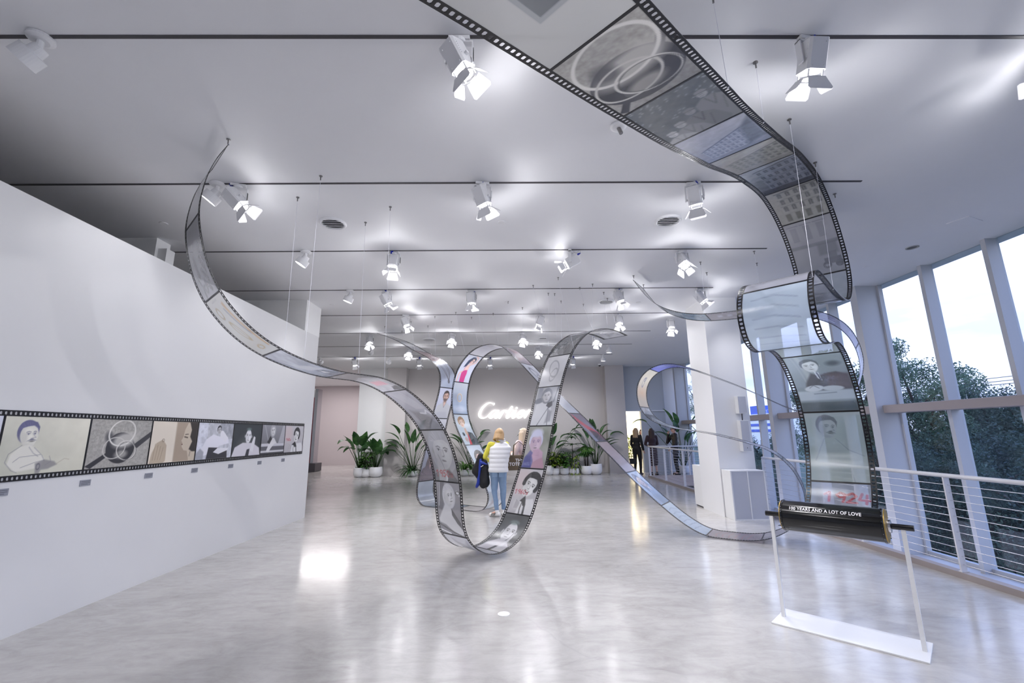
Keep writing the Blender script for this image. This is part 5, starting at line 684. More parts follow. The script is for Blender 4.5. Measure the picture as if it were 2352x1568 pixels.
def make_film(name, rb, bars, pics, modes, res, label, group, matl, alphas=None, edge=None):
    mid = rb.pos([rb.L/2], [0])[0]; t = thing(name, (mid[0], mid[1], 0), label, 'film strip', group); em = edge or M['filmblack']
    for u0, u1 in ((0, BW), (rb.W-BW, rb.W)): link('perforated_edge', edge_mesh(rb, 0, rb.L, u0, u1), em, t, world=True)
    allb = [0.]+list(bars)+[rb.L]
    for i, b_ in enumerate(allb):
        a, c_ = (b_, b_+.018) if i == 0 else ((b_-.018, b_) if i == len(allb)-1 else (b_-.009, b_+.009)); link('frame_divider', bar_mesh(rb, a, c_, BW, rb.W-BW), em, t, world=True)
    for i in range(len(allb)-1):
        pc, lb = pics[i] if i < len(pics) else pics[-1]; md = modes[i] if isinstance(modes, list) else modes; al = alphas[i] if isinstance(alphas, list) else (alphas or .8)
        r_ = res[i] if isinstance(res, list) else res
        a = allb[i]+(.018 if i == 0 else .009); b_ = allb[i+1]-(.018 if i == len(allb)-2 else .009)
        if b_-a > .05: panel(rb, a, b_, pc, md, r_, al, t, matl, lb)
    return t
# ---- ribbon A: from the left ceiling, down to the floor and up again in the middle
RA = Ribbon(RIB['A'], .575, (-.724, .69)); barsA = [.763, 1.475, 2.202, 2.91, 3.643, 4.382, 5.097, 5.781, 6.438, 7.192, 7.907, 8.603, 9.3, 9.963, 10.68, 11.39]
picsA = [(plain((.66, .66, .68), (.60, .60, .62), .05, a=.35), 'faint grey film frame'), (strips_grey, 'grey frame of blurred strips'), (gold_sketch, 'cream frame with gold bracelet drawings'), (hand_sketch, 'grey blue brush-drawn frame'), (pink_words, 'grey frame with pink lettering'), (ray_hand, 'grey frame with light rays'), (blond50, 'black and white portrait of a blond woman, red 1950s'), (car_woman, 'black and white frame of a woman leaning from a car'), (sketch((.74, .74, .77), (.45, .45, .48), 2), 'pale grey frame at the bend'), (bald_man, 'frame of a man resting his head on his hand'),
 (phone_woman, 'black and white frame of a laughing woman on the telephone, red 1960s'), (colour_man, 'lavender and blue portrait'), (photographer, 'pale frame of a person with a camera on a tripod'), (sketch((.90, .90, .91), (.74, .74, .76), 0), 'nearly white frame with a faint ring'), (men4, 'grey frame of a crowd'), (sketch((.80, .80, .83), (.5, .5, .53), 1), 'pale frame'), (sketch((.86, .86, .88), (.5, .5, .53), 2), 'end frame')]
# on this film the far edge is at the left of the picture: mirror across; read downwards before the floor, upwards after it
modesA = [('a', True, True)]*9+[('a', True, False)]*8
modesA[9] = ('a', True, False)
fa = make_film('hanging_film', RA, barsA, picsA, modesA, [.022]*2+[.012]*4+[.008]*8+[.014]*3, 'long film strip from the left ceiling swooping to the floor and up the middle', 'giant hanging film strips', M['film'], [.45, .72, .72]+[.80]*4+[.86]*3+[.86, .80, .80, .78, .8, .7, .5])
# ---- ribbon B: from the roll, up through the curl and away overhead
RB = Ribbon(RIB['B'], .60, (-.708, .706)); barsB = [.54, 1.286, 2.04, 2.86, 3.62, 4.38, 5.14, 5.90, 6.50, 7.096, 7.914, 8.602, 9.55, 10.37, 11.149, 11.889, 12.641, 13.40]
gl = (.66, .68, .72)
picsB = [(plain(gl, a=.5), None), (y1924, 'clear frame with 1924 in red'), (moust_b, 'portrait of a man with a moustache'), (desk_man, 'man in a suit at a desk'), (plain((.62, .67, .66), (.60, .64, .65), .04, a=.72), 'plain grey green frame'), (sketch((.74, .80, .86), (.55, .60, .68), 1, .66), 'frame of the curl, milky reflection put into its colour'), (sketch((.72, .72, .76), (.5, .5, .54), 2, .66), 'frame on top of the curl'), (sketch((.50, .50, .53), (.30, .30, .33), 4, .8), 'dark street frame inside the curl'), (sketch((.58, .58, .60), (.40, .40, .43), 4, .75), None), (plain((.70, .73, .74), (.66, .68, .70), .05, a=.6), None), (car_front, 'old car before a house front'), (arches, 'house front with arched windows'), (facade_dark, 'dark bluish house front'), (facade_cream, 'cream house front'), (facade_blue, 'pale blue street view'), (men4, 'four men in hats'), (rings, 'interlocked rings and their shadows'), (white_square, 'white frame with a tilted grey square'), (plain((.8, .8, .8)), None)]  # milky reflection on the curl is put into print colour and density
fb = make_film('hanging_film', RB, barsB, picsB, ('a', True, False), [.02]+[.0065]*3+[.012]*6+[.008]*6+[.006]*2+[.03], 'wide film strip rising from the black roll, curling and sweeping overhead at the top right', 'giant hanging film strips', M['film'], [.6, .6, .84, .94, .8]+[.66]*5+[.80, .90, .90, .92, .90, .92, .95, .95, .9])
# ---- ribbon C: the long spiral in the back
RC = Ribbon(RIB['C'], .60, (.55, .83))
ob = [.811, 5.305, 9.155, 9.936, 10.679, 11.429, 12.99, 14.514, 15.271, 16.014, 16.764, 17.53, 18.28, 22.055, 22.797, 23.57, 24.313, 26.64, 28.822, 29.57]; barsC = [ob[0]]
for a, b_ in zip(ob[:-1], ob[1:]):
    n = int(round((b_-a)/.752)); barsC += [a+(b_-a)*(i+1)/n for i in range(n)]
sil = lambda c0, c1, a=.5: (plain(c0, c1, .06, 3, a=a), None)
picsC = [sil((.55, .57, .62), (.74, .75, .79), .55), sil((.90, .91, .94), (.86, .88, .92), .6), (sketch((.66, .56, .58), (.45, .40, .45), 2), 'brownish pink frame'), (sketch((.70, .74, .82), (.35, .34, .36), 3), 'drawing of a necklace'), (bearded, 'portrait of a bearded man in a pale jumper'), sil((.80, .81, .86), (.86, .87, .92), .7), (por((.52, .54, .62), cx=.55, cy=.72, h=.34, skin=(.55, .45, .45), hair=(.3, .24, .26), cloth=(.36, .30, .36), style='long'), 'person in a dark mauve jacket'), sil((.72, .76, .82), (.66, .70, .76), .75), (plain((.55, .62, .70), (.70, .76, .82), .05, 3, lambda P: P.line([(.5, .6), (.6, .35)], .03, (.5, .25, .25))), 'silvery frame with a small red mark'), sil((.86, .84, .84), (.80, .78, .80), .7), (sketch((.86, .90, .94), (.6, .55, .6), 2), None), (dark_hair, 'portrait of a dark haired woman on pale blue'), (mic_woman, 'woman in red and navy holding a microphone'), (ring_gold, 'gold ring on pale blue'), (pink_dress, 'woman in a pink dress, arm raised'),
 sil((.84, .85, .92), (.92, .92, .95), .75), (sketch((.66, .62, .68), (.62, .40, .42), 2), 'mauve frame'), (sketch((.84, .86, .92), (.5, .52, .58), 0), 'pale frame with a fine bracelet'), sil((.80, .84, .92), (.8, .8, .86), .8), (red_dark, 'dark frame with a red diagonal'), (plain((.68, .66, .72), (.72, .66, .70), .03), 'plain mauve grey frame'), (blue_head, 'blue frame with a reclining head'), (sketch((.78, .86, .95), (.55, .62, .75), 1), 'pale blue frame with handwriting'), (sketch((.62, .58, .62), (.78, .52, .52), 1), 'pinkish grey frame'), (plain((.60, .58, .62), (.66, .65, .69), .05), None), sil((.60, .62, .72), (.70, .70, .76), .7), sil((.7, .72, .8), (.62, .6, .66), .7), sil((.72, .74, .80), (.66, .67, .72), .7), (silver_car, 'silvery street scene'), (beige_swirl, 'beige frame with a swirl'), (plain((.45, .47, .82), (.42, .45, .78), .06, 3, lambda P: P.poly([(.2, .1), (.6, .3), (.5, .5), (.1, .3)], (.62, .66, .88), .7, .05)), 'blue violet frame'), (sketch((.62, .72, .84), (.35, .42, .52), 2), None), sil((.74, .75, .80), (.62, .62, .68), .75), sil((.78, .84, .92), (.7, .74, .82), .6), sil((.74, .78, .88), (.7, .7, .8), .6), (plain((.52, .50, .68), (.50, .48, .64), .04, 3, lambda P: (P.rect(.6, .6, .8, .75, (.74, .76, .88)), P.rect(.2, .2, .4, .3, (.74, .76, .88)))), 'violet frame'), (plain((.55, .50, .62), (.52, .49, .62), .04), 'violet frame'), (plain((.58, .52, .54), (.62, .56, .58), .04, 3, lambda P: [P.rect(.3, .1+.2*i, .6, .2+.2*i, (.76, .74, .78), .8) for i in range(4)]), 'brownish pink frame'), (plain((.45, .62, .74), (.60, .64, .66), .10, 4), 'teal picture frame'), sil((.6, .6, .62), (.62, .62, .66), .6)]
modesC = []
for i in range(len(barsC)+1):
    modesC.append(('a', False, i < 9 or 15 <= i < 25))
fc = make_film('hanging_film', RC, barsC, picsC, modesC, [.018]*3+[.013]*2+[.016]*6+[.010]*4+[.018]*3+[.014]*30, 'very long film strip coiling through the back of the hall, looping beside the white column', 'giant hanging film strips', M['film'], .80)
# ---- flat film along the left wall
class Straight(Ribbon):
    def __init__(s, x, y0, y1, z0, W): s.W = W; s.L = y1-y0; s.x = x; s.y0 = y0; s.z0 = z0
    def pos(s, S_, u, w=0): S_ = np.asarray(S_, float); u = np.broadcast_to(np.asarray(u, float), S_.shape); return np.stack([np.full(S_.shape, s.x)+w, s.y0+S_, s.z0+u], -1)
RW = Straight(XL+.006, 1.39, 9.03, 1.255, .585)
barsW = [3.69+.767*k-1.39 for k in range(-2, 7)]
picsW = [(plain((.8, .8, .85)), None), (plain((.75, .74, .72)), None), (plain((.86, .87, .92), None, .02, 3, lambda P: P.text('1924', .2, .4, .2, .03, (.8, .3, .35))), None), (seated_moustache, 'seated man with a large moustache, pencil on cream'), (rings, 'interlocked rings in black and white'), (profile_woman, 'sepia profile of a dark haired woman with a ring in her hand'), (seated_writer, 'man in a white shirt reclining with papers'), (bald_man, 'man resting his head on his hand'), (blond_car, 'woman leaning from a car window'), (phone_wall, 'laughing woman on the telephone')]
modesW = [('s', False, False)]*10
make_film('wall_film_mural', RW, barsW, picsW, modesW, [.03]*2+[.02]+[.0055]*5+[.008]*2, 'flat black-edged film strip running along the left white wall', 'wall film', M['print'], 1.0, M['filmblack'])
for i, (y, lab) in enumerate([(3.78, 'nearest small grey caption plaque at the left edge'), (4.51, 'small grey caption plaque below the rings picture, nearest complete one'), (5.28, 'small grey caption plaque below the sepia profile picture'), (6.03, 'small grey caption plaque below the reclining man in a white shirt'), (6.79, 'small grey caption plaque below the man resting his head'), (7.55, 'small grey caption plaque below the woman in the car'), (8.31, 'farthest small grey caption plaque, near the end of the wall')]):
    t = thing('caption_plaque', (XL, y, 1.175), lab, 'plaque', 'caption plaques under the wall film'); MB().box(0, .006, -.055, .055, -.028, .028).build('plate', M['plaque'], t)
    x = MB(); [x.box(.006, .0068, -.045, .045-.02*(j == 2), .012-.014*j, .016-.014*j) for j in range(3)]; x.build('caption_lines', M['plaqueink'], t)
# ---- hanging wires: from each ceiling anchor straight down to the nearest film edge
knobs = [(525,320),(684,453),(737,404),(839.6,510.5),(896.6,475),(1735,143),(1813,274),(1872,373),(1917,445),(1455,633),(1478,653.6),(1732,576.7),(1738,604),(1608.6,601.6),(1623,626),(1224.5,655),(1282,637),(1259.5,673),(1274,674),(1288.6,691),(1331.8,659.5),(1340,698),(1361,652),(1386.6,671),(1395,685),(1047,717),(999,726),(983,748),(1037,738),(1083,728),(923.6,760),(884,749),(944,738),(1098,706),(1133,719),(1200,706),(1167,692),(1637,-8)]
samp = []
for rb in (RA, RB, RC):
    ss = np.arange(0, rb.L, .03)
    for u in (.01, rb.W-.01): samp.append(rb.pos(ss, np.full(len(ss), u)))
samp = np.concatenate(samp)
wl = 0
for (u, v) in knobs:
    k = ceil_pt(u, v); dxy = np.hypot(samp[:, 0]-k[0], samp[:, 1]-k[1]); zz = samp[:, 2]
    tol = .12 if (dxy < .12).any() else (.3 if (dxy < .3).any() else .8); c_ = np.where(dxy < tol)[0]
    if len(c_) == 0: print('no film under', u, v, dxy.min()); continue
    if (u, v) in ((1813, 274), (1872, 373)): c_ = c_[zz[c_] < 3.3]
    b_ = c_[np.argmax(zz[c_]-dxy[c_]*1.5)] if len(c_) else None
    e = samp[b_]; wl += 1
    side = 'left' if u < 800 else 'right' if u > 1420 else 'middle'
    lab = 'steel wire in the %s, its ceiling anchor %d%% across, %d%% down the picture' % (side, round(u/23.52), round(max(v, 0)/15.68))
    t = thing('hanging_wire', (k[0], k[1], HC), lab, 'wire', 'steel wires holding the films')
    MB().lathe([(.018, 0), (.018, -.006), (.006, -.008), (.006, -.05), (.0, -.052)], 10).build('ceiling_anchor', M['knob'], t)
    MB().tube([(0, 0, -.04), (e[0]-k[0], e[1]-k[1], e[2]-HC)], .0016, 5).build('steel_wire', M['wire'], t)
    MB().sph((e[0]-k[0], e[1]-k[1], e[2]-HC), .009, 8).build('wire_clamp', M['chrome'], t)
# ================================================================ track spotlights
def add_spot(name, parent, Mx, power, size, blend=.6, radius=.045, col=(.975, .965, 1)):
    l = bpy.data.lights.new(name, 'SPOT'); l.energy = power; l.spot_size = size; l.spot_blend = blend; l.shadow_soft_size = radius; l.color = col
    o = bpy.data.objects.new(name, l); COL.objects.link(o); o.parent = parent; o.matrix_local = Mx; return o
PB, PRD = 80, 11; LEAK = 15
def proto_barn():
    P = {}
    x = MB(); x.box(-.075, .075, -.02, .02, -.03, -.001); x.lathe([(.045, -.03), (.045, -.055)], 16); P['track_adapter'] = (x, M['lampwhite'], 0)
    x = MB(); x.box(-.098, -.090, -.022, .022, -.23, -.05); x.box(.090, .098, -.022, .022, -.23, -.05); x.box(-.098, .098, -.022, .022, -.058, -.05); P['yoke'] = (x, M['lampwhite'], 0)
    x = MB(); x.box(.0985, .102, -.014, .014, -.19, -.10); P['black_label'] = (x, M['black'], 0)
    # the head points down (-Z) about the pivot
    x = MB(); x.prism([(-.07, -.055), (-.055, -.07), (.055, -.07), (.07, -.055), (.07, .055), (.055, .07), (-.055, .07), (-.07, .055)], -.07, .13); x.box(-.05, .05, .07, .082, -.06, .11)
    for i in range(7): x.box(-.073, .073, -.045, -.038, .0+i*.016, .004+i*.016)
    for sx in (-1, 1):
        for z in (-.05, .1): x.sph((sx*.04, -.071, z), .005, 6)
        x.tube([(sx*.07, 0, 0), (sx*.092, 0, 0)], .014, 10)
    P['housing'] = (x, M['lampwhite'], 1)
    x = MB(); x.lathe([(.078, -.116), (.078, -.122), (.070, -.124)], 20, cap=False); [x.box(-.004, .004, -.004, .004, -.12, -.07, T(.072*math.cos(a), .072*math.sin(a), 0)) for a in (.8, 2.36, 3.93, 5.5)]; P['lens_collar'] = (x, M['lampwhite'], 2)
    x = MB(); x.lathe([(.055, -.112), (.045, -.116), (0.0, -.118)], 20, cap=False); P['lens'] = (x, M['lens'], 2)
    x = MB(); x.box(.02, .055, .05, .075, .13, .18); x.tube([(.037, .062, .18), (.037, .062, .20)], .01); P['power_plug'] = (x, M['blue_plug'], 2)
    return P
BP = proto_barn(); BM = {}
for k, (x, mt, lv) in BP.items():
    me = bpy.data.meshes.new(k); me.from_pydata(x.v, [], x.f); me.materials.append(mt); BM[k] = me
def door_mesh(w0, w1, h):
    me = bpy.data.meshes.new('barn_door'); x = MB(); x.prism([(-w0, 0), (w0, 0), (w1, h*.86), (w1*.86, h), (-w1*.86, h), (-w1, h*.86)], -.0012, .0012); me.from_pydata(x.v, [], x.f); me.materials.append(M['lampwhite']); return me
DM = [door_mesh(.062, .088, .115), door_mesh(.05, .062, .10)]
def inst(me, name, parent, Mx=Matrix.Identity(4)):
    o = bpy.data.objects.new(name, me); COL.objects.link(o); o.parent = parent; o.matrix_local = Mx; return o
def barn_light(u, v, d, label, yaw=0, power=1.0, roll=0, angs=(35, 35, 35, 35), track=None):
    p = ceil_pt(u, v); 
    if track is not None: p[1] = TRK[track+1]+.0139*p[0]; p[0] = p[0]
    t = thing('track_spotlight', (p[0], p[1], HC-.002), label, 'spotlight', 'white track spotlights with barn doors')
    Y = Rz(yaw)
    for k in ('track_adapter', 'yoke'): o = inst(BM[k], k, t, Y)
    yo = [c for c in t.children if c.name.startswith('yoke')][0]; inst(BM['black_label'], 'black_label', yo)
    Mh = T(0, 0, -.20) @ aim(d) @ Rz(roll); h = inst(BM['housing'], 'housing', t, Mh)
    inst(BM['lens_collar'], 'lens_collar', h); inst(BM['lens'], 'lens', h); inst(BM['power_plug'], 'power_plug', h)
    for i in range(4):
        a = i*PI/2; Md = Rz(a) @ T(0, .072, -.118) @ Rx(-PI/2-math.radians(-angs[i])) ; Md = Rz(a) @ T(0, .070, -.118) @ Rx(-(PI/2)+math.radians(angs[i]))
        inst(DM[i % 2], 'barn_door', h, Md)
    # flex from the plug up to the track
    pl = Mh @ Vector((.037, .062, .20)); x = MB(); x.tube([tuple(pl), tuple(pl+Vector((0, 0, .06))), (pl.x*.6, pl.y*.6, -.05), (0, 0, -.02)], .003, 5); x.build('flex', M['lampgrey'], t)
    add_spot('spot_beam', h, T(0, 0, -.125), PB*power, math.radians(106), .95)
    l = bpy.data.lights.new('collar_leak', 'POINT'); l.energy = LEAK*min(1, power); l.shadow_soft_size = .05; l.color = (.975, .97, 1); o = bpy.data.objects.new('collar_leak', l); COL.objects.link(o); o.parent = h; o.matrix_local = T(0, 0, -.095)
    return t
barns = [ # pixel of the track mount, aim, label
 ((1055, 85), (.50, .15, -1), 'large white barn-door spotlight on the nearest track, left of the overhead film', 0, .6, 1),
 ((1855, 86), (-.02, .40, -1), 'large white barn-door spotlight on the nearest track, right of the overhead film', .2, 0, 1),
 ((2425, 118), (-1, .12, -.62), 'white barn-door spotlight cut by the right edge of the picture', .3, .6, 2.2),
 ((548, 422), (.75, .30, -.85), 'white barn-door spotlight on the second track beside the left film tip', .3, .8, .6),
 ((1108, 418), (.35, .25, -1), 'white barn-door spotlight in the middle of the second track', .2, .5, 1),
 ((1592, 418), (.20, .30, -1), 'white barn-door spotlight on the second track left of the curved film', -.2, .1, 1),
 ((905, 577), (-.05, -.25, -1), 'white barn-door spotlight at left of the third track, doors spread', 0, .3, 1),
 ((1310, 574), (-1, .15, -.50), 'white barn-door spotlight on the third track turned to the left', 1.3, .2, .5),
 ((1565, 573), (.1, -.55, -1), 'glaring barn-door spotlight at the right end of the third track', 0, .5, 1),
 ((888, 667), (.5, .3, -1), 'barn-door spotlight at left of the fourth track behind a wire', .4, .4, 1),
 ((1083, 665), (.05, .1, -1), 'barn-door spotlight in the middle of the fourth track', 0, .0, 1),
 ((1420, 663), (.3, -.2, -1), 'barn-door spotlight on the fourth track beside the round diffuser', .2, .6, 1),
 ((1608, 662), (.55, -.1, -.8), 'barn-door spotlight at the right end of the fourth track above the column', .2, .7, 1),
 ((932, 723), (.45, -.1, -1), 'barn-door spotlight at left of the fifth track over the back film tip', .2, .6, 1),
 ((1240, 721), (-.40, .1, -1), 'barn-door spotlight in the middle of the fifth track, leaning left', 0, .4, 1),
 ((1420, 720), (.0, -.4, -1), 'barn-door spotlight on the fifth track over the end of the middle film', 0, .5, 1),
 ((1540, 731), (-.1, -.4, -.8), 'barn-door spotlight low beside the white column, past the fifth track', 0, .2, 1),
 ((850, 768), (.2, -.5, -1), 'barn-door spotlight at the left end of the sixth track', 0, .5, 1),
 ((1038, 764), (.1, -.9, -.8), 'glaring spotlight on the sixth track between the two films', 0, .2, 2.0),
 ((1200, 763), (.1, -.9, -.8), 'glaring spotlight in the middle of the sixth track', 0, .2, 2.0),
 ((1368, 768), (0, -.9, -.8), 'glaring spotlight behind the end of the middle film', 0, .2, 2.0),
 ((940, 797), (.1, -.9, -.8), 'glaring spotlight at left of the seventh track', 0, .2, 2.0),
 ((1235, 794), (.1, -.9, -.8), 'glaring spotlight in the middle of the seventh track', 0, .2, 2.0),
 ((815, 820), (0, .75, -1), 'small distant spotlight at the far left near the white wall', 0, .2, 1.7),
 ((963, 820), (0, .75, -1), 'small distant spotlight before the left pier', 0, .2, 1.7),
 ((1125, 820), (0, .75, -1), 'small distant spotlight over the sign, seen under the film arch', 0, .2, 1.7),
 ((1315, 818), (0, .75, -1), 'small distant spotlight to the right of the middle film', 0, .2, 1.7),
]
for (u, v), d, lab, yaw, roll, pw in barns: barn_light(u, v, d, lab, yaw, pw, roll, angs=(32, 38, 30, 42))
# unseen lamps added just above the frame; the middle one lights the left wall
for X, lab, dd, pw, sz in ((-2.4, 'left', (.2, .5, -1), .9, 100), (1.75, 'middle, turned to the left wall', (-1, .62, -.20), .9, 62), (4.4, 'right', (-.1, .5, -1), .9, 100)):
    t = thing('track_spotlight', (X, TRK[0]+.0139*X, HC-.002), 'unseen added barn-door spotlight on the track above the camera, '+lab, 'spotlight', 'white track spotlights with barn doors')
    for k in ('track_adapter', 'yoke'): inst(BM[k], k, t)
    h = inst(BM['housing'], 'housing', t, T(0, 0, -.2) @ aim(dd)); inst(BM['lens_collar'], 'lens_collar', h); inst(BM['lens'], 'lens', h); add_spot('spot_beam', h, T(0, 0, -.125), PB*pw, math.radians(sz), .35, radius=.05 if pw > 2 else .035)
def can_light(u, v, d, label, power=1.0, s=1.0):
    if v > 780: power = 2.6
    p = ceil_pt(u, v); t = thing('track_downlight', (p[0], p[1], HC-.002), label, 'downlight', 'plain white cylinder spotlights')
    x = MB(); x.lathe([(.075*s, 0), (.078*s, -.02), (.05*s, -.035)], 24); x.build('canopy', M['lampwhite'], t, smooth=False)
    x = MB(); x.tube([(0, 0, -.03), (0, 0, -.10*s)], .022*s, 10); x.build('swivel_arm', M['lampwhite'], t)
    Mh = T(0, 0, -.11*s) @ aim(d); x = MB(); x.lathe([(.045*s, .03*s), (.05*s, .0), (.052*s, -.03*s), (.088*s, -.032*s), (.090*s, -.125*s), (.084*s, -.125*s), (.080*s, -.115*s)], 32, cap=False); x.lathe([(.0, .032*s), (.045*s, .03*s)], 24, cap=False)
    o = x.build('lamp_can', M['lampwhite'], t); o.matrix_local = Mh
    x = MB(); x.lathe([(.082*s, -.118*s), (.0, -.113*s)], 24, cap=False); x.build('lens', M['lens_dim'], o)
    add_spot('can_beam', o, T(0, 0, -.14*s), PRD*power, math.radians(85), .6)
for (u, v), d, lab in [((95, 85), (-.70, -.10, -.75), 'plain cylinder spotlight at the top left corner, aimed at the wall'), ((500, 421), (-.75, -.1, -1), 'plain cylinder spotlight on the second track by the left film'), ((703, 577), (-.6, -.1, -1), 'plain cylinder spotlight at left of the third track'), ((805, 667), (-.4, .0, -1), 'plain cylinder spotlight at left of the fourth track'),
        ((1398, 793), (0, .1, -1), 'plain cylinder downlight to the right of the middle film end'), ((894, 820), (-.45, 1, -.9), 'plain cylinder downlight over the left pier, behind a wire'), ((1385, 814), (0, .1, -1), 'plain cylinder downlight farthest right before the right pier'), ((735, 820), (.25, 1, -.9), 'bright far cylinder downlight at the end of the left wall'), ((852, 797), (-.3, 1, -.6), 'small cylinder downlight under the left end lamp of the sixth track'),
        ((1552, 872), (0, -.3, -1), 'small lamp seen through the loop of film by the column')]: can_light(u, v, d, lab)
def area(name, loc, d, sx, sy, power, col):
    l = bpy.data.lights.new(name, 'AREA'); l.shape = 'RECTANGLE'; l.size = sx; l.size_y = sy; l.energy = power; l.color = col; o = bpy.data.objects.new(name, l); COL.objects.link(o); o.matrix_world = T(*loc) @ aim(d); return o
area('next_room_ceiling_light', (6.4, 21.4, 3.35), (0, 0, -1), 3.4, 3.4, 230, (1, .93, .80))
area('left_hall_ceiling_light', (-9, 22, 4.3), (0, 0, -1), 3, 3, 110, (1, .95, .96))
# ================================================================ roll stand
gx = np.array([.708, -.706]); ctr = np.array([2.665, 3.945]); zr = .858
t = thing('roll_stand', (ctr[0], ctr[1], 0), 'glossy black film roll with white lettering on a white two-legged floor stand', 'stand', rz=math.atan2(gx[1], gx[0]))
x = MB(); x.box(-.50, .49, -.205, .205, 0, .012); x.build('base_plate', M['white'], t, bevel=.002)
for sx in (-.455, .455): x = MB(); x.box(sx-.014, sx+.014, -.014, .014, .012, zr-.008); x.build('leg', M['white'], t, bevel=.001)
AX = Matrix(((0, 0, 1, 0), (0, 1, 0, 0), (-1, 0, 0, 0), (0, 0, 0, 1)))
def cyl_x(prof, n=48, cap=True): x = MB(); x.lathe([(r, z) for r, z in prof], n, T(0, 0, zr) @ AX, cap); return x
RR_ = .128
r_ = cyl_x([(RR_, -.355), (RR_+.004, -.352), (RR_+.004, -.338), (RR_-.002, -.336), (RR_-.002, .336), (RR_+.004, .338), (RR_+.004, .352), (RR_, .355)], 64).build('roll', M['gloss_black'], t, smooth=False)
r_.data.polygons.foreach_set('use_smooth', [True]*len(r_.data.polygons)); es = r_.modifiers.new('e', 'EDGE_SPLIT'); es.split_angle = .6
cyl_x([(.10, -.362), (RR_-.004, -.361), (RR_-.004, -.356)], 48).build('end_ring', M['gold'], t); cyl_x([(RR_-.004, .352), (RR_-.004, .362), (.06, .364)], 48).build('end_ring', M['gold'], t)
cyl_x([(.05, .366), (.05, .385), (.03, .39)], 32).build('hub', M['chrome'], t); cyl_x([(.022, -.50), (.022, .52)], 24).build('axle', M['gloss_black'], t)
x = MB()
for i in range(18):
    a = i*2*PI/18
    for sx in (-.345, .345): x.sph((sx, (RR_+.004)*math.cos(a), zr+(RR_+.004)*math.sin(a)), .0035, 6)
x.build('rivets', M['chrome'], r_)
# lettering wrapped on the front of the roll
cu = bpy.data.curves.new('txt', 'FONT'); cu.body = '100 YEARS AND A LOT OF LOVE'; cu.size = .040; cu.align_x = 'CENTER'; cu.space_character = 1.05; cu.offset = .0008; cu.resolution_u = 3
to = bpy.data.objects.new('txt', cu); COL.objects.link(to); bpy.context.view_layer.update(); me = bpy.data.meshes.new_from_object(to.evaluated_get(bpy.context.evaluated_depsgraph_get())); bpy.data.objects.remove(to)
wid = max(v.co.x for v in me.vertices)-min(v.co.x for v in me.vertices); k = .50/wid
bm = bmesh.new(); bm.from_mesh(me); bmesh.ops.triangulate(bm, faces=bm.faces); bmesh.ops.subdivide_edges(bm, edges=[e for e in bm.edges if e.calc_length() > .01], cuts=1)
for v in bm.verts:
    X = v.co.x*k-.03; a = math.radians(148)-(v.co.y*1.0)/RR_; rr2 = RR_+.0012; v.co = Vector((X, rr2*math.cos(a), zr+rr2*math.sin(a)))
bm.to_mesh(me); bm.free(); me.name = 'lettering'; me.materials.clear(); link('lettering', me, M['lettering'], t)
# ================================================================ plants
def blade(mb, base, d, L_, w, droop=.5, fold=.15, n=8, tip=.5, wave=0, rnd=random):
    """a leaf: base point, direction, length, width; droops along its length"""
    d = Vector(d).normalized(); side = d.cross(Vector((0, 0, 1)))
    if side.length < .1: side = Vector((1, 0, 0))
    side.normalize(); p = Vector(base); cur = d.copy(); V = []; st_ = L_/n
    for i in range(n+1):
        t = i/n; ww = w*math.sin(PI*min(1, t**.75*.97+.03))**.8*(1-.25*t) if tip else w*(1-t)
        nrm = side.cross(cur).normalized(); wv = math.sin(t*9+L_*30)*wave*ww
        V += [tuple(p-side*ww*.5+nrm*(fold*ww+wv)), tuple(p), tuple(p+side*ww*.5+nrm*(fold*ww-wv))]
        cur = (cur+Vector((0, 0, -droop*st_/L_*1.0))).normalized(); p = p+cur*st_
    F = []
    for i in range(n): a = i*3; F += [(a, a+1, a+4, a+3), (a+1, a+2, a+5, a+4)]
    mb.add(V, F)
def pot_mb(r, h): return MB().lathe([(.55*r, 0), (.82*r, .10*h), (.99*r, .35*h), (1.0*r, .6*h), (.93*r, .95*h), (.93*r, h), (.86*r, h), (.88*r, .86*h)], 32, cap=False).lathe([(0, .001), (.55*r, 0)], 32, cap=False)
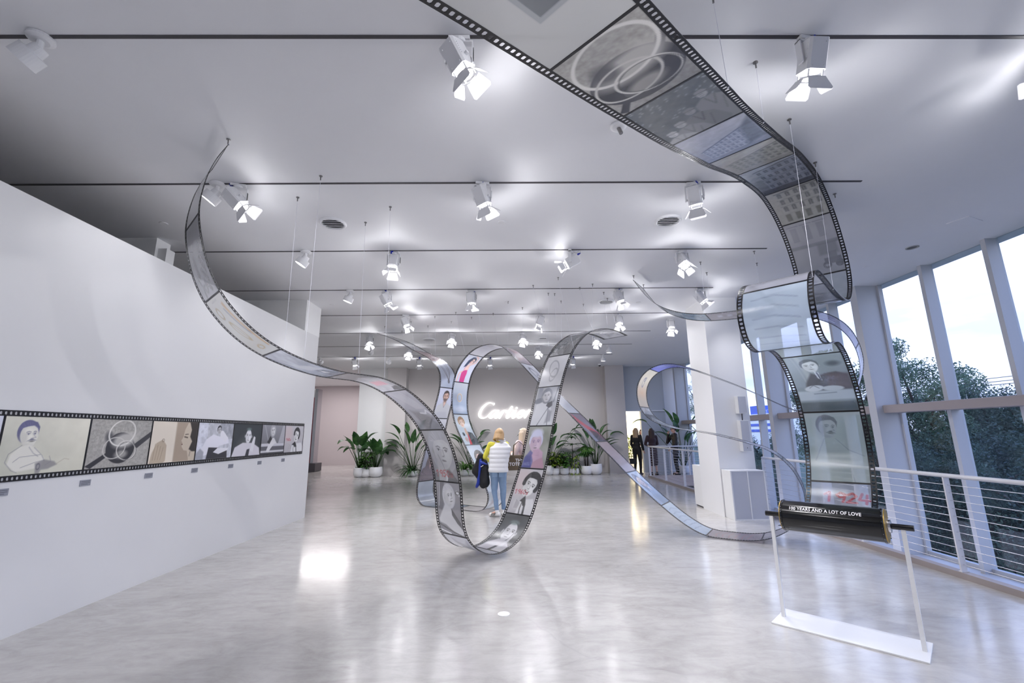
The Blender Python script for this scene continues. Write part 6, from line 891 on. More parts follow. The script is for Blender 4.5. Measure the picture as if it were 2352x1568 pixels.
def plant(name, u, v, kind, hgt, potr, poth, label, seed, lm='leaf', lean=0, xy=None):
    r = random.Random(seed); p = floor_pt(u, v) if xy is None else (xy[0], xy[1], 0); y = p[1]+potr*.6; y = min(y, 17.95)
    if xy is None: q = ray(u, v); p = (q[0]*y/q[1], y)
    t = thing(name, (p[0], y, 0), label, 'potted plant', 'potted plants along the back wall')
    pot_mb(potr, poth).build('pot', M['pot'], t, smooth=True); MB().lathe([(.89*potr, .86*poth), (0, .9*poth)], 24, cap=False).build('soil', M['soil'], t)
    fo, sm = MB(), MB(); z0 = poth*.85
    if kind == 'banana':
        for i in range(12):
            a = i*2.4+seed; el = .25+.12*(i % 3); L1 = (hgt-z0)*(.55+.4*r.random()); b = Vector((math.cos(a)*.05, math.sin(a)*.05, z0)); top = b+Vector((math.cos(a)*el*L1*.55+lean*L1, math.sin(a)*el*L1*.5, L1*.72))
            mid = (b+top)/2+Vector((0, 0, .04)); sm.tube([tuple(b), tuple(mid), tuple(top)], [.018, .014, .009], 6); dd = (top-mid).normalized()+Vector((math.cos(a)*.35, math.sin(a)*.3, .35-.3*(i % 3))); blade(fo, top, dd, .50+.20*r.random(), .34+.10*r.random(), .7+.5*(i % 3), .10, 9, wave=.05)
    if kind == 'strelitzia':
        for i in range(16):
            a = i*2.4+seed; L1 = (hgt-z0)*(.45+.6*r.random()); b = Vector((math.cos(a)*.04, math.sin(a)*.04, z0)); sp = .18+.32*(i/11); top = b+Vector((math.cos(a)*sp*L1+lean*L1, math.sin(a)*sp*L1*.6, L1*.8)); mid = (b+top)/2+Vector((-math.cos(a)*.03, 0, .05)); sm.tube([tuple(b), tuple(mid), tuple(top)], [.012, .010, .007], 6)
            dd = (top-mid).normalized()+Vector((math.cos(a)*.3, 0, .15)); blade(fo, top, dd, .48+.25*r.random(), .21+.07*r.random(), .6+1.2*r.random(), .2, 9)
    if kind == 'bush':
        for i in range(150):
            a = r.random()*2*PI; e = r.random(); R = potr*1.15*math.sqrt(r.random())+.02; z = z0+(hgt-z0)*(.15+.8*e)*(1-.35*(R/(potr*1.3))**2); b = Vector((math.cos(a)*R*.7, math.sin(a)*R*.7, z))
            if i % 4 == 0: sm.tube([(b.x*.2, b.y*.2, z0), tuple(b*.6+Vector((0, 0, z*.3))), tuple(b)], [.006, .005, .003], 5)
            blade(fo, b, (math.cos(a), math.sin(a), .4+.8*r.random()), .17+.09*r.random(), .10+.04*r.random(), 1.4, .12, 5)
    if kind == 'grassy':
        for i in range(60):
            a = r.random()*2*PI; blade(fo, (math.cos(a)*.03, math.sin(a)*.03, z0+.12*r.random()), (math.cos(a), math.sin(a), .5+1.5*r.random()), (hgt-z0)*(.7+.5*r.random()), .055, 1.7, .2, 7)
    if kind == 'dracaena':
        sm.tube([(0, 0, z0), (.01, 0, hgt*.8)], .014, 7)
        for k_ in range(4):
            zc = z0+(hgt-z0)*(.25+.22*k_)
            for i in range(16): a = i*2.39+k_; blade(fo, (0, 0, zc+.03*r.random()), (math.cos(a), math.sin(a), .35+.6*r.random()), .30+.12*r.random(), .055, 1.2, .2, 6)
    if kind == 'palm':
        for s_ in range(6):
            a = s_*1.05; zc = z0+(hgt-z0)*(.45+.5*r.random()); bx, by = math.cos(a)*.07, math.sin(a)*.07; sm.tube([(bx, by, z0), (bx*1.5, by*1.5, zc)], .012, 6)
            for q in range(3):
                a2 = a+q*1.2+r.random(); hub = Vector((bx*1.5+math.cos(a2)*.10, by*1.5+math.sin(a2)*.10, zc+.05*q)); sm.tube([(bx*1.5, by*1.5, zc-.1), tuple(hub)], .005, 5)
                for i in range(8): b_ = a2+(i-3.5)*.36; blade(fo, hub, (math.cos(b_), math.sin(b_), .25), .27+.05*r.random(), .07, 1.4, .15, 5)
    if kind == 'vine':
        for i in range(110):
            a = r.random()*2*PI; e = r.random(); R = potr*(.5+.9*r.random()); z = max(.03, z0+(hgt-z0)*(1-e*1.5)*.9); blade(fo, (math.cos(a)*R*.9, math.sin(a)*R*.9, z), (math.cos(a), math.sin(a), .1-.6*e), .10+.06*r.random(), .065, 1.6, .1, 4)
        for i in range(8): a = i*.8; sm.tube([(0, 0, z0), (math.cos(a)*potr, math.sin(a)*potr, z0+.12), (math.cos(a)*potr*1.15, math.sin(a)*potr*1.15, .08)], .005, 5)
    lim = (18.27 if (p[0] < -4.3 or p[0] > 3.2) else 18.62)-y if xy is None else 9
    fo.v = [(a, min(b_, lim-.01*(i % 3)), c_) for i, (a, b_, c_) in enumerate(fo.v)]; sm.v = [(a, min(b_, lim), c_) for a, b_, c_ in sm.v]
    fo.build('foliage', M[lm], t, smooth=True)
    if sm.v: sm.build('stems', M['trunk'] if kind in ('palm', 'dracaena') else M['stem'], t, smooth=True)
    return t
PL = [('banana_plant', 826, 1092, 'banana', 1.95, .25, .36, 'tall broad-leaved plant in a white pot, rearmost of the left group', 3, 'leaf', -.10), ('rubber_plant', 862, 1091, 'banana', 1.50, .27, .38, 'broad-leaved plant in the widest white pot of the left group', 8, 'leaf', .05), ('leafy_plant', 840, 1095, 'bush', 1.02, .23, .31, 'low bushy green plant in the front white pot of the left group', 5, 'leaf2', 0),
      ('bird_of_paradise_plant', 948, 1093, 'strelitzia', 2.0, .18, .22, 'tall arching plant in a small white pot left of the lettered film portrait', 11, 'leaf', -.12), ('spider_plant', 943, 1092, 'grassy', .78, .14, .12, 'grassy dark plant over the small white pot by the left pier', 12, 'leaf', 0),
      ('bird_of_paradise_plant', 1083, 1087, 'strelitzia', 2.0, .17, .24, 'tall plant with upright stems behind the pink dress film', 21, 'leaf', -.05), ('grass_plant', 1067, 1092, 'grassy', .85, .18, .24, 'spiky low plant in a white pot left of the woman in the white vest', 22, 'leaf2', 0),
      ('bird_of_paradise_plant', 1262, 1086, 'strelitzia', 2.05, .19, .36, 'tall plant with pale stems, leftmost of the right-hand group', 31, 'leaf', .10), ('pothos_plant', 1275, 1088, 'bush', .92, .18, .26, 'bright green bushy plant in the second white pot of the right-hand group', 32, 'leaf3', 0), ('leafy_plant', 1297, 1088, 'bush', .92, .18, .26, 'green bushy plant in the third white pot of the right-hand group', 33, 'leaf2', 0),
      ('dracaena_plant', 1316, 1086, 'dracaena', 1.50, .15, .24, 'upright whorled plant rising in the middle of the right-hand group', 34, 'leaf', 0), ('trailing_plant', 1322, 1088, 'vine', .85, .16, .24, 'trailing yellow-green plant spilling over its white pot', 35, 'leaf3', 0), ('fan_palm', 1348, 1088, 'palm', 1.15, .23, .33, 'leafy palm with dark canes in the second largest white pot at right', 36, 'leaf2', 0),
      ('banana_plant', 1369, 1085, 'strelitzia', 1.95, .25, .40, 'tall broad-leaved plant in the largest white pot at the far right', 37, 'leaf', .05)]
for n_, u, v, kd, h, pr, ph, lab, sd, lm, ln in PL: plant(n_, u, v, kd, h, pr, ph, lab, sd, lm, ln)
plant('bird_of_paradise_plant', 0, 0, 'strelitzia', 2.3, .22, .30, 'tall dark plant behind the railing, beside the man in the leather jacket', 51, 'leaf', .0, xy=(6.62, 17.7))
plant('leafy_plant', 0, 0, 'bush', 1.7, .3, .4, 'green plant in the bright room beyond the door', 52, 'leaf3', 0, xy=(4.9, 18.0)).location = (5.05, 20.2, 0)
# ================================================================ people
def capsule(mb, p0, r0, p1, r1, n=14):
    p0, p1 = Vector(p0), Vector(p1); d = (p1-p0); L_ = d.length
    if L_ < 1e-5: return mb.sph(tuple(p0), r0, n)
    Mx = T(*p0) @ d.to_track_quat('Z', 'Y').to_matrix().to_4x4(); pr = []
    for i in range(1, 6): a = -PI/2+PI/2*i/6; pr.append((r0*math.cos(a), r0*math.sin(a)))
    pr.append((r0, 0)); pr.append(((r0+r1)/2, L_/2)); pr.append((r1, L_))
    for i in range(1, 6): a = PI/2*i/6; pr.append((r1*math.cos(a), L_+r1*math.sin(a)))
    return mb.lathe(pr, n, Mx)
from mathutils import noise as mnoise
def blob(name, prims, mt, parent, vox=.012, it=4, wr=0, ws=9):
    mb = MB()
    for q in prims:
        if q[0] == 'c': capsule(mb, q[1], q[2], q[3], q[4])
        elif q[0] == 'e':
            s = MB().sph((0, 0, 0), q[2], 18); mb.add(s.v, s.f, T(*q[1]) @ (q[3] if len(q) > 3 else Matrix.Identity(4)))
        elif q[0] == 'b': s = MB().cbox((0, 0, 0), q[2]); mb.add(s.v, s.f, T(*q[1]) @ (q[3] if len(q) > 3 else Matrix.Identity(4)))
    me = bpy.data.meshes.new('tmp'); me.from_pydata(mb.v, [], mb.f); o = bpy.data.objects.new('tmp', me); COL.objects.link(o)
    r = o.modifiers.new('r', 'REMESH'); r.mode = 'VOXEL'; r.voxel_size = vox; s = o.modifiers.new('s', 'SMOOTH'); s.factor = .5; s.iterations = it
    bpy.context.view_layer.update(); m2 = bpy.data.meshes.new_from_object(o.evaluated_get(bpy.context.evaluated_depsgraph_get())); bpy.data.objects.remove(o); m2.name = name; m2.materials.clear()
    if wr and vox < .0105:
        for v in m2.vertices: q = v.co; v.co = q+v.normal*wr*(mnoise.noise(Vector((q.x*ws*1.6, q.y*ws*1.6, q.z*ws*.7)))+.5*mnoise.noise(q*ws*2.3))
    return link(name, m2, mt, parent, smooth=True)
def V3(*a): return Vector(a)
def hand(prims, w, d, side, fr=.0075, curl=.5, up=V3(0, 0, 1)):
    """palm and five bent fingers at the wrist w, along direction d; side = thumb side"""
    w, d, side = Vector(w), Vector(d).normalized(), Vector(side); side = (side-d*side.dot(d)).normalized(); nrm = d.cross(side).normalized()
    prims.append(('c', tuple(w), .024, tuple(w+d*.05), .030))
    for i, (o_, L_) in enumerate(((.026, .066), (.009, .078), (-.009, .072), (-.026, .056))):
        b = w+d*.075+side*o_; prims.append(('c', tuple(w+d*.03+side*o_*.8), .013, tuple(b), .0105)); k1 = b+(d*math.cos(curl*.6)+nrm*math.sin(curl*.6))*L_*.5; k2 = k1+(d*math.cos(curl*1.5)+nrm*math.sin(curl*1.5))*L_*.5; prims += [('c', tuple(b), fr+.002, tuple(k1), fr+.001), ('c', tuple(k1), fr+.001, tuple(k2), fr-.0005)]
    b = w+d*.022+side*.022; k1 = b+(d*.6+side*.8).normalized()*.036; k2 = k1+(d*.9+side*.25+nrm*.3).normalized()*.03; prims += [('c', tuple(b), .012, tuple(k1), .010), ('c', tuple(k1), .010, tuple(k2), .008)]
SK = mat('skin', (.86, .68, .60), .5, var=.03)
def hairmat(n, c): return mat(n, c, .45, var=.16, vscale=45)
def figure(label, loc, rz, H=1.68, lean=0, fwd=0, J={}, top=None, bottom=None, legs='trousers', shoe=(.9, .9, .9), hair=(.75, .6, .45), hstyle='bob', hyaw=0, hpitch=0, vox=.012, male=False, sleeve=None, coatlen=0, hands=True, glasses=False, name='person'):
    t = thing(name, loc, label, 'person', None, rz); k = H/1.70; sw = .185 if male else .165; hw = .085
    def sh(p):     # lean of the trunk above the hips
        p = Vector(p); h = max(0, p.z-.92*k); return Vector((p.x+lean*h, p.y+fwd*h, p.z-abs(fwd)*h*.15))
    j = {'hipL': (-hw, 0, .90*k), 'hipR': (hw, 0, .90*k), 'kneeL': (-.10, .02, .48*k), 'kneeR': (.10, .02, .48*k), 'ankL': (-.11, -.02, .085), 'ankR': (.11, -.02, .085),
         'shL': sh((-sw, 0, 1.40*k)), 'shR': sh((sw, 0, 1.40*k)), 'elL': sh((-sw-.06, -.02, 1.12*k)), 'elR': sh((sw+.06, -.02, 1.12*k)), 'haL': sh((-sw-.07, .06, .90*k)), 'haR': sh((sw+.07, .06, .90*k)), 'toeL': (-.12, .13, .03), 'toeR': (.12, .13, .03)}
    j.update({a: b for a, b in J.items()}); j = {a: Vector(b) for a, b in j.items()}
    nk = sh((0, -.01, 1.46*k)); hd = sh((0, .015, 1.585*k)); Rh = Rz(hyaw) @ Rx(hpitch); hs = .98*k
    def hp(x, y, z): return tuple(hd+(Rh @ Vector((x*hs, y*hs, z*hs))))
    B = [('e', hp(0, -.01, .02), (.074*hs, .092*hs, .098*hs), Rh), ('e', hp(0, .022, -.045), (.055*hs, .062*hs, .065*hs), Rh), ('e', hp(0, .055, -.085), (.028*hs, .026*hs, .022*hs), Rh), ('c', hp(0, .078, .012), .010, hp(0, .102, -.022), .012), ('e', hp(-.076, -.005, -.005), (.010, .018, .028), Rh), ('e', hp(.076, -.005, -.005), (.010, .018, .028), Rh),
         ('c', tuple(nk), .048, hp(0, -.02, -.06), .046), ('c', tuple(sh((0, 0, 1.38*k))), .07, tuple(nk), .05), ('e', tuple(sh((0, 0, 1.27*k))), (.135, .085, .16)), ('e', tuple(sh((0, 0, 1.08*k))), (.115, .08, .15)), ('e', (0, -.01, .93*k), (.135, .085, .11))]
    for s_ in 'LR':
        B += [('c', tuple(j['sh'+s_]), .050, tuple(j['el'+s_]), .038), ('c', tuple(j['el'+s_]), .038, tuple(j['ha'+s_]), .025), ('c', tuple(sh((0, 0, 1.37*k))), .06, tuple(j['sh'+s_]), .05),
              ('c', tuple(j['hip'+s_]), .078, tuple(j['knee'+s_]), .050), ('c', tuple(j['knee'+s_]), .049, tuple(j['ank'+s_]), .030), ('c', tuple(j['ank'+s_]), .036, tuple(j['toe'+s_]), .028)]
        if hands: d = (j['ha'+s_]-j['el'+s_]).normalized(); hand(B, j['ha'+s_], d, (0, 1, .1), .0075 if vox < .01 else .010)
    blob('body', B, SK, t, vox, 3)
    E = MB(); [E.sph(hp(q*.030, .081, .012), (.011, .006, .0065), 8) for q in (-1, 1)]; E.build('eyes', M['black'], t, smooth=True)
    E = MB(); E.sph(hp(0, .084, -.055), (.022, .008, .007), 8); E.build('lips', mat('lips', (.72, .38, .38), .5), t, smooth=True)
    if glasses:
        E = MB(); [E.cbox((0, 0, 0), (.045, .008, .03), T(*hp(q*.032, .096, .012)) @ Rh) for q in (-1, 1)]; [E.tube([hp(q*.055, .095, .015), hp(q*.078, 0, .015)], .003, 5) for q in (-1, 1)]; E.build('glasses', M['black'], t)
    hm = hairmat('hair', hair); Hh = [('e', hp(0, -.024, .035), (.086*hs, .096*hs, .100*hs), Rh), ('e', hp(0, .02, .085), (.070*hs, .065*hs, .040*hs), Rh)]
    if hstyle == 'bob': Hh += [('e', hp(0, -.03, .02), (.098*hs, .10*hs, .10*hs), Rh)]; Hh += [('e', hp(0, -.042, -.05), (.098*hs, .068*hs, .085*hs), Rh), ('c', hp(-.076, 0, .03), .022, hp(-.078, -.005, -.085), .020), ('c', hp(.076, 0, .03), .022, hp(.078, -.005, -.085), .020)]
    if hstyle == 'long':
        for q in (-1, -.5, 0, .5, 1): Hh.append(('c', hp(q*.062, -.055, .02), .040, hp(q*.078, -.075, -.24), .026))
        Hh += [('c', hp(-.072, 0, .04), .022, hp(-.085, .02, -.19), .020), ('c', hp(.072, 0, .04), .022, hp(.085, .02, -.19), .020)]
    rh = random.Random(int(H*100)+len(label))
    if hstyle in ('bob', 'long'):
        for i in range(22):
            a = PI*(.5+ (i/21-.5)*1.55)+PI; ca, sa = math.cos(a), math.sin(a); low = (-.115 if hstyle == 'bob' else -.30+.12*abs(ca))-.02*rh.random(); r1 = .088; r2 = (.104 if hstyle == 'bob' else .098)+.008*rh.random()
            Hh += [('c', hp(.03*ca, .03*sa-.02, .118), .016, hp(r1*ca, r1*sa-.015, .02), .016), ('c', hp(r1*ca, r1*sa-.015, .02), .016, hp(r2*ca, r2*sa*.95-.01, low), .010)]
    blob('hair', Hh, hm, t, vox*.8, 2)
    tm = top; g = .016
    def arm_prims(g_, upto=1.0):
        o = []
        for s_ in 'LR':
            e = j['el'+s_].lerp(j['ha'+s_], .93*upto) if upto > 0 else None
            if sleeve is None: o += [('c', tuple(sh((0, 0, 1.36*k))), .058+g_, tuple(j['sh'+s_]), .047+g_)]
            o += [('c', tuple(j['sh'+s_]), .048+g_, tuple(j['el'+s_]), .038+g_)]
            if sleeve is not None: o.append(('c', tuple(j['sh'+s_].lerp(sh((0, 0, 1.36*k)), .45)), .052+g_, tuple(j['sh'+s_]), .050+g_))
            if upto > 0: o.append(('c', tuple(j['el'+s_]), .040+g_, tuple(e), .028+g_))
        return o
    if sleeve is not None: g = -.02
    Tp = [('e', tuple(sh((0, 0, 1.27*k))), (.145+g, .10+g, .17)), ('e', tuple(sh((0, 0, 1.10*k))), (.128+g, .092+g, .15)), ('e', tuple(sh((0, -.005, .97*k))), (.155+g, .108+g, .10)), ('c', tuple(sh((0, 0, 1.36*k))), .078, tuple(nk-Vector((0, 0, .025))), .058)]
    if coatlen: Tp += [('c', (-.04, -.01, .95*k), .135, (-.05, -.01, .95*k-coatlen), .13), ('c', (.04, -.01, .95*k), .135, (.05, -.01, .95*k-coatlen), .13)]
    if sleeve is None: Tp += arm_prims(g)
    blob('top' if not coatlen else 'coat', Tp, tm if sleeve is None else sleeve, t, vox, 3, .012 if sleeve is None else 0, 8)
    if sleeve is not None:
        blob('sleeves', arm_prims(.012, 1.0), sleeve, t, vox, 3)
    if legs == 'trousers':
        L_ = [('e', (0, -.012, .93*k), (.158, .112, .12)), ('e', (0, -.01, .86*k), (.10, .085, .08))]
        for s_ in 'LR': L_ += [('c', tuple(j['hip'+s_]+Vector((0, -.01, 0))), .097, tuple(j['knee'+s_]), .060), ('c', tuple(j['knee'+s_]), .060, tuple(j['ank'+s_]+Vector((0, 0, .05))), .042)]
        blob('trousers', L_, bottom, t, vox, 3, .012, 7)
    sm = mat('shoe', shoe, .45)
    for s_ in 'LR':
        a = j['ank'+s_]; d = (j['toe'+s_]-a); d.z = 0; d.normalize(); blob('shoe', [('c', (a.x-d.x*.035, a.y-d.y*.035, .045), .043, (a.x+d.x*.13, a.y+d.y*.13, .036), .036), ('c', (a.x, a.y, .06), .042, (a.x, a.y, .10), .043)], sm, t, .008, 2)
    return t, j, hp
# the woman in the white vest, seen from behind
yellow = mat('yellow_knit', (.90, .86, .30), .8, var=.05, vscale=120, sheen=.3); jeans = mat('light_blue_denim', (.52, .62, .74), .8, var=.10, vscale=14, bump=.1, bscale=400); vest_m = mat('white_quilted_nylon', (.93, .93, .94), .42, var=.01, bump=.12, bscale=25)
wl_ = floor_pt(1141, 1186); k = 1.0
figW, jW, hpW = figure('woman in a white quilted vest, yellow sleeves and light jeans, seen from behind', (wl_[0], wl_[1], 0), 0, 1.70, .09, .10, dict(shL=(-.125, .05, 1.38), shR=(.195, .08, 1.38), elL=(-.245, .08, 1.13), haL=(-.17, .28, 1.05), elR=(.20, .26, 1.20), haR=(.14, .42, 1.22), kneeL=(-.045, .03, .48), kneeR=(.125, .04, .49), ankL=(.005, -.01, .085), ankR=(.135, .10, .085), hipL=(-.045, 0, .90), hipR=(.115, 0, .90), toeL=(-.13, .03, .03), toeR=(.10, .26, .03)),
    vest_m, jeans, sleeve=yellow, hair=(.78, .64, .47), hstyle='bob', hyaw=-.35, hpitch=-.45, vox=.009, shoe=(.93, .92, .91))
x = MB()
for i in range(4): x.cbox((0, 0, 0), (.010, .004, .05), T(-.035-.022*i, -.042, .052) @ Ry(.35))
x.build('shoe_stripes', M['black'], figW)
# quilted vest: horizontal puffs from hem to collar
x = MB(); rows = 44; nn = 36; V = []
for i in range(rows+1):
    q = i/rows; z = .845+q*.60; h = z-.92 if z > .92 else 0; cx = .035+.10*h; cy = .015+.12*h
    rx = np.interp(q, [0, .25, .55, .8, .92, 1], [.200, .188, .205, .214, .150, .085]); ry = np.interp(q, [0, .25, .55, .8, .92, 1], [.155, .150, .155, .140, .10, .075]); pf = abs(math.sin(q*7*PI))**.55; gr = .012*pf-.004
    for a in range(nn): th = 2*PI*a/nn; V.append((cx+(rx+gr)*math.copysign(abs(math.cos(th))**.85, math.cos(th)), cy+(ry+gr)*math.copysign(abs(math.sin(th))**.9, math.sin(th)), z))
F = [(i*nn+a, i*nn+(a+1) % nn, (i+1)*nn+(a+1) % nn, (i+1)*nn+a) for i in range(rows) for a in range(nn)]
x.add(V, F); x.tube([(.086+.078*math.cos(a*PI/8), .075+.068*math.sin(a*PI/8), 1.462-.012*math.cos(a*PI/8)) for a in range(17)], .024, 8, cap=False); x.tube([(.088+.074*math.cos(a*PI/8), .075+.064*math.sin(a*PI/8), 1.495-.012*math.cos(a*PI/8)) for a in range(17)], .016, 8, cap=False); x.build('quilted_vest', vest_m, figW, smooth=True)
x = MB(); x.cbox((0, 0, 0), (.03, .003, .012), T(.17, -.045, 1.33)); x.build('vest_tag', M['darkgrey'], figW)
for sx in (-.03, .10): x = MB(); x.cbox((0, 0, 0), (.10, .012, .095), T(sx, -.108, .80) @ Rx(.1)); x.build('back_pocket', jeans, figW, bevel=.008)
navy = mat('black_navy_cloth', (.06, .06, .09), .7, var=.2); blue = mat('bright_blue_lining', (.10, .20, .58), .6, var=.1)
t = thing('jacket', (wl_[0]-.30, wl_[1]+.10, 0), 'black jacket with bright blue lining over the arm of the woman in the vest', 'jacket')
blob('jacket_shell', [('c', (-.02, .0, 1.14), .07, (-.11, -.02, .86), .095), ('c', (-.11, -.02, .86), .09, (-.02, -.05, .72), .06), ('c', (.06, -.04, 1.02), .06, (.07, -.09, .64), .095), ('c', (.04, -.05, .9), .07, (.03, -.09, .60), .07), ('c', (-.13, 0, .95), .05, (-.06, 0, .78), .06), ('c', (.09, -.02, .95), .04, (.11, -.05, .62), .05)], navy, t, .010, 3, .014, 7)
blob('jacket_lining', [('c', (-.02, -.075, 1.08), .026, (-.05, -.098, .80), .028), ('c', (-.05, -.095, .80), .03, (-.07, -.075, .62), .040), ('c', (-.07, -.08, .62), .040, (-.10, -.05, .56), .03), ('c', (.0, -.10, 1.03), .03, (.10, -.12, 1.0), .022)], blue, t, .010, 3, .010, 8)
x = MB(); x.cbox((0, 0, 0), (.06, .004, .014), T(.01, -.142, .965) @ Ry(-.5)); x.build('label_tab', M['lettering'], t)
# the second woman with the big tote bag, half behind the film
pink = mat('pale_pink_knit', (.94, .85, .86), .9, var=.10, vscale=40, bump=.5, bscale=160, sheen=.4); wp = atY(1207, 1180, 9.75)
figP, jP, _ = figure('blond woman in a pale pink jumper behind the middle film, tote bag on her arm', (wp[0], 9.75, 0), .75, 1.70, 0, .03, dict(elR=(.27, .02, 1.12), haR=(.12, .22, 1.22), elL=(-.25, .04, 1.13), haL=(-.10, .26, 1.16)), pink, mat('cream_trousers', (.82, .80, .76), .8), hair=(.88, .80, .70), hstyle='long', vox=.011)
tb = atY(1185, 1060, 9.45); t = thing('tote_bag', (tb[0]+.06, 9.45, .86), 'large brown tote bag with white capital letters, hanging by the second woman', 'bag', rz=.12)
x = MB(); x.prism([(-.24, -.07), (.24, -.07), (.24, .07), (-.24, .07)], 0, .30); brown = mat('brown_canvas', (.40, .345, .28), .85, var=.08, vscale=80, bump=.15, bscale=500); x.build('bag_body', brown, t, bevel=.02)
for yy in (-.06, .06): MB().tube([(-.12, yy, .29), (-.10, yy*.6, .50), (0, yy*.3, .58), (.10, yy*.6, .50), (.12, yy, .29)], .011, 6, flat=.5).build('handle', brown, t, smooth=True)
def text_mesh(body, size, name, mt, parent, Mx, align='CENTER', ext=0):
    cu = bpy.data.curves.new('txt', 'FONT'); cu.body = body; cu.size = size; cu.align_x = align; cu.space_line = .85; cu.offset = .0016*size/.07; cu.extrude = ext; cu.resolution_u = 3
    o = bpy.data.objects.new('txt', cu); COL.objects.link(o); bpy.context.view_layer.update(); me = bpy.data.meshes.new_from_object(o.evaluated_get(bpy.context.evaluated_depsgraph_get())); bpy.data.objects.remove(o); me.transform(Mx); me.materials.clear(); return link(name, me, mt, parent)
text_mesh('THE\nTOTE BAG', .088, 'lettering', M['lettering'], t, T(0, -.0725, .17) @ Rx(PI/2), ext=.0008)
# the four people at the far end
burg = mat('burgundy_velvet', (.17, .06, .10), .7, sheen=.3); blk = mat('black_suit_cloth', (.05, .05, .065), .75); wt = mat('white_cotton', (.90, .91, .94), .8); beige = mat('beige_trousers_cloth', (.66, .60, .52), .8); leather = mat('dark_brown_leather', (.13, .09, .08), .35, var=.15)
def at_floor(u, y): q = ray(u, 1050); return (q[0]*y/q[1], y, 0)
figure('woman in a black suit with long blond hair, at the door, holding a black handbag', at_floor(1464, 17.5), -.7, 1.74, J=dict(elL=(-.24, .05, 1.14), haL=(-.16, .12, .92)), top=blk, bottom=blk, shoe=(.05, .05, .06), hair=(.62, .52, .40), hstyle='long')
p = at_floor(1454, 17.3); t = thing('handbag', (p[0], p[1], .42), 'small black handbag carried by the woman in the black suit', 'bag'); MB().box(-.13, .13, -.05, .05, 0, .20).build('bag_body', M['black'], t, bevel=.015); MB().tube([(-.07, 0, .19), (-.05, 0, .33), (.05, 0, .33), (.07, 0, .19)], .009, 8).build('handle', M['black'], t)
figure('woman in a white T-shirt and beige trousers, standing in the doorway', at_floor(1477.5, 18.9), 2.6, 1.70, J=dict(elL=(-.22, .08, 1.15), haL=(-.02, .17, 1.10), elR=(.22, .08, 1.15), haR=(.04, .18, 1.08)), top=wt, bottom=beige, shoe=(.92, .92, .93), hair=(.33, .22, .17), hstyle='long')
figure('woman with very long dark hair in a burgundy coat behind the railing, seen from behind', at_floor(1500, 17.2), .15, 1.72, J=dict(elL=(-.24, .06, 1.15), haL=(-.13, .2, 1.1), elR=(.24, .06, 1.15), haR=(.13, .2, 1.1)), top=burg, bottom=None, legs='bare', shoe=(.10, .06, .06), hair=(.22, .15, .13), hstyle='long', coatlen=.50)
figure('man in a dark leather jacket behind the railing, hand raised to his face', at_floor(1553, 17.3), 1.45, 1.80, J=dict(elR=(.20, .24, 1.18), haR=(.09, .20, 1.50), elL=(-.22, .04, 1.17), haL=(-.2, .2, .98)), top=leather, bottom=blk, shoe=(.06, .05, .05), hair=(.20, .13, .10), hstyle='short', male=True, glasses=True)
# ================================================================ outside
st('ground', MB().box(XG+.4, 130, -60, 160, -3.5, -3.4), M['grass'])
def tree(x_, y_, top, rad, label, seed, lm='treeleaf', n=3600, ls=.1, bare=0):
    r = np.random.default_rng(seed); t = thing('tree', (x_, y_, -3.4), label, 'tree', 'trees outside the windows'); Hh = top+3.4; x = MB()
    x.tube([(0, 0, 0), (.1, .05, Hh*.35), (.05, .2, Hh*.6)], [.20, .15, .09], 8); tips = []
    for i in range(14):
        a = i*2.4; z0 = Hh*(.28+.04*i); e = (math.cos(a)*rad*(.5+.4*r.random()), math.sin(a)*rad*(.5+.4*r.random()), min(Hh*.97, z0+Hh*(.12+.2*r.random()))); x.tube([(.08, .1, z0), (e[0]*.5, e[1]*.5, (z0+e[2])/2+.1), e], [.06, .04, .015], 5); tips.append(e)
    x.build('trunk', M['bark'], t, smooth=True)
    # leaves grouped in clumps, thinner towards the outline
    K = 46; cz = Hh*.60; cl = []
    for i in range(K):
        u_ = r.normal(size=3); u_ /= np.linalg.norm(u_); q = r.random()**.4; c_ = np.array([u_[0]*rad*q, u_[1]*rad*q, cz+u_[2]*Hh*.40*q]); cl.append((c_, rad*(.16+.20*r.random())))
    for e in tips: cl.append((np.array(e), rad*.20))
    ids = r.integers(0, len(cl), n); C_ = np.array([cl[i][0] for i in ids]); R_ = np.array([cl[i][1] for i in ids]); d = r.normal(size=(n, 3)); d /= np.linalg.norm(d, axis=1)[:, None]; P = C_+d*(R_*r.random(n)**.45)[:, None]
    P[:, 2] = np.maximum(P[:, 2], .1); a = r.normal(size=(n, 3)); a /= np.linalg.norm(a, axis=1)[:, None]; b = np.cross(a, r.normal(size=(n, 3))); b /= np.linalg.norm(b, axis=1)[:, None]; s_ = (ls*(.5+.9*r.random(n)))[:, None]
    V = np.stack([P-a*s_, P+b*s_*.42, P+a*s_, P-b*s_*.42], 1).reshape(-1, 3); F = np.arange(4*n).reshape(-1, 4); me = bpy.data.meshes.new('foliage'); me.vertices.add(4*n); me.vertices.foreach_set('co', V.ravel().astype(np.float32)); me.loops.add(4*n); me.loops.foreach_set('vertex_index', F.ravel().astype(np.int32)); me.polygons.add(n); me.polygons.foreach_set('loop_start', np.arange(0, 4*n, 4, dtype=np.int32)); me.update(calc_edges=True); link('foliage', me, M[lm], t)
def at_win(u, v, X): p = atX(u, v, X); return p
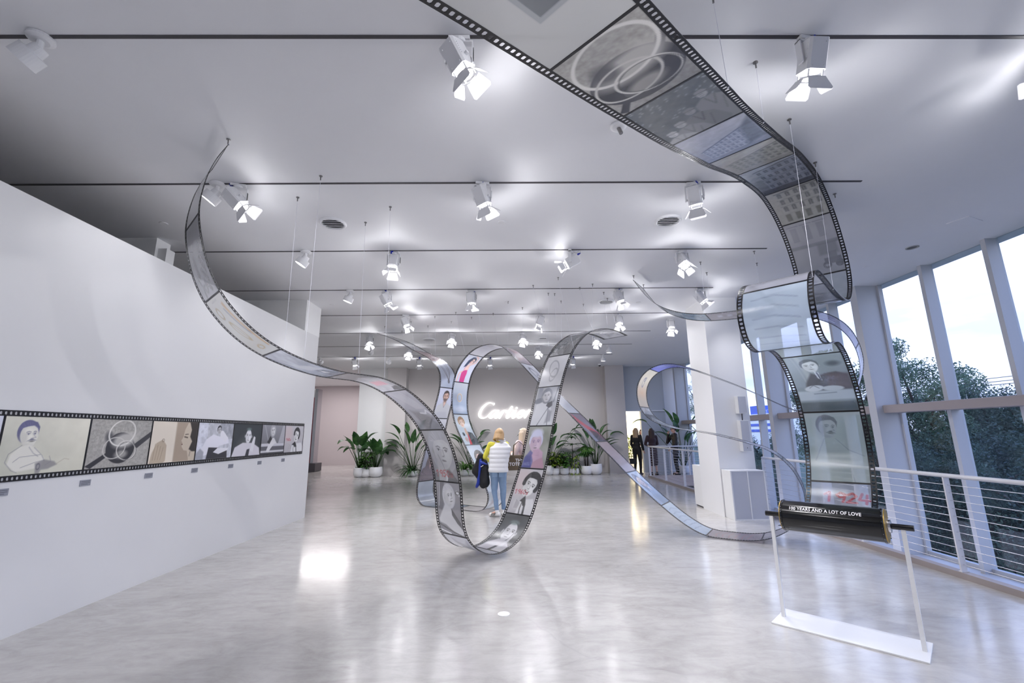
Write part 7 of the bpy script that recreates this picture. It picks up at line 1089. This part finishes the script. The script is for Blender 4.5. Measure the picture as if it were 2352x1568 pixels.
TR = [(2090, 850, 13.5, 2.3, 'tree whose crown fills the window left of the middle mullion', 1, 'treeleaf2'), (2180, 905, 17, 2.6, 'darker tree behind the middle window mullion', 2, 'treeleaf'), (2262, 900, 15, 2.4, 'tree with sparse upright twigs beyond the second mullion', 3, 'treeleaf'), (2350, 925, 16, 2.9, 'broad dark tree at the right edge of the picture', 4, 'treeleaf'), (2440, 915, 14, 2.8, 'dark tree beyond the right edge of the picture', 9, 'treeleaf'),
      (1945, 790, 12.5, 2.0, 'tall tree seen between the curl of film and the wide window column', 5, 'treeleaf2'), (1885, 860, 19, 2.4, 'tree seen behind the curl of film', 6, 'treeleaf'), (1735, 1000, 17, 2.0, 'low tree seen in the narrow window beside the white column', 7, 'treeleaf'), (1600, 845, 22, 2.3, 'tall tree seen left of the white column, through the far window', 8, 'treeleaf2'), (2010, 900, 24, 3.0, 'distant tree behind the wide window column', 10, 'treeleaf')]
for u, v, X, rad, lab, sd, lm in TR: p = at_win(u, v, X); tree(X, p[1], p[2], rad, lab, sd, lm, 42000 if X < 16 else 26000, .045)
for i, (u, v, X, rad, lab) in enumerate([(2140, 1080, 10.6, 1.5, 'low dark shrub below the window, left of the railing post'), (2230, 1120, 10.2, 1.5, 'low dark shrub below the window, right of the railing post'), (2330, 1120, 10.4, 1.7, 'low dark shrub below the window at the right edge'), (2025, 1060, 11.5, 1.5, 'low shrub seen between the film and the window column'), (1960, 1000, 14, 1.8, 'bushy shrub behind the wide film near the roll'), (1760, 1090, 13, 1.5, 'low shrub seen left of the wide film')]):
    p = at_win(u, v, X); tree(X, p[1], p[2]+.5, rad, lab, 60+i, 'treeleaf', 20000, .04)
# building with blue and white bands far off, and a pole line
bp = atX(1728, 945, 70); t = thing('building', (70, bp[1], -3.4), 'distant white building with blue bands seen beside the white column', 'building'); bb = mat('blue_band', (.20, .34, .72), .5)
MB().box(0, 12, -9, 6, 0, 9.6).build('wall_block', M['wall'], t)
for z in (4.6, 6.2, 7.8): MB().box(-.15, 0, -9, 6, z, z+.7).build('blue_band', bb, t)
MB().box(.5, 6, -3, 2, 9.6, 12).build('roof_sign_box', bb, t); x = MB(); [x.box(.2, .3, -9+i*1.0, -8.9+i*1.0, 9.6, 10.6) for i in range(6)]; x.box(.2, .3, -9, -3, 10.5, 10.6); x.build('roof_railing', M['alum'], t)
for i, (va, vb) in enumerate(((880, 855), (887, 865), (893, 873))):
    a = atX(2130, va, 45); b = atX(2400, vb, 45); tag(MB().tube([(45, a[1]+10, a[2]-.2), (45, (a[1]+b[1])/2, (a[2]+b[2])/2-.12), (45, b[1]-8, b[2])], .03, 5).build('power_line', M['black']), 'thin power line crossing the sky over the trees, %s of three' % ('top', 'middle', 'lowest')[i], 'power line')
# ================================================================ sky and render look
w = bpy.data.worlds.new('sky'); S.world = w; w.use_nodes = True; nt = w.node_tree; nt.nodes.clear(); out = N(nt, 'ShaderNodeOutputWorld'); bg = N(nt, 'ShaderNodeBackground'); tc = N(nt, 'ShaderNodeTexCoord')
mp = N(nt, 'ShaderNodeMapping'); mp.inputs['Scale'].default_value = (1, 1, 4.5); n1 = N(nt, 'ShaderNodeTexNoise'); n1.inputs['Scale'].default_value = 2.6; n1.inputs['Detail'].default_value = 7; n1.inputs['Roughness'].default_value = .55
nt.links.new(tc.outputs['Generated'], mp.inputs[0]); nt.links.new(mp.outputs[0], n1.inputs[0]); cr = N(nt, 'ShaderNodeValToRGB'); cr.color_ramp.elements[0].position = .36; cr.color_ramp.elements[0].color = (.48, .55, .95, 1); cr.color_ramp.elements[1].position = .60; cr.color_ramp.elements[1].color = (.80, .87, 1.12, 1)
nt.links.new(n1.outputs[0], cr.inputs[0]); sp = N(nt, 'ShaderNodeSeparateXYZ'); nt.links.new(tc.outputs['Generated'], sp.inputs[0]); mr = N(nt, 'ShaderNodeMapRange'); mr.inputs[1].default_value = -.02; mr.inputs[2].default_value = .45; mr.inputs[3].default_value = .80; mr.inputs[4].default_value = 1.5; nt.links.new(sp.outputs[2], mr.inputs[0])
ml = N(nt, 'ShaderNodeMath', operation='MULTIPLY'); ml.inputs[1].default_value = SKY = 1.35; nt.links.new(mr.outputs[0], ml.inputs[0]); up = N(nt, 'ShaderNodeMapRange'); up.interpolation_type = 'SMOOTHSTEP'; up.inputs[1].default_value = .38; up.inputs[2].default_value = .72; nt.links.new(sp.outputs[2], up.inputs[0]); mz = N(nt, 'ShaderNodeMix', data_type='RGBA'); mz.inputs[7].default_value = (.26, .44, 1.05, 1); nt.links.new(up.outputs[0], mz.inputs[0]); nt.links.new(cr.outputs[0], mz.inputs[6]); nt.links.new(mz.outputs[2], bg.inputs[0]); nt.links.new(ml.outputs[0], bg.inputs[1]); nt.links.new(bg.outputs[0], out.inputs[0])
S.view_settings.view_transform = 'Standard'; S.view_settings.look = 'None'; S.view_settings.gamma = 1; S.view_settings.use_curve_mapping = False; S.view_settings.exposure = .70
S.cycles.max_bounces = 8; S.cycles.diffuse_bounces = 4; S.cycles.glossy_bounces = 4; S.cycles.transparent_max_bounces = 16; S.cycles.caustics_reflective = False; S.cycles.caustics_refractive = False; S.cycles.sample_clamp_indirect = 3; S.cycles.sample_clamp_direct = 10
